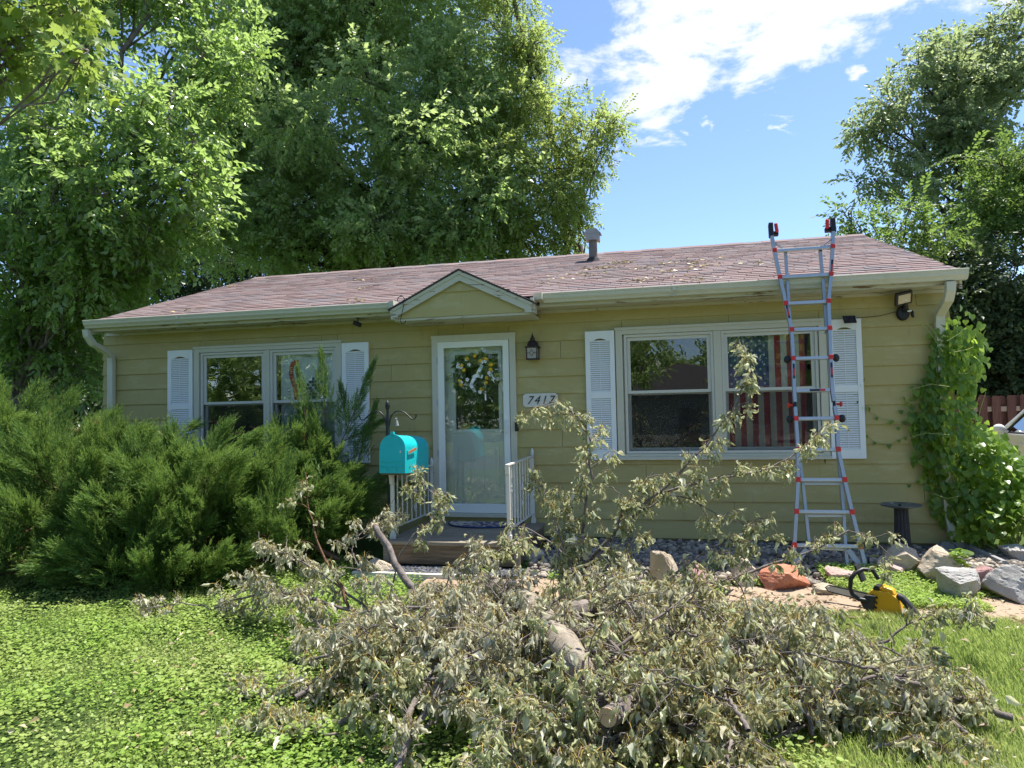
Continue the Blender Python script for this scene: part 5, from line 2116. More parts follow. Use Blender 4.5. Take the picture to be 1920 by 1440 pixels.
# local frame: nose +y, sides at +-0.88
prof = [(-2.25, 0.45), (-2.28, 0.62), (-2.22, 0.92), (-2.05, 1.02), (-1.75, 1.48), (-1.4, 1.56), (-0.2, 1.57), (0.25, 1.50), (0.98, 1.06), (1.2, 1.02), (2.05, 0.88), (2.25, 0.72), (2.27, 0.45), (2.2, 0.28), (-2.2, 0.28)]
def wid(z):
    return 0.86 if z < 0.95 else 0.86 - (z - 0.95) * 0.38
m = MB()
lower = [(-2.25, 0.45), (-2.28, 0.62), (-2.22, 0.92), (-2.05, 0.995), (1.02, 0.995), (1.25, 0.985), (2.05, 0.87), (2.25, 0.72), (2.27, 0.45), (2.2, 0.28), (1.95, 0.28)]
for cx_ in (1.42, -1.38):
    for q in range(9):
        a = q * PI / 8
        lower.append((cx_ + 0.36 * math.cos(a), 0.30 + 0.36 * math.sin(a)))
lower.append((-2.2, 0.28))
m.prism(lower, -0.88, 0.88, 'x')
m.build('body', M['carpaint'], car, local=True, bevel=0.03)
m = MB()
top = [(-2.02, 1.0), (-1.72, 1.44), (-1.4, 1.52), (-0.2, 1.53), (0.2, 1.46), (0.95, 1.0)]
rf = [(-1.74, 1.46), (-1.4, 1.545), (-0.2, 1.555), (0.22, 1.475), (0.20, 1.44), (-0.2, 1.515), (-1.4, 1.505), (-1.72, 1.425)]
m.prism(rf, -0.66, 0.66, 'x')
for s in (-1, 1):
    for (ya, za, yb_, zb_) in ((0.98, 1.0, 0.22, 1.47), (-0.55, 1.0, -0.6, 1.51), (-2.02, 1.0, -1.73, 1.45)):
        m.bar((s * 0.85, ya, za), (s * 0.665, yb_, zb_), 0.06, 0.05, (s, 0, 0.3))
m.build('roof', M['carpaint'], car, local=True, bevel=0.01)
for s in (-1, 1):
    for poly in ([(0.86, 1.005), (-0.52, 1.005), (-0.57, 1.49), (0.16, 1.465)], [(-0.58, 1.005), (-1.95, 1.005), (-1.70, 1.43), (-1.4, 1.50), (-0.63, 1.50)]):
        m = MB()
        V = []
        for dy in (0.0, -0.006 * s):
            V += [(s * (0.845 - (z - 1.0) * 0.38) + dy, y, z) for y, z in poly]
        n = len(poly)
        m.add(V, [tuple(range(n)), tuple(range(2 * n - 1, n - 1, -1))] + [(i, i + n, (i + 1) % n + n, (i + 1) % n) for i in range(n)])
        g = m.build('side_window', M['carglass'], car, local=True)
        m = MB()
        pp = [(s * (0.85 - (z - 1.0) * 0.38), y, z) for y, z in poly]
        m.tube(pp + [pp[0]], 0.014, 6, False)
        m.build('window_seal', M['black'], g, local=True)
m = MB()
m.add([(-0.80, 0.97, 1.01), (0.80, 0.97, 1.01), (0.63, 0.23, 1.465), (-0.63, 0.23, 1.465), (-0.80, 0.98, 1.012), (0.80, 0.98, 1.012), (0.63, 0.24, 1.47), (-0.63, 0.24, 1.47)],
      [(3, 2, 1, 0), (4, 5, 6, 7), (0, 1, 5, 4), (1, 2, 6, 5), (2, 3, 7, 6), (3, 0, 4, 7)])
m.build('windshield', M['carglass'], car, local=True)
m = MB()
m.box(-0.80, 0.80, -1.9, 0.8, 0.5, 0.97)
m.box(-0.6, 0.6, -0.6, -0.45, 0.97, 1.3)
m.build('cabin', M['rubber'], car, local=True)
for s in (-1, 1):
    m = MB()
    m.sphere((s * 0.98, 0.72, 1.06), 0.1, 10, 8, sc=(0.9, 0.6, 0.75))
    m.bar((s * 0.86, 0.74, 1.02), (s * 0.94, 0.72, 1.04), 0.05, 0.04)
    m.build('door_mirror', M['carpaint'], car, local=True, smooth=True)
    for y in (1.42, -1.38):
        m = MB()
        m.tube([(s * 0.66, y, 0.305), (s * 0.70, y, 0.305), (s * 0.83, y, 0.305), (s * 0.86, y, 0.305)], [0.27, 0.31, 0.31, 0.27], 22)
        w_ = m.build('wheel', M['rubber'], car, local=True, smooth=True)
        m = MB()
        m.tube([(s * 0.855, y, 0.305), (s * 0.872, y, 0.305)], [0.20, 0.17], 18)
        m.build('rim', M['alu'], w_, local=True)
    m = MB()
    m.box(s * 0.62 - 0.16, s * 0.62 + 0.16, 2.19, 2.262, 0.66, 0.78)
    m.build('headlight', M['carglass'], car, local=True, bevel=0.02)
    m = MB()
    m.box(s * 0.72 - 0.12, s * 0.72 + 0.12, -2.285, -2.24, 0.72, 0.92)
    m.build('tail_light', M['redplastic'], car, local=True, bevel=0.02)
    m = MB()
    for y in (0.3, -0.75):
        m.box(s * 0.885 - 0.012, s * 0.885 + 0.012, y - 0.09, y + 0.09, 0.83, 0.86)
    m.build('door_handle', M['carpaint'], car, local=True, bevel=0.006)

# ================================================================== TREES
DENS = 3.1


def blob(px_, py_, y, rpx, sq=0.85):
    c = at(px_, py_, y=y)
    dep = (c - CAM_P) @ FW
    return (*c, rpx * dep / CAM_F, sq)


def curve3(a, b, sag, rng, n=7):
    a, b = np.asarray(a, float), np.asarray(b, float)
    q = np.linspace(0, 1, n)[:, None]
    P = a + (b - a) * q
    P += np.array([0, 0, 1.0]) * sag * (q * (1 - q)) * 4 * np.linalg.norm(b - a)
    w = rng.normal(size=(n, 3)) * 0.035 * np.linalg.norm(b - a)
    w[0] = w[-1] = 0
    return P + w


def tree(name, label, base, tr, blobs, leafmat, bark, seed, leaf=0.1, dens=60, sub=7, group=None, tmpl=None, gaps=0.0, cat='tree', core=True, droop=0.12, cluster=0.42):
    rng = np.random.default_rng(seed)
    base = np.array([base[0], base[1], float(gz(base[0], base[1])) - 0.05])
    t = thing(name, label, cat, base, None, group)
    B = np.array(blobs)
    top = np.array([(B[:, 0] * B[:, 3]).sum() / B[:, 3].sum(), (B[:, 1] * B[:, 3]).sum() / B[:, 3].sum(), np.percentile(B[:, 2], 80)])
    T = Tubes()
    trunk = curve3(base, top, 0.0, rng, 9)
    trunk[:, :2] = base[:2] + (top[:2] - base[:2]) * (np.linspace(0, 1, 9) ** 1.6)[:, None] + rng.normal(size=(9, 2)) * 0.04 * (np.arange(9) > 0)[:, None]
    T.add(trunk, np.linspace(tr, tr * 0.22, 9), 9)
    clumps = []
    for b in B:
        k = max(1, int(sub * rng.uniform(0.8, 1.2)))
        lo = max(base[2] + 0.25 * (top[2] - base[2]), b[2] - 0.9 * np.linalg.norm(b[:2] - base[:2]) - 0.6)
        lo = min(lo, top[2] * 0.98)
        f = (lo - base[2]) / (top[2] - base[2])
        st = np.array([np.interp(f, np.linspace(0, 1, 9), trunk[:, i]) for i in range(3)])
        limb = curve3(st, b[:3], 0.06, rng, 7)
        lr = max(0.025, tr * 0.36 * min(1.2, b[3] / 1.2))
        T.add(limb, np.linspace(lr, lr * 0.3, 7), 6)
        for _ in range(k):
            u = rng.normal(size=3)
            u /= np.linalg.norm(u)
            c = b[:3] + u * np.array([1, 1, b[4]]) * b[3] * rng.uniform(0.35, 0.9) ** 0.8
            r = b[3] * cluster * rng.uniform(0.65, 1.15)
            clumps.append((*c, r))
            s0 = limb[rng.integers(3, 7)]
            tw = curve3(s0, c, 0.05, rng, 5)
            T.add(tw, np.linspace(lr * 0.32, 0.012, 5), 5)
            for _ in range(3):
                v = rng.normal(size=3)
                v /= np.linalg.norm(v)
                T.add(curve3(c, c + v * r * 0.95, -0.05, rng, 4), np.linspace(0.012, 0.005, 4), 4)
    put('trunk', T.mesh('trunk', bark, base), t)
    C = np.array(clumps)
    P, D = [], []
    for c in C:
        n = max(4, int(dens * DENS * c[3] ** 2))
        u = rng.normal(size=(n, 3))
        u /= np.linalg.norm(u, axis=1)[:, None]
        rad = c[3] * (0.35 + 0.65 * rng.random(n) ** 0.55)
        P.append(c[:3] + u * rad[:, None] * np.array([1, 1, 0.8]))
        D.append(u * 0.9 + rng.normal(size=(n, 3)) * 0.45 + np.array([0, 0, -droop]))
    P, D = np.concatenate(P), np.concatenate(D)
    Vs, Fs, o = [], [], 0
    tm = tmpl or [spray_template(seed * 10 + i, leaf=leaf, L=leaf * 4.2) for i in range(4)]
    pick = rng.integers(0, len(tm), len(P))
    for i, (tv_, tf_) in enumerate(tm):
        k = pick == i
        V, F = instance(tv_, tf_, P[k], frames(D[k], rng, np.array([0, 0, 1.0]), 0.5), rng.uniform(0.75, 1.25, k.sum()))
        Vs.append(V)
        Fs.append(F + o)
        o += len(V)
    V = np.concatenate(Vs)
    put('crown', np_mesh('crown', V - base, np.concatenate(Fs), leafmat), t)
    return t


G_BACK = 'tall leafy trees around the house'
bt = [blob(430, 200, 9.5, 110), blob(420, 330, 9, 90), blob(500, 60, 10, 120), blob(690, 440, 8.5, 90), blob(540, 440, 8.5, 80), blob(840, 460, 8.8, 70), blob(560, 110, 10, 165), blob(700, 60, 11, 180), blob(770, 270, 9.5, 160), blob(640, 330, 9, 160), blob(880, 170, 10.5, 110), blob(880, 370, 9, 120), blob(500, 280, 9.5, 140), blob(470, 420, 9, 110), blob(780, 440, 8.5, 80), blob(600, 450, 9.5, 110), blob(920, 450, 9.5, 70), blob(700, -170, 11, 210), blob(540, -170, 10.5, 180), blob(860, -120, 11, 120)]
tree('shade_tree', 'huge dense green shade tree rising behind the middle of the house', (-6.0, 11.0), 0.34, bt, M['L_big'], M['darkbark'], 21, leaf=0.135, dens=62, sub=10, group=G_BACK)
at_ = [blob(985, 90, 10, 50), blob(930, 30, 10.5, 70), blob(1010, 200, 10, 70), blob(960, 300, 9.5, 85), blob(1060, 270, 9.5, 66), blob(1125, 225, 9.5, 36), blob(1150, 235, 9.3, 22), blob(1110, 305, 9.5, 40), blob(1030, 390, 9.5, 70), blob(1085, 390, 9.5, 36), blob(1050, 455, 9.8, 42), blob(970, 440, 9.6, 60), blob(900, -80, 10.5, 90), blob(1010, 130, 10, 26)]
ash_t = [spray_template(700 + i, n=17, L=0.5, leaf=0.095, droop=0.3, spread=1.1) for i in range(4)]
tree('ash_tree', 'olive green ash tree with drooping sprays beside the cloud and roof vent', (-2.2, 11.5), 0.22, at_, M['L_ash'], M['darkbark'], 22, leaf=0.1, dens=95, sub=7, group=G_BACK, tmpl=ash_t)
lt = [blob(90, 330, 3.2, 135), blob(230, 270, 3.6, 130), blob(330, 350, 3.4, 80), blob(200, 430, 4.2, 110), blob(60, 490, 3.6, 110), blob(330, 140, 4.5, 120), blob(140, 160, 3.6, 120), blob(245, 500, 4.4, 65), blob(130, 570, 4.0, 70), blob(30, 610, 4.0, 60), blob(390, 50, 5.5, 90), blob(150, -40, 4, 160), blob(330, -60, 5, 130), blob(380, 420, 4.6, 40), blob(-80, 400, 3.5, 160), blob(60, 220, 2.2, 110), blob(180, 350, 2.4, 90), blob(300, 240, 3.2, 90), blob(360, 300, 3.4, 60), blob(20, 420, 2.5, 90), blob(150, 490, 3.0, 80), blob(420, 130, 5.0, 90), blob(70, 660, 5, 60), blob(160, 620, 5.5, 60), blob(230, 560, 5.2, 50), blob(300, 440, 4.6, 60), blob(100, 620, 5.0, 80), blob(30, 560, 4.0, 80), blob(180, 560, 4.6, 60), blob(100, 690, 4.5, 60), blob(180, 690, 5.5, 45), blob(20, 690, 4.5, 60), blob(270, 440, 3.4, 60), blob(110, 420, 2.6, 80)]
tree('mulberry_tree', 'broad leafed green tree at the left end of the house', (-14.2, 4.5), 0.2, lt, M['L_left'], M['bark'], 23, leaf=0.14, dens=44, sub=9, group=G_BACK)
st_ = [blob(1660, 215, 13, 62), blob(1640, 260, 13, 40), blob(1735, 165, 13, 70), blob(1830, 110, 13.5, 80), blob(1870, 45, 13.5, 50), blob(1760, 260, 13, 70), blob(1700, 345, 13, 60), blob(1630, 345, 13, 30), blob(1830, 230, 13, 90), blob(1920, 160, 13.5, 90), blob(1850, 330, 13.5, 70), blob(1960, 40, 13.5, 90), blob(1745, 90, 13.5, 24), blob(1790, 400, 13.2, 50)]
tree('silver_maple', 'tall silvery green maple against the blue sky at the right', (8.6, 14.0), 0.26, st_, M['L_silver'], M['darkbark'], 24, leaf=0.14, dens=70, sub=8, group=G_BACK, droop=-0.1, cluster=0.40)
rt = [blob(1900, 320, 9.0, 55), blob(1870, 385, 8.8, 55), blob(1915, 430, 8.6, 70), blob(1830, 300, 9.2, 30), blob(1960, 360, 9, 90)]
tree('locust_tree', 'bright green tree in front of the silver maple at the right edge', (8.6, 9.5), 0.15, rt, M['L_bright'], M['darkbark'], 25, leaf=0.105, dens=92, sub=8, group=G_BACK, tmpl=ash_t)
dt = [blob(1790, 470, 9.5, 60), blob(1840, 600, 9.5, 90), blob(1780, 690, 8.6, 60), blob(1900, 600, 9.5, 90), blob(1800, 560, 8.2, 75), blob(1880, 540, 8.4, 85), blob(1820, 660, 8.0, 75), blob(1890, 660, 8.0, 80), blob(1950, 600, 8.2, 100), blob(1750, 520, 8.6, 60), blob(1770, 610, 8.4, 60), blob(1850, 730, 8.0, 70), blob(1700, 500, 9, 50), blob(1960, 720, 8, 90)]
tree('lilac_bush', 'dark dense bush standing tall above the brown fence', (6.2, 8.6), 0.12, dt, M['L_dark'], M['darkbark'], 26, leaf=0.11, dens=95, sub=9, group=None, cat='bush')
sp_ = [blob(1582, 402, 7.6, 24), blob(1610, 430, 7.5, 26), blob(1660, 425, 7.6, 36), blob(1710, 415, 7.8, 40), blob(1750, 450, 7.7, 40), blob(1640, 465, 7.4, 30)]
tree('walnut_sapling', 'small bright sapling poking above the right end of the roof ridge', (4.0, 8.0), 0.06, sp_, M['L_bright'], M['darkbark'], 27, leaf=0.10, dens=110, sub=5, tmpl=ash_t)
# overhanging maple bough at the top left
ML_V, ML_F = tri_star_leaf()


def maple_spray(seed):
    rng = np.random.default_rng(seed)
    n = 7
    tq = np.linspace(0.2, 1, n)
    pos = np.stack([tq * 0.34, np.where(np.arange(n) % 2, 1, -1) * 0.03, -0.12 * tq ** 2], 1)
    D = np.stack([np.ones(n) * 0.4, np.where(np.arange(n) % 2, 1, -1) * 0.8, -0.7 - rng.random(n) * 0.5], 1) + rng.normal(size=(n, 3)) * 0.25
    V, F = instance(ML_V - np.array([0, 0, 0]), ML_F, pos, frames(D, rng, np.array([0, -0.4, 1.0]), 0.4), 0.13 * rng.uniform(0.7, 1.15, n))
    return V, F


mt_ = [blob(30, 40, -2.2, 70), blob(160, 100, -2.3, 40), blob(0, 120, -2.4, 50), blob(110, 10, -2.2, 60), blob(-120, 60, -2.6, 150), blob(60, -90, -2.4, 130)]
tree('street_maple', 'yellow green maple bough hanging into the top left corner', (-9.6, -2.2), 0.2, mt_, M['L_maple'], M['bark'], 28, dens=52, sub=6, group=G_BACK, tmpl=[maple_spray(i) for i in range(4)])
bk = [blob(300, 470, 16, 70), blob(400, 450, 16, 80), blob(520, 470, 16, 80), blob(220, 560, 15, 60), blob(340, 540, 15, 55), blob(450, 520, 15, 50), blob(640, 480, 16, 60), blob(760, 480, 16, 50), blob(420, 340, 17, 70)]
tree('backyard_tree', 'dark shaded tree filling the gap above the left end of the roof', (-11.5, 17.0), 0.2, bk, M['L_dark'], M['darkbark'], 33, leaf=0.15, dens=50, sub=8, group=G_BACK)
# hedge beyond the left end
hb = [blob(60, 700, 9, 70), blob(160, 690, 9.5, 55), blob(-60, 690, 9, 90), blob(110, 660, 12, 90), blob(20, 640, 13, 90), blob(190, 650, 13, 60), blob(190, 640, 11, 45), blob(240, 600, 12, 60), blob(100, 620, 13, 60)]
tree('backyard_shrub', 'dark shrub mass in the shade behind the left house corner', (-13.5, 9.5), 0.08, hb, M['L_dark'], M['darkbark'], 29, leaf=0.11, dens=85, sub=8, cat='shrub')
# across the street: what the panes mirror
for i, (bx, by, h) in enumerate(((-3.8, -25.5, 5.4), (6.2, -27.0, 6.2))):
    bl = [(bx + dx, by + dy, h * fz_, r, 0.85) for dx, dy, fz_, r in ((0, 0, 0.9, 2.3), (-2.0, 0.5, 0.7, 1.8), (2.1, 0.2, 0.72, 1.8), (0.4, 1.2, 0.62, 1.7), (0, -0.5, 1.25, 1.8))]
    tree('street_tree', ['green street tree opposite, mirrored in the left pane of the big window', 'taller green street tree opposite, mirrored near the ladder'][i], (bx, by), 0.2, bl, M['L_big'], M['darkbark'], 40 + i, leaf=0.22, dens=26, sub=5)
rng = np.random.default_rng(48)
n = 19000
x = rng.uniform(-60, 40, n)
hgt = 8.4 + 1.3 * np.sin(x * 0.45) + 0.9 * np.sin(x * 1.13 + 1) - 4.2 * np.exp(-((x - 0.8) / 1.9) ** 2)
z = -0.5 + hgt * rng.random(n) ** 0.8
P = np.stack([x, -41 - rng.random(n) * 2.5 - 0.8 * np.sin(x * 1.9 + z), z], 1)
D = rng.normal(size=(n, 3)) + np.array([0, 0.6, -0.2])
tv_, tf_ = spray_template(990, leaf=0.27, L=1.0)
V, F = instance(tv_, tf_, P, frames(D, rng, np.array([0, 0, 1.0]), 0.5), rng.uniform(0.8, 1.3, n))
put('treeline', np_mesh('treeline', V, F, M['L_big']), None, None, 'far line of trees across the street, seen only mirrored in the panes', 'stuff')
n = 6000
x = rng.uniform(-75, 45, n)
hgt = 5.2 + 1.5 * np.sin(x * 0.35) + 0.9 * np.sin(x * 0.9 + 1)
tv_, tf_ = spray_template(991, leaf=0.6, L=1.6)
P = np.stack([x, 38 + rng.random(n) * 3 + 0.8 * np.sin(x * 1.9), -0.1 + hgt * rng.random(n) ** 0.8], 1)
V, F = instance(tv_, tf_, P, frames(rng.normal(size=(n, 3)) + np.array([0, -0.6, -0.2]), rng, np.array([0, 0, 1.0]), 0.5), rng.uniform(0.8, 1.3, n))
put('wood', np_mesh('wood', V, F, M['L_dark']), None, None, 'far line of trees beyond the back yards', 'stuff')
oh = thing('neighbor_house', 'low pale house across the street, mirrored in the windows', 'house', (0.5, -35, -0.5))
m = MB()
m.box(-7, 7, -3.5, 3.5, 0, 2.7)
m.build('wall', m_plain('pale_siding', (0.5, 0.48, 0.42), 0.8), oh, local=True)
m = MB()
m.prism([(-4.1, 2.7), (4.1, 2.7), (0, 4.6)], -7.4, 7.4, 'x')
m.build('roof', M['felt'], oh, local=True)
for x in (-4.5, 3.5):
    m = MB()
    m.frame(x - 1, x + 1, 0.9, 2.1, 0.1, 3.501, 3.56)
    w_ = m.build('window', M['white'], oh, local=True)
    m = MB()
    m.box(x - 0.9, x + 0.9, 3.51, 3.53, 1.0, 2.0)
    m.build('pane', M['black'], w_, local=True)
m = MB()
m.box(-0.5, 0.5, 3.501, 3.55, 0.05, 2.1)
m.build('door', M['deckfront'], oh, local=True)

# ================================================================== JUNIPER
def juniper():
    rng = np.random.default_rng(31)
    base = np.array([-5.4, -1.3, -0.1])
    t = thing('juniper', 'big feathery green juniper hiding the lower left house wall', 'shrub', base)
    # feathery spray: a stem with many short scale twigs
    def spray(seed):
        r = np.random.default_rng(seed)
        n = 22
        q = np.linspace(0.05, 1, n)
        pos = np.stack([q * 0.19, r.normal(size=n) * 0.006, 0.02 * q ** 2], 1)
        s = np.where(np.arange(n) % 2, 1, -1)
        D = np.stack([1.0 + 0.4 * q, s * (0.62 - 0.45 * q), r.normal(size=n) * 0.32], 1)
        tv_ = np.array([(0, -0.035, 0), (0, 0.035, 0.0), (1.0, 0.0, 0.05), (0.5, 0.075, 0.03)])
        tv_ = np.array([(0, 0, 0), (0.45, 0.062, 0.03), (1.0, 0.0, 0.0), (0.45, -0.062, -0.03)])
        return instance(tv_, np.array([(0, 1, 2, 3)]), pos, frames(D, r, np.array([0, 0, 1.0]), 0.5), 0.062 * (1.15 - 0.6 * q) * r.uniform(0.7, 1.2, n))
    hull = [(-3.75, -0.95, 0.42, 0.62, 0.75, 0.98), (-4.3, -0.8, 0.7, 0.8, 0.6, 1.05), (-8.3, -1.5, 0.95, 1.35, 1.3, 1.5), (-7.2, -1.55, 0.82, 1.4, 1.35, 1.36), (-6.0, -1.6, 0.65, 1.4, 1.35, 1.17), (-4.9, -1.5, 0.60, 1.25, 1.35, 1.12), (-4.0, -1.25, 0.45, 0.85, 1.05, 0.92), (-6.6, -2.15, 0.25, 1.5, 0.85, 0.75), (-5.0, -2.2, 0.2, 1.2, 0.8, 0.72)]
    P, D, S = [], [], []
    T = Tubes()
    area = np.array([h[3] * h[5] for h in hull])
    npl = 420
    for i in range(npl):
        h = hull[rng.choice(len(hull), p=area / area.sum())]
        u = rng.normal(size=3)
        u /= np.linalg.norm(u)
        u[2] = abs(u[2]) * 0.95 - 0.18
        u[1] = -abs(u[1]) if rng.random() < 0.62 else u[1]
        rr_ = rng.uniform(0.72, 1.03)
        tip = np.array(h[:3]) + u * np.array(h[3:]) * rr_
        if tip[1] > -0.12:
            continue
        tip[2] = max(tip[2], -0.02)
        ax = u * np.array([0.9, 0.9, 0.4]) + np.array([0.12, 0, 0.55]) + rng.normal(size=3) * 0.25
        ax /= np.linalg.norm(ax)
        L = rng.uniform(0.4, 0.75)
        st = tip - ax * L + np.array([0, 0, -0.06])
        st[2] = max(st[2], -0.1)
        n = int(118 * L / 0.55)
        q = rng.random(n) ** 0.8
        pts = st + (tip - st) * q[:, None]
        side = rng.normal(size=(n, 3))
        side -= (side @ ax)[:, None] * ax
        side /= np.linalg.norm(side, axis=1)[:, None]
        w = 0.19 * (1 - q) ** 0.65 * np.clip(q * 4 + 0.3, 0, 1) + 0.012
        P.append(pts + side * (w * rng.random(n) ** 0.7)[:, None])
        D.append(ax * (0.6 + 0.9 * q[:, None]) + side * (0.62 * (1 - q * 0.7))[:, None] + rng.normal(size=(n, 3)) * 0.12)
        S.append(rng.uniform(0.55, 1.05, n))
        if i % 3 == 0:
            root = base + rng.normal(size=3) * np.array([0.9, 0.25, 0.05])
            T.add(curve3(root, st, 0.1, rng, 6), np.linspace(0.03, 0.010, 6), 5)
            T.add(np.array([st, (st + tip) / 2, tip]), [0.010, 0.007, 0.003], 4)
    # free shoots standing above the mass, in the shade of the eave
    for (p0, p1, yy, wv) in (((610, 800), (603, 668), -0.75, 0.16), ((575, 800), (560, 700), -0.9, 0.12), ((640, 830), (697, 690), -0.7, 0.12), ((660, 900), (702, 765), -0.65, 0.12), ((650, 800), (640, 730), -0.6, 0.1), ((680, 960), (735, 860), -0.6, 0.1), ((680, 1010), (745, 930), -0.7, 0.12), ((640, 830), (715, 790), -0.6, 0.1), ((660, 930), (770, 905), -0.75, 0.1)):
        st, tip = at(*p0, y=yy - 0.1), at(*p1, y=yy)
        ax = (tip - st)
        L = np.linalg.norm(ax)
        ax /= L
        n = int(170 * L / 0.7)
        q = rng.random(n) ** 0.9
        side = rng.normal(size=(n, 3))
        side -= (side @ ax)[:, None] * ax
        side /= np.linalg.norm(side, axis=1)[:, None]
        w = wv * (1 - q) ** 0.9 + 0.006
        P.append(st + (tip - st) * q[:, None] + side * (w * rng.random(n))[:, None])
        D.append(ax * (0.9 + 0.9 * q[:, None]) + side * (0.6 * (1 - q * 0.8))[:, None])
        S.append(rng.uniform(0.45, 0.85, n))
        T.add(np.array([st, (st + tip) / 2, tip]), [0.006, 0.004, 0.002], 5)
        
    put('stems', T.mesh('stems', M['stembrown'], base), t)
    P, D, S = np.concatenate(P), np.concatenate(D), np.concatenate(S)
    tm = [spray(i) for i in range(4)]
    pick = rng.integers(0, 4, len(P))
    Vs, Fs, o = [], [], 0
    for i in range(4):
        k = pick == i
        V, F = instance(tm[i][0], tm[i][1], P[k], frames(D[k], rng), S[k])
        Vs.append(V)
        Fs.append(F + o)
        o += len(V)
    V = np.concatenate(Vs) - base
    put('foliage', np_mesh('foliage', V, np.concatenate(Fs), M['L_juniper']), t)


juniper()

# ================================================================== VINE AT THE RIGHT CORNER
hv = [(0, 0, 0), (-0.12, 0.2, 0.02), (-0.05, 0.42, 0.05), (0.22, 0.5, 0.06), (0.55, 0.34, 0.03), (1.0, 0, -0.1), (0.55, -0.34, 0.03), (0.22, -0.5, 0.06), (-0.05, -0.42, 0.05), (-0.12, -0.2, 0.02), (0.4, 0, -0.02)]
HV = np.array(hv)
HF = np.array([(i, 10, (i + 1) % 10) for i in range(10)])
vine_me = []
for s in range(3):
    r = np.random.default_rng(s)
    V = HV + r.normal(size=HV.shape) * np.array([0.015, 0.02, 0.035])
    vine_me.append(np_mesh('leaf', V, HF, M['L_vine_i'], None, True))


def leaf_objects(parent, meshes, pos, Rm, sc, rng):
    b = np.array(wloc(parent))
    for p, R3, s in zip(pos, Rm, sc):
        o = bpy.data.objects.new('leaf', meshes[int(rng.integers(len(meshes)))])
        COL.objects.link(o)
        o.parent = parent
        mt = Matrix([[R3[0][0] * s, R3[0][1] * s, R3[0][2] * s, p[0] - b[0]], [R3[1][0] * s, R3[1][1] * s, R3[1][2] * s, p[1] - b[1]], [R3[2][0] * s, R3[2][1] * s, R3[2][2] * s, p[2] - b[2]], (0, 0, 0, 1)])
        o.matrix_basis = mt


def leafy(name, label, cat, base, pos, D, up, sc, rng, nobj, stems, mat=None, roll=0.45):
    t = thing(name, label, cat, base)
    if stems is not None:
        put('stem', stems.mesh('stem', M['vinestem'], base), t)
    Rm = frames(D, rng, up, roll)
    d = np.linalg.norm(pos - CAM_P, axis=1) - 0.4 * sc / 0.08
    order_ = np.argsort(d)
    a, b = order_[:nobj], order_[nobj:]
    leaf_objects(t, vine_me, pos[a], Rm[a], sc[a], rng)
    if len(b):
        V, F = instance(HV, HF, pos[b], Rm[b], sc[b])
        put('foliage', np_mesh('foliage', V - np.asarray(base), F, mat or M['L_vine'], None, True), t, kind='stuff')
    return t


rng = np.random.default_rng(51)
P, D, U = [], [], []
vb_ = np.array([2.7, -0.1, -0.05])
T = Tubes()
# climbing column: width by height
for zc_, xa, xb_, n in ((2.10, 2.60, 2.92, 80), (1.95, 2.50, 2.98, 140), (1.75, 2.44, 2.96, 150), (1.5, 2.38, 2.84, 140), (1.25, 2.28, 2.84, 160), (1.0, 2.30, 2.95, 170), (0.75, 2.36, 3.05, 150), (0.5, 2.42, 3.1, 150), (0.3, 2.52, 3.15, 110), (0.1, 2.72, 3.2, 80)):
    x = rng.uniform(xa, xb_, n)
    z = zc_ + rng.normal(size=n) * 0.11
    corner = np.clip((x - 2.55) / 0.3, 0, 1)
    y = -0.07 - 0.16 * rng.random(n) * np.clip((x - xa) / 0.25, 0.15, 1) - 0.10 * corner * rng.random(n) + 0.9 * np.clip(x - 2.70, 0, 0.4) * rng.random(n)
    P.append(np.stack([x, y, z], 1))
    D.append(np.stack([rng.normal(size=n) * 0.45, -0.25 - 0.3 * rng.random(n), -0.8 - 0.3 * rng.random(n)], 1))
for i in range(16):
    x0 = rng.uniform(2.5, 2.95)
    pts = [np.array([2.75 + rng.normal() * 0.1, -0.08, 0.0])]
    zt = rng.uniform(1.2, 2.25)
    for q in np.linspace(0.15, 1, 8):
        pts.append(np.array([2.7 + (x0 - 2.7) * q + rng.normal() * 0.03, -0.09 - 0.05 * rng.random(), zt * q]))
    T.add(np.array(pts), np.linspace(0.007, 0.003, 9), 5)
# tendrils and single leaves spread over the siding
iso = [(305, 110), (308, 147), (345, 180), (372, 185), (410, 238), (360, 335), (405, 372), (480, 385), (533, 360), (572, 345), (590, 300), (480, 265), (500, 255), (530, 290), (600, 70), (600, 140), (622, 128), (560, 130), (570, 160), (545, 200), (638, 582), (590, 602), (695, 690), (710, 685), (640, 465), (665, 490), (690, 578), (640, 100), (660, 60), (560, 260), (610, 240), (625, 210), (590, 220), (650, 180), (640, 250), (330, 60), (345, 30), (335, 240)]
ip = np.array([at(1500 + a / 2.881, 700 + b / 2.881, y=-0.045) for a, b in iso])
P.append(ip)
D.append(np.stack([rng.normal(size=len(ip)) * 0.3, np.full(len(ip), -0.3), np.full(len(ip), -1.0)], 1))
for path in ([(640, 260), (560, 265), (500, 262), (430, 240), (345, 185), (308, 147), (303, 110), (330, 20)], [(640, 330), (570, 345), (480, 385), (405, 372), (360, 335), (325, 300)], [(700, 590), (638, 582), (590, 602)], [(760, 690), (700, 690)], [(700, 480), (640, 465)], [(700, 60), (600, 70)]):
    T.add(np.array([at(1500 + a / 2.881, 700 + b / 2.881, y=-0.04) for a, b in path]), 0.0022, 4)
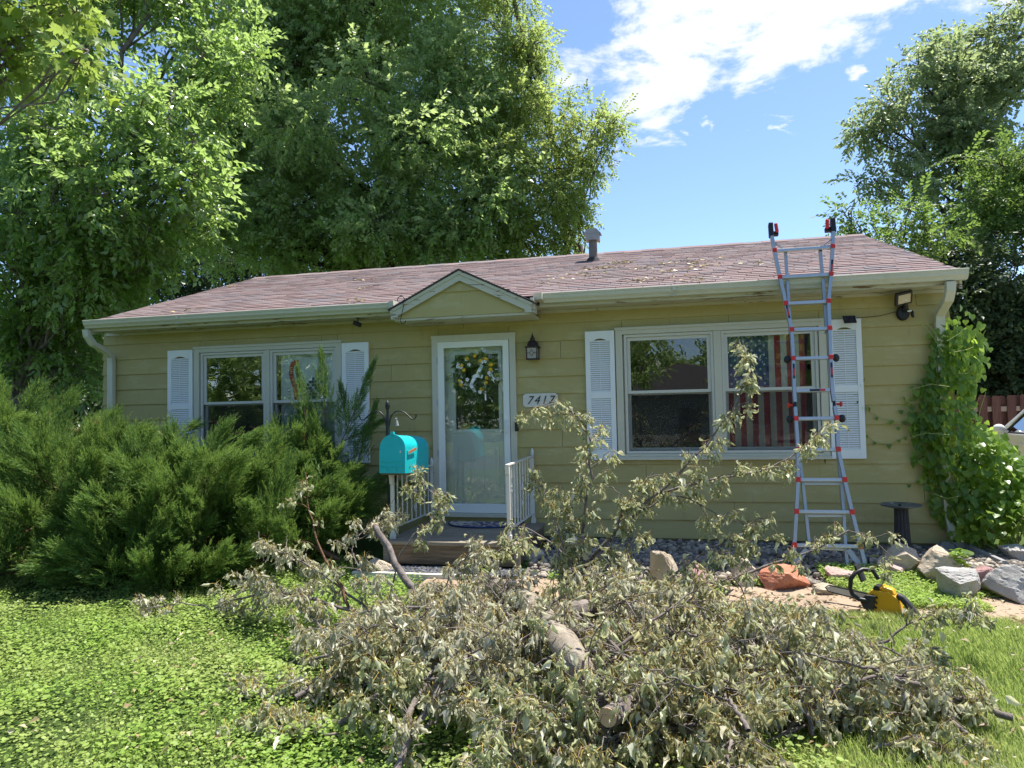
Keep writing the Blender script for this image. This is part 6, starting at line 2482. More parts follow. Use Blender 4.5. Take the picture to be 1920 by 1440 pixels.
for path in ([(1718, 598), (1735, 615), (1750, 632), (1768, 660)], [(1722, 600), (1745, 612), (1770, 650)], [(1775, 640), (1800, 625), (1808, 615)], [(1790, 660), (1815, 655), (1826, 650)], [(1795, 700), (1815, 700), (1830, 680)], [(1690, 735), (1745, 720), (1780, 725)], [(1700, 822), (1735, 812), (1780, 815)], [(1750, 925), (1775, 935), (1800, 930)], [(1785, 955), (1805, 990), (1835, 1020)]):
    T.add(np.array([at(*q, y=-0.28) for q in path]), 0.0028, 4)
P, D = np.concatenate(P), np.concatenate(D)
sc = rng.uniform(0.045, 0.085, len(P))
sc[-len(ip):] = rng.uniform(0.035, 0.055, len(ip))
leafy('climbing_vine', 'heart leaved vine climbing the downspout at the right house corner', 'vine', vb_, P, D, np.array([0.1, -1.0, 0.35]), sc, rng, 290, T, None, 0.5)
# vine covered shrub to the right of it
P, D = [], []
T = Tubes()
sb = np.array([3.35, -0.1, -0.06])
for (cx_, cy_, cz_, ra, rb2, rc, n) in ((2.98, 0.0, 0.50, 0.32, 0.36, 0.62, 850), (3.4, -0.10, 0.30, 0.58, 0.5, 0.44, 1100), (3.9, 0.0, 0.24, 0.5, 0.5, 0.36, 600), (3.05, -0.25, 0.2, 0.45, 0.3, 0.35, 400)):
    u = rng.normal(size=(n, 3))
    u /= np.linalg.norm(u, axis=1)[:, None]
    u[:, 2] = np.where(u[:, 2] < -0.3, -u[:, 2], u[:, 2])
    r = 0.6 + 0.5 * rng.random(n) ** 0.6
    p = np.array([cx_, cy_, cz_]) + u * r[:, None] * np.array([ra, rb2, rc])
    p[:, 2] = np.maximum(p[:, 2], 0.0)
    P.append(p)
    D.append(u * np.array([0.6, 0.6, 0.1]) + np.array([0, -0.2, -0.6]) + rng.normal(size=(n, 3)) * 0.3)
    for _ in range(14):
        v = rng.normal(size=3)
        v /= np.linalg.norm(v)
        v[2] = abs(v[2])
        T.add(curve3(np.array([cx_, cy_, -0.06]), np.array([cx_, cy_, cz_]) + v * np.array([ra, rb2, rc]), 0.05, rng, 6), np.linspace(0.008, 0.003, 6), 5)
P, D = np.concatenate(P), np.concatenate(D)
leafy('vine_covered_shrub', 'low bright green shrub overgrown by vine in front of the car', 'shrub', sb, P, D, np.array([0, -0.5, 1.0]), rng.uniform(0.045, 0.085, len(P)), rng, 290, T, None, 0.5)


def weed(name, label, base, h, n, size, seed, lean=(0, 0)):
    r = np.random.default_rng(seed)
    base = np.array([base[0], base[1], float(gz(base[0], base[1])) + 0.01])
    T = Tubes()
    P, D = [], []
    for s in range(max(1, n // 14)):
        tip = base + np.array([lean[0] + r.normal() * 0.08, lean[1] + r.normal() * 0.08, h * r.uniform(0.75, 1.05)])
        c = curve3(base + r.normal(size=3) * np.array([0.03, 0.03, 0]), tip, 0.02, r, 7)
        T.add(c, np.linspace(0.005, 0.002, 7), 5)
        k = 14
        q = np.linspace(0.2, 1, k)
        p = np.stack([np.interp(q, np.linspace(0, 1, 7), c[:, i]) for i in range(3)], 1)
        a = np.arange(k) * 2.4 + r.random() * 6
        P.append(p)
        D.append(np.stack([np.cos(a), np.sin(a), 0.15 + 0.4 * q - 0.2], 1))
    P, D = np.concatenate(P), np.concatenate(D)
    return leafy(name, label, 'weed', base, P, D, np.array([0, 0, 1.0]), size * r.uniform(0.6, 1.1, len(P)), r, 100, T, None, 0.2)


p = at(1800, 1105, z=-0.14)
weed('weed', 'leafy weed growing in front of the round grey boulder', (p[0], p[1]), 0.34, 56, 0.085, 61)
p = at(1848, 1035, z=-0.06)
weed('weed', 'tall narrow weed standing before the vine shrub right of the splash block', (p[0], p[1]), 0.34, 28, 0.07, 62)
p = at(960, 1068, z=-0.12)
weed('weed', 'small weed at the porch right front corner', (p[0], p[1]), 0.13, 42, 0.06, 63)
p = at(905, 1085, z=-0.14)
weed('weed', 'narrow weed beside the dark gravel in front of the porch', (p[0], p[1]), 0.16, 28, 0.05, 64)

# ================================================================== FALLEN BRANCHES
def wilt_template(seed):
    r = np.random.default_rng(seed)
    nx, ny = 3, 5
    th = r.uniform(1.5, 3.0)
    curl = r.uniform(-1.2, 3.0)
    tws = r.uniform(-1.5, 1.5)
    w = np.array([0.05, 0.30, 0.40, 0.30, 0.15, 0.0]) * r.uniform(0.75, 1.25)
    V = []
    ang_, x, z = 0.0, 0.0, 0.0
    for j in range(ny + 1):
        ro = tws * j / ny
        for i in range(nx + 1):
            u = -1 + 2 * i / nx
            ww = w[j] * (1 + 0.28 * r.normal() * (i in (0, nx)))
            y = ww * math.sin(th * u) / th
            zz_ = ww * (1 - math.cos(th * u)) / th
            y, zz_ = y * math.cos(ro) - zz_ * math.sin(ro), y * math.sin(ro) + zz_ * math.cos(ro)
            V.append((x - math.sin(ang_) * zz_ + r.normal() * 0.02, y + r.normal() * 0.02, z + math.cos(ang_) * zz_ + r.normal() * 0.035))
        x += math.cos(ang_) / ny
        z += math.sin(ang_) / ny
        ang_ += curl / ny * r.uniform(0.3, 1.7)
    F = []
    for j in range(ny):
        for i in range(nx):
            a = j * (nx + 1) + i
            F.append((a, a + 1, a + nx + 2, a + nx + 1))
    mi_ = [0] * len(F)
    n0 = len(V)
    m0 = np.array(V[1:3]).mean(axis=0)
    V += [tuple(m0 + np.array([0, 0.014, 0])), tuple(m0 - np.array([0, 0.014, 0])), (-0.30, -0.012, 0.05), (-0.30, 0.012, 0.05), (-0.6, -0.012, 0.18), (-0.6, 0.012, 0.18)]
    F += [(n0, n0 + 1, n0 + 2, n0 + 3), (n0 + 3, n0 + 2, n0 + 4, n0 + 5)]
    mi_ += [1, 1]
    return np.array(V), np.array(F), mi_


WT = [wilt_template(i) for i in range(12)]
WME = {c_: [np_mesh('leaf', v, f, [M['I' + c_], M['twig']], mi_, True) for v, f, mi_ in WT] for c_ in WILT}
NLEAF = [0]
G_PILE = 'cut branches heaped on the front lawn'


LOGS = [[at(915, 1098, z=0.10), at(985, 1126, z=0.18), at(1045, 1190, z=0.24), at(1080, 1245, z=0.22), at(1118, 1310, z=0.04)],
        [at(1140, 1345, z=0.10), at(1140, 1345, z=0.10) + np.array([0.1, 0.35, -0.05])],
        [at(1052, 1148, z=0.30), at(1052, 1148, z=0.30) + np.array([0.12, 0.3, -0.05])]]


def clear_of_logs(P):
    ok = np.ones(len(P), bool)
    for lg, rr_ in zip(LOGS, (0.115, 0.07, 0.08)):
        for a_, b_ in zip(lg[:-1], lg[1:]):
            # keep the space around and above each log free of leaves, a little more on the street side
            ab = b_ - a_
            q_ = np.clip(((P - a_) @ ab) / (ab @ ab), 0.0, 1.0)
            d_ = P - (a_ + ab * q_[:, None])
            d_[:, 1] = np.where(d_[:, 1] < 0, d_[:, 1] * 0.55, d_[:, 1])
            ok &= np.linalg.norm(d_, axis=1) > rr_
    return ok


def smooth_path(P, n):
    P = np.asarray(P, float)
    d = np.concatenate([[0], np.cumsum(np.linalg.norm(np.diff(P, axis=0), axis=1))])
    q = np.linspace(0, d[-1], n)
    Q = np.stack([np.interp(q, d, P[:, i]) for i in range(3)], 1)
    for _ in range(2):
        Q[1:-1] = (Q[:-2] + 2 * Q[1:-1] + Q[2:]) / 4
    return Q


def branch(label, pts, r0, r1, ntw, twl, nleaf, seed, nobj=60, t0=0.15, bark=None, cut=False, lsize=0.064, name='fallen_branch', tint=None):
    r = np.random.default_rng(seed)
    tint = tint or ('pale silvery' if 'pale' in label else 'ochre tinged' if 'brown' in label else 'grey green')
    nleaf = int(nleaf * 1.75)
    ntw = int(ntw * 1.35)
    C = smooth_path(pts, 16)
    C[1:-1] += r.normal(size=(14, 3)) * 0.006
    C[:, 2] = np.maximum(C[:, 2], gz(C[:, 0], C[:, 1]) + np.linspace(r0, r1, 16))
    base = C[0].copy()
    t = thing(name, label, 'branch', base, None, G_PILE)
    T = Tubes()
    T.add(C, np.linspace(r0, r1, 16), 8 if r0 > 0.015 else 6)
    P, D = [], []
    tg = np.gradient(C, axis=0)
    tg /= np.linalg.norm(tg, axis=1)[:, None]
    ends = []
    for k in range(ntw):
        q = t0 + (1 - t0) * (k + r.random()) / ntw
        i = min(15, int(q * 15))
        s = C[i] + (C[min(i + 1, 15)] - C[i]) * (q * 15 - i)
        v = r.normal(size=3)
        v -= (v @ tg[i]) * tg[i]
        v /= np.linalg.norm(v)
        d = tg[i] * 0.7 + v * 0.9 + np.array([0, 0, 0.25])
        d /= np.linalg.norm(d)
        L = twl * r.uniform(0.35, 1.1)
        e = s + d * L - np.array([0, 0, 0.18 * L])
        e[2] = max(e[2], float(gz(e[0], e[1])) + 0.03)
        c = curve3(s, e, 0.10, r, 6)
        T.add(c, np.linspace(max(0.0035, r0 * 0.22), 0.0018, 6), 4)
        ends.append(c)
    if len(ends) == 0:
        ends = [C[-5:]]
    ends.append(C[-5:])
    if nleaf:
        per = np.maximum(1, r.multinomial(nleaf, np.ones(len(ends)) / len(ends)))
        for c, n in zip(ends, per):
            # leaves hang in a few tufts along the twig
            nt = max(1, int(round(n / 14)))
            tp = 1 - r.random(nt) ** 1.6 * 0.75
            which = r.integers(0, nt, n)
            q = np.clip(tp[which] + r.normal(size=n) * 0.035, 0, 1)
            p = np.stack([np.interp(q, np.linspace(0, 1, len(c)), c[:, i]) for i in range(3)], 1)
            P.append(p + r.normal(size=(n, 3)) * np.array([0.018, 0.018, 0.016]))
            ha = r.random(n) * 2 * PI
            D.append(np.stack([np.cos(ha) * 0.6, np.sin(ha) * 0.6, -0.95 + 0.45 * r.normal(size=n)], 1))
        P, D = np.concatenate(P), np.concatenate(D)
        D /= np.linalg.norm(D, axis=1)[:, None]
        kp = clear_of_logs(P)
        P, D = P[kp], D[kp]
        sc = lsize * r.uniform(0.6, 1.25, len(P))
        P = P + D * (sc * 0.5)[:, None]
        g = gz(P[:, 0], P[:, 1]) + 0.012
        low = np.minimum(P[:, 2], P[:, 2] + D[:, 2] * sc) - g
        P[:, 2] -= np.minimum(low, 0)
        Rm = frames(D, r)
        dd = np.linalg.norm(P - CAM_P, axis=1) - sc * 4
        order_ = np.argsort(dd)
        a, b = order_[:nobj], order_[nobj:]
        leaf_objects(t, WME[tint], P[a], Rm[a], sc[a], r)
        NLEAF[0] += len(a)
        if len(b):
            pick = r.integers(0, len(WT), len(b))
            Vs, Fs, Ms, o = [], [], [], 0
            for i, (v, f, mi_) in enumerate(WT):
                k = b[pick == i]
                if not len(k):
                    continue
                V, F = instance(v, f, P[k], Rm[k], sc[k])
                Vs.append(V)
                Fs.append(F + o)
                Ms.append(np.tile(mi_, len(k)))
                o += len(V)
            put('foliage', np_mesh('foliage', np.concatenate(Vs) - base, np.concatenate(Fs), [M['W' + tint], M['twig']], np.concatenate(Ms), True), t, kind='stuff')
    put('stem', T.mesh('stem', bark or M['bark'], base), t)
    if cut:
        m = MB()
        a, b = C[0] - tg[0] * 0.004, C[0] + tg[0] * 0.004
        m.tube([a, b], r0 * 1.02, 10)
        m.build('cut_face', M['cut'], t)
    return t


def ppath(pp, y0, y1):
    n = len(pp)
    return [at(a, b, y=y0 + (y1 - y0) * i / (n - 1)) for i, (a, b) in enumerate(pp)]


branch('thick bare branch with a pale sawn top end leaning up at the left', ppath([(704, 986), (722, 1020), (745, 1062), (780, 1115), (830, 1172), (850, 1200)], -3.0, -3.45), 0.025, 0.030, 2, 0.25, 0, 101, 0, cut=True, name='sawn_branch')
branch('upright leafy branch rising in front of the house number', ppath([(1140, 1205), (1120, 1130), (1090, 1060), (1088, 1000), (1098, 940), (1112, 880), (1105, 800), (1085, 768), (1030, 752)], -3.45, -3.1), 0.016, 0.004, 24, 0.26, 330, 102, 150, 0.1)
branch('long thin branch reaching up across the middle of the big window', ppath([(1080, 1080), (1150, 1000), (1195, 950), (1235, 925), (1290, 870), (1330, 830), (1372, 775), (1400, 715), (1412, 660), (1392, 640)], -3.25, -2.9), 0.015, 0.003, 12, 0.16, 150, 103, 120, 0.42)
branch('side branch stretching right below the big window to the ladder', ppath([(1235, 925), (1300, 905), (1360, 895), (1430, 888), (1470, 862), (1505, 845), (1542, 800)], -3.1, -2.75), 0.010, 0.003, 11, 0.17, 150, 104, 110, 0.1)
branch('drooping twig below the window with hanging grey leaf tufts', ppath([(1150, 1005), (1200, 960), (1262, 915), (1310, 945), (1350, 968), (1400, 985), (1445, 983)], -3.2, -2.95), 0.008, 0.002, 9, 0.18, 130, 105, 90, 0.15)
branch('leafy branch passing in front of the red boulder and ladder feet', ppath([(1310, 1115), (1385, 1080), (1440, 1060), (1530, 1032), (1575, 1005), (1600, 985), (1645, 1015), (1672, 1045)], -2.9, -2.5), 0.012, 0.003, 9, 0.18, 105, 106, 110, 0.3)
branch('dark leaved tuft hanging above the tan sidewalk left of the chainsaw', ppath([(1290, 1140), (1372, 1072), (1395, 1110), (1405, 1160), (1420, 1200)], -2.95, -3.0), 0.008, 0.003, 8, 0.14, 80, 107, 50, 0.3)
branch('arching branch with dark hanging leaves right of the chainsaw', ppath([(1540, 1275), (1610, 1235), (1665, 1195), (1715, 1163), (1760, 1145), (1805, 1138), (1842, 1158)], -3.5, -3.2), 0.011, 0.003, 9, 0.16, 95, 108, 85, 0.5)
branch('low grey leaved branch lying toward the right lawn', ppath([(1480, 1230), (1570, 1255), (1650, 1245), (1720, 1225), (1760, 1215)], -3.6, -3.4), 0.013, 0.004, 11, 0.22, 170, 109, 110, 0.15)
branch('tall bare reddish shoot standing before the juniper', ppath([(660, 1160), (640, 1100), (612, 1052), (592, 1012), (578, 950), (572, 885)], -3.2, -2.95), 0.014, 0.004, 5, 0.22, 45, 110, 40, 0.3, bark=M['stembrown'])
branch('long grey branch lying left on the clover with pale leaf tufts', ppath([(740, 1160), (630, 1138), (560, 1113), (480, 1112), (395, 1142)], -3.3, -3.1), 0.017, 0.006, 14, 0.22, 190, 111, 120, 0.25)
branch('small twig with pale dry leaves alone on the clover at far left', ppath([(400, 1142), (340, 1128), (300, 1140), (262, 1120)], -3.1, -3.15), 0.006, 0.003, 6, 0.14, 75, 112, 70, 0.3)
branch('pale leaved spray in front of the juniper right end', ppath([(760, 1180), (690, 1090), (650, 1030), (690, 975), (740, 965)], -3.3, -2.8), 0.009, 0.003, 12, 0.24, 190, 113, 110, 0.25)
branch('thin twig with leaf tufts hanging in front of the left porch railing', ppath([(730, 1130), (745, 1040), (790, 985), (845, 955), (800, 915), (768, 885)], -3.1, -2.7), 0.007, 0.002, 10, 0.15, 130, 114, 100, 0.35)
branch('leafy spray lying across the front of the porch step', ppath([(800, 1190), (860, 1110), (905, 1060), (950, 1020), (985, 1000)], -3.3, -2.6), 0.008, 0.002, 12, 0.18, 140, 115, 90, 0.2)
branch('left spray with pale leaves lying before the juniper foot', ppath([(700, 1150), (610, 1080), (550, 1040), (480, 1025)], -3.2, -2.9), 0.010, 0.003, 12, 0.22, 180, 116, 100, 0.2)
branch('thin twig arching over the porch front right of the door mat', ppath([(1090, 1080), (1040, 1020), (985, 985), (950, 990), (915, 1035)], -3.2, -2.8), 0.006, 0.002, 5, 0.12, 40, 117, 30, 0.3)
# the mass of the heap: branches lying over one another
rp = np.random.default_rng(77)
HX, HY, HA, HB = -0.58, -4.08, 1.80, 1.32
LAND = [((960, 1100), 'lichen log top'), ((1090, 1260), 'lichen log foot'), ((780, 1110), 'sawn bare branch'), ((1128, 1342), 'short sawn log'), ((1300, 1150), 'bare slanting branch'), ((640, 1290), 'left flank of the heap'),
        ((1640, 1330), 'right end of the heap'), ((1450, 1230), 'right shoulder of the heap'), ((800, 1400), 'bottom edge of the heap'), ((1450, 1420), 'lower right of the heap'), ((880, 1250), 'middle of the heap')]
USED = set()
for k in range(58):
    a = rp.uniform(0, 2 * PI)
    f = math.sqrt(rp.random()) * 0.74
    if k == 48:
        # the thinner right wing of the heap
        HX, HY, HA, HB = 0.62, -3.85, 0.85, 0.95
    c = np.array([HX + HA * f * math.cos(a), HY + HB * f * math.sin(a), 0])
    az = rp.uniform(0, 2 * PI)
    L = rp.uniform(0.7, 1.25)
    d = np.array([math.cos(az), math.sin(az) * 0.8, 0])
    hmax = (0.52 if k < 48 else 0.36) * (1 - (f / 0.9) ** 2) + 0.10
    z0 = float(gz(c[0], c[1])) + 0.04
    top = hmax * rp.uniform(0.45, 1.0)
    pts = [c - d * L * 0.5 + np.array([0, 0, z0 + 0.02]), c - d * L * 0.15 + np.array([0, 0, z0 + top * 0.75]), c + d * L * 0.2 + np.array([0, 0, z0 + top]), c + d * L * 0.5 + np.array([0, 0, z0 + top * 0.55])]
    for p_ in pts:
        e = ((p_[0] - HX) / (HA * 1.12)) ** 2 + ((p_[1] - HY) / (HB * 1.12)) ** 2
        if e > 1:
            p_[0] = HX + (p_[0] - HX) / math.sqrt(e)
            p_[1] = HY + (p_[1] - HY) / math.sqrt(e)
    mid = (pts[1] + pts[2]) / 2
    q, _ = proj(mid[None])
    q = q[0]
    tint = (['pale silvery', 'grey green', 'pale silvery', 'ochre tinged'] if q[0] < 960 else ['grey green', 'pale silvery', 'grey green', 'ochre tinged'])[k % 4]
    aim = 'sideways' if abs(d[0]) > 0.75 else 'lengthways'
    hi = 'high' if top > 0.3 else 'low'
    lab = None
    for (lpx, nm) in sorted(LAND, key=lambda l_: (l_[0][0] - q[0]) ** 2 + (l_[0][1] - q[1]) ** 2):
        dx, dy = q[0] - lpx[0], q[1] - lpx[1]
        if 'heap' in nm:
            rel = 'at the'
        else:
            rel = ('right of the' if dx > 0 else 'left of the') if abs(dx) > abs(dy) else ('in front of the' if dy > 0 else 'behind the')
        lab = '%s wilted branch %s %s %s %s' % (tint, hi, aim, rel, nm)
        if lab not in USED:
            break
    USED.add(lab)
    branch(lab, pts, rp.uniform(0.008, 0.02), 0.003, 24, 0.30, 310, 200 + k, 34, 0.05, tint=tint)
# outer sprays that break the heap's outline
for k, (pp, y0, y1, lab) in enumerate((
        ([(1125, 1210), (1070, 1060), (1030, 960), (1012, 895)], -3.5, -3.2, 'leafy upright spray just right of the porch corner'),
        ([(1150, 1190), (1172, 1070), (1190, 990), (1165, 925)], -3.45, -3.2, 'leafy upright spray close right of the tall leafy branch'),
        ([(1100, 1200), (1135, 1070), (1160, 960), (1225, 885)], -3.5, -3.1, 'leafy spray leaning right below the big window left sash'),
        ([(1180, 1200), (1250, 1085), (1330, 1025), (1400, 1010)], -3.5, -3.0, 'long leafy spray hanging before the pebbles and mauve stone'),
        ([(1060, 1180), (1050, 1090), (1075, 1000), (1060, 930)], -3.4, -3.15, 'bushy spray standing behind the lichen log top'),
        ([(640, 1220), (570, 1140), (500, 1100), (450, 1080)], -3.5, -3.1, 'pale leaved spray stretching left before the juniper'),
        ([(860, 1200), (830, 1120), (850, 1060), (900, 1040)], -3.5, -3.2, 'pale leaved spray standing right of the sawn branch'),
        ([(640, 1400), (580, 1340), (520, 1320), (470, 1318)], -4.4, -4.3, 'pale leaved spray sticking out of the heap at lower left'),
        ([(700, 1300), (620, 1230), (560, 1190)], -4.0, -3.7, 'pale leaved spray at the left flank of the heap'),
        ([(640, 1440), (560, 1430), (500, 1445)], -4.75, -4.7, 'thin twig with sparse leaves at the bottom left of the heap'),
        ([(1640, 1330), (1710, 1300), (1760, 1290), (1790, 1300)], -4.0, -3.95, 'brownish dry leaved spray at the right end of the heap'),
        ([(1600, 1420), (1700, 1380), (1770, 1400), (1800, 1425)], -4.5, -4.5, 'drooping leafy spray at the lower right of the heap'),
        ([(1350, 1250), (1420, 1190), (1480, 1180), (1530, 1215)], -3.7, -3.5, 'leafy spray on the right shoulder of the heap'),
        ([(1560, 1310), (1640, 1290), (1720, 1250), (1700, 1230)], -3.9, -3.8, 'grey leaved twig crossing the right lawn edge'))):
    branch(lab, ppath(pp, y0, y1), 0.009, 0.003, 13, 0.22, 190, 300 + k, 90, 0.1)
HX, HY, HA, HB = -0.40, -4.05, 1.90, 1.32
# bare sticks poking out all over the heap
STICK = []
for k in range(20):
    a = rp.uniform(0, 2 * PI)
    f = math.sqrt(rp.random()) * 0.8
    c = np.array([HX + HA * f * math.cos(a), HY + HB * f * math.sin(a), 0])
    hmax = 0.52 * (1 - (f / 0.9) ** 2) + 0.12
    c[2] = float(gz(c[0], c[1])) + hmax * 0.75
    az = rp.uniform(0, 2 * PI)
    d = np.array([math.cos(az), math.sin(az) * 0.7, rp.uniform(0.0, 0.45)])
    L = rp.uniform(0.45, 0.95)
    q, _ = proj((c + d * L * 0.5)[None])
    q = q[0]
    lab = None
    for (lpx, nm) in sorted(LAND, key=lambda l_: (l_[0][0] - q[0]) ** 2 + (l_[0][1] - q[1]) ** 2):
        dx, dy = q[0] - lpx[0], q[1] - lpx[1]
        rel = 'at the' if 'heap' in nm else ('right of the' if dx > 0 else 'left of the') if abs(dx) > abs(dy) else ('in front of the' if dy > 0 else 'behind the')
        lab = 'bare grey stick pointing %s %s %s' % ('up' if d[2] > 0.22 else 'level', rel, nm)
        if lab not in USED:
            break
    USED.add(lab)
    branch(lab, [c - d * L * 0.5, c + rp.normal(size=3) * 0.03, c + d * L * 0.5 + rp.normal(size=3) * 0.04], rp.uniform(0.006, 0.014), 0.003, 4, 0.28, 14, 400 + k, 14, 0.3, name='bare_branch')
# bare twigs showing in the heap
for k, (pp, y0, y1, lab) in enumerate((
        ([(830, 1165), (890, 1160), (945, 1180), (1010, 1160)], -3.5, -3.3, 'bare greyish branch lying level under the sawn branch'),
        ([(1200, 1255), (1240, 1190), (1300, 1150), (1375, 1105)], -3.7, -3.1, 'bare dark branch slanting up toward the red boulder'),
        ([(1120, 1180), (1165, 1185), (1230, 1200), (1290, 1290)], -3.9, -4.1, 'forked bare branch in the middle of the heap'),
        ([(1000, 1365), (1060, 1375), (1120, 1365)], -4.6, -4.5, 'short grey branch lying at the front beside the sawn log'),
        ([(1330, 1440), (1420, 1400), (1500, 1360), (1560, 1345), (1700, 1340)], -4.6, -4.2, 'thin dark branch crossing the lower right of the heap'),
        ([(640, 1280), (600, 1245), (700, 1225), (760, 1215)], -3.9, -3.7, 'thin pale twig curving over the left flank'))):
    branch(lab, ppath(pp, y0, y1), 0.014, 0.005, 4, 0.3, 30, 330 + k, 20, 0.2, name='bare_branch')


def log(label, pts, r0, r1, mat, seed):
    r = np.random.default_rng(seed)
    C = smooth_path(pts, 22)
    n = 16
    V, F = tube_np(C, np.linspace(r0, r1, 22), n)
    ph = r.random(4) * 6
    for k in range(22):
        for i in range(n):
            v = V[k * n + i]
            d = v - C[k]
            V[k * n + i] = C[k] + d * (1 + 0.07 * math.sin(i * 1.9 + ph[0]) + 0.05 * math.sin(k * 0.9 + i * 0.8 + ph[1]) + 0.03 * r.normal())
    t = thing('cut_log', label, 'log', C[0], None, 'sawn logs in the heap')
    m = MB()
    m.add(V, [list(f) for f in F])
    m.f += [list(range(n)), [len(V) - 1 - i for i in range(n)]]
    m.mi += [0, 0]
    m.build('bark', mat, t, smooth=True)
    for k, s in ((0, -1), (21, 1)):
        m = MB()
        rad = (r0, r1)[k > 0]
        tgv = (C[1] - C[0]) if k == 0 else (C[-1] - C[-2])
        tgv = tgv / np.linalg.norm(tgv)
        m.tube([C[k] + tgv * s * 0.0, C[k] + tgv * s * 0.006], rad * 0.93, 16)
        m.build('cut_face', M['cut'], t)
    return t


log('thick lichen covered log running down through the heap', LOGS[0], 0.082, 0.072, M['logbark'], 1)
log('short log with pale sawn end facing the camera at the heap front', LOGS[1], 0.042, 0.05, M['bark'], 2)
log('small log with orange sawn end behind the lichen log', LOGS[2], 0.045, 0.05, M['bark'], 3)

# ================================================================== GROUND COVER
def not_blocked(x, y):
    ok = ~((y > -2.37) & (x > -2.36)) & ~((y > -1.76) & (x > -3.15))                 # path, bed, porch
    ok &= ~(y > -0.05)
    return ok


def scatter(n, xr, yr, rng, keep):
    x = rng.uniform(*xr, n)
    y = rng.uniform(*yr, n)
    k = keep(x, y)
    x, y = x[k], y[k]
    P = np.stack([x, y, gz(x, y) + 0.015 * np.sin(x * 3.1 + y * 1.7) + 0.012 * np.sin(x * 1.3 - y * 4.1)], 1)
    P = P[in_view(P, 0.42)]
    return P


def edge(x, y):
    """1 where ground ivy grows, 0 where grass grows"""
    return x < 0.15 + 0.35 * np.sin(y * 2.3) + 0.2 * np.sin(y * 5.1 + x * 2)


rng = np.random.default_rng(91)
# ground ivy: round scalloped leaves held level above the soil
n = 6
ring = [(0.5 + 0.5 * math.cos(a), 0.55 * math.sin(a), 0.06 * math.cos(2 * a)) for a in np.linspace(PI, -PI, n + 1)[:-1]]
CV = np.array([(0.08, 0, -0.06)] + ring[1:] + [(0.45, 0, -0.03)])
CF = np.array([(i, n, (i + 1) % n) for i in range(n)])
P = scatter(195000, (-9.0, 0.9), (-5.9, -1.2), rng, lambda x, y: not_blocked(x, y) & edge(x, y) & ((y < -2.3) | (x < -2.3)))
patch = 0.5 + 0.5 * np.sin(P[:, 0] * 2.1 + 1.3 * np.sin(P[:, 1] * 1.7)) * np.sin(P[:, 1] * 2.9 + P[:, 0])
P = P[rng.random(len(P)) < 0.5 + 0.5 * patch]
N = len(P)
patch = 0.5 + 0.5 * np.sin(P[:, 0] * 5.3 + 2 * np.sin(P[:, 1] * 3.1)) * np.sin(P[:, 1] * 6.7 + P[:, 0] * 2)
P[:, 2] += 0.01 + (0.035 + 0.075 * patch) * rng.random(N) ** 1.5
a = rng.random(N) * 2 * PI
D = np.stack([np.cos(a), np.sin(a), rng.normal(size=N) * 0.22], 1)
V, F = instance(CV, CF, P, frames(D, rng, np.array([0, -0.12, 1.0]), 0.28), rng.uniform(0.008, 0.024, N) * (0.8 + 0.55 * patch))
put('ground_ivy', np_mesh('ground_ivy', V, F, M['L_clover'], None, True), None, None, 'bright green ground ivy covering the left lawn', 'stuff')
# grass
def grass(name, label, P, rng, h0, h1, w, lean=0.5):
    N = len(P)
    h = rng.uniform(h0, h1, N)
    a = rng.random(N) * 2 * PI
    dr = np.stack([np.cos(a), np.sin(a), np.zeros(N)], 1)
    sd_ = np.stack([-np.sin(a + 1), np.cos(a + 1), np.zeros(N)], 1) * (w * rng.uniform(0.6, 1.3, N))[:, None]
    ln = (lean * rng.random(N) * h)[:, None]
    up = np.array([0, 0, 1.0])
    m1 = P + up * (h * 0.55)[:, None] + dr * ln * 0.35
    tp = P + up * (h * 0.92)[:, None] + dr * ln
    V = np.stack([P - sd_, P + sd_, m1 + sd_ * 0.8, m1 - sd_ * 0.8, tp], 1).reshape(-1, 3)
    o = np.arange(N)[:, None] * 5
    Q = o + np.array([[0, 1, 2, 3]])
    Tt = o + np.array([[3, 2, 4]])
    put(name, np_mesh(name, V, [Q, Tt], M['L_grass']), None, None, label, 'stuff')


P = scatter(215000, (-1.2, 5.6), (-6.0, -2.3), rng, lambda x, y: not_blocked(x, y - 0.06 * np.sin(x * 7)) & ~edge(x + 0.3, y))
grass('grass', 'sunlit mown grass on the right lawn', P, rng, 0.022, 0.07, 0.0024, 0.8)
P = scatter(34000, (-9.0, 0.6), (-5.9, -1.2), rng, lambda x, y: not_blocked(x, y) & edge(x, y) & (np.sin(x * 3.1) * np.sin(y * 2.7) + 0.4 * np.sin(x * 9 + y * 7) > 0.1))
grass('grass_tufts', 'grass blades standing between the ground ivy', P, rng, 0.05, 0.13, 0.0018, 0.8)
# weeds creeping between stones and path
P = scatter(60000, (-1.5, 3.6), (-2.1, -1.2), rng, lambda x, y: (np.sin(x * 2.6 + 3.2) + 0.5 * np.sin(x * 6.1 + y * 5) > -0.35 + 1.6 * np.abs(y + 1.6)) & (x > 0.9) | ((x < 0.9) & (np.sin(x * 7) * np.sin(y * 9) > 0.75)))
N = len(P)
P[:, 2] += 0.02 + 0.06 * rng.random(N)
a = rng.random(N) * 2 * PI
D = np.stack([np.cos(a), np.sin(a), rng.normal(size=N) * 0.5], 1)
V, F = instance(LEAF_V, LEAF_F, P, frames(D, rng, np.array([0, 0, 1.0]), 0.5), rng.uniform(0.015, 0.04, N))
put('path_weeds', np_mesh('path_weeds', V, F, M['L_clover']), None, None, 'low weeds spreading between the stones and the path', 'stuff')

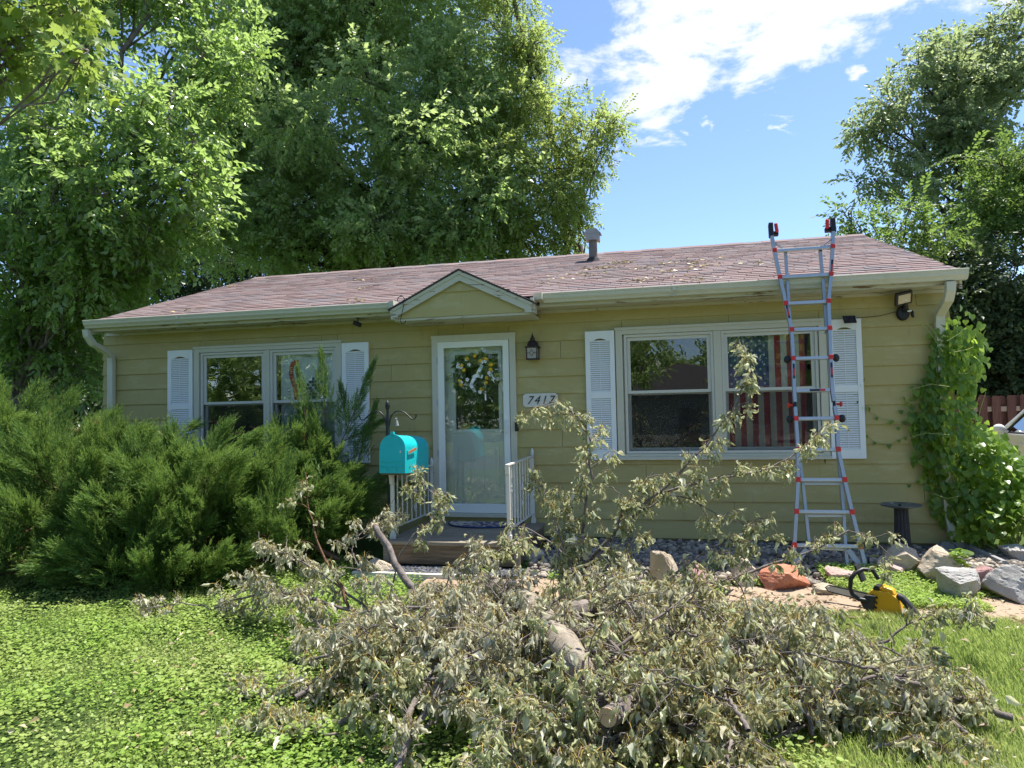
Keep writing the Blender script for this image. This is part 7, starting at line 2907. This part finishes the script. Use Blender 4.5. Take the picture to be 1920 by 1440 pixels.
P = np.concatenate([scatter(900, (-2.3, 4.0), (-2.36, -1.5), rng, lambda x, y: y > -3), scatter(700, (-3.5, 2.5), (-5.2, -2.4), rng, lambda x, y: y < 0), scatter(260, (-1.4, 3.0), (-1.5, -0.1), rng, lambda x, y: y < 0)])
N = len(P)
P[:, 2] = np.where(P[:, 1] > -2.36, gz(P[:, 0], P[:, 1]) + np.where(P[:, 1] > -1.6, 0.05, 0.03), P[:, 2] + 0.07)
a = rng.random(N) * 2 * PI
D = np.stack([np.cos(a), np.sin(a), rng.normal(size=N) * 0.15], 1)
V, F = instance(LEAF_V * np.array([1, 1.2, 2.5]), LEAF_F, P, frames(D, rng, np.array([0, 0, 1.0]), 0.4), rng.uniform(0.012, 0.055, N))
M['litter'] = m_leaf('leaf_litter', (0.22, 0.14, 0.06), (0.38, 0.31, 0.16), (0.50, 0.47, 0.30), None, 0.1)
put('leaf_litter', np_mesh('leaf_litter', V, F, M['litter']), None, None, 'dry leaf bits scattered over the path, pebbles and lawn', 'stuff')
P = scatter(26000, (-1.2, 4.2), (-2.46, -2.30), rng, lambda x, y: y > -2.40 + 0.05 * np.sin(x * 6) + 0.03 * np.sin(x * 17))
P[:, 2] = gz(P[:, 0], P[:, 1]) - 0.01
grass('path_edge_grass', 'grass blades leaning over the near edge of the path', P, rng, 0.03, 0.09, 0.0022, 0.9)

# litter on the roof
rng = np.random.default_rng(95)
T = Tubes()
cl = []
for k in range(26):
    px_ = rng.choice([rng.uniform(1000, 1330), rng.uniform(320, 720), rng.uniform(1000, 1450)])
    q = rng.random()
    ytop = np.interp(px_, [485, 1600], [519, 447])
    ybot = np.interp(px_, [165, 1790], [600, 508])
    yp = ytop + (ybot - ytop) * (0.25 + 0.7 * q)
    d = ray(px_, yp)
    # meet the roof plane z = EZ + RS*(y-EY)
    t_ = (EZ + 0.012 + RS * (CAM_P[1] - EY) - CAM_P[2]) / (d[2] - RS * d[1])
    p = CAM_P + d * t_
    if not (RX0 < p[0] < RX1):
        continue
    if rng.random() < 0.5:
        a = rng.random() * PI
        e = p + np.array([math.cos(a) * 0.22, math.sin(a) * 0.1, math.sin(a) * 0.1 * RS + 0.02])
        T.add(curve3(p, e, 0.08, rng, 5), 0.004, 4)
    for _ in range(int(rng.integers(5, 26))):
        w = rng.normal(size=2) * np.array([0.11, 0.07])
        cl.append(p + np.array([w[0], w[1], w[1] * RS + 0.008]))
cl = np.array(cl)
a = rng.random(len(cl)) * 2 * PI
V, F = instance(LEAF_V, LEAF_F, cl, frames(np.stack([np.cos(a), np.sin(a), np.zeros(len(a))], 1), rng, np.array([0, -RS, 1.0]), 0.4), rng.uniform(0.03, 0.075, len(cl)))
M['dryleaf'] = m_leaf('dry_leaf', (0.30, 0.20, 0.08), (0.45, 0.36, 0.15), (0.52, 0.48, 0.26), None, 0.1)
put('roof_leaves', np_mesh('roof_leaves', V, F, M['dryleaf']), None, None, 'dry yellow leaves scattered on the roof', 'stuff')
put('roof_twigs', T.mesh('roof_twigs', M['bark'], (0, 0, 0)), None, None, 'small broken twigs scattered on the roof', 'stuff')
print('SCENE', len(bpy.data.objects), 'objects; leaf objects', NLEAF[0], 'tris', sum(sum(len(p.vertices) - 2 for p in m_.polygons) * 1 for m_ in bpy.data.meshes if len(m_.polygons) < 2000) + sum(len(m_.loops) - 2 * len(m_.polygons) for m_ in bpy.data.meshes if len(m_.polygons) >= 2000))
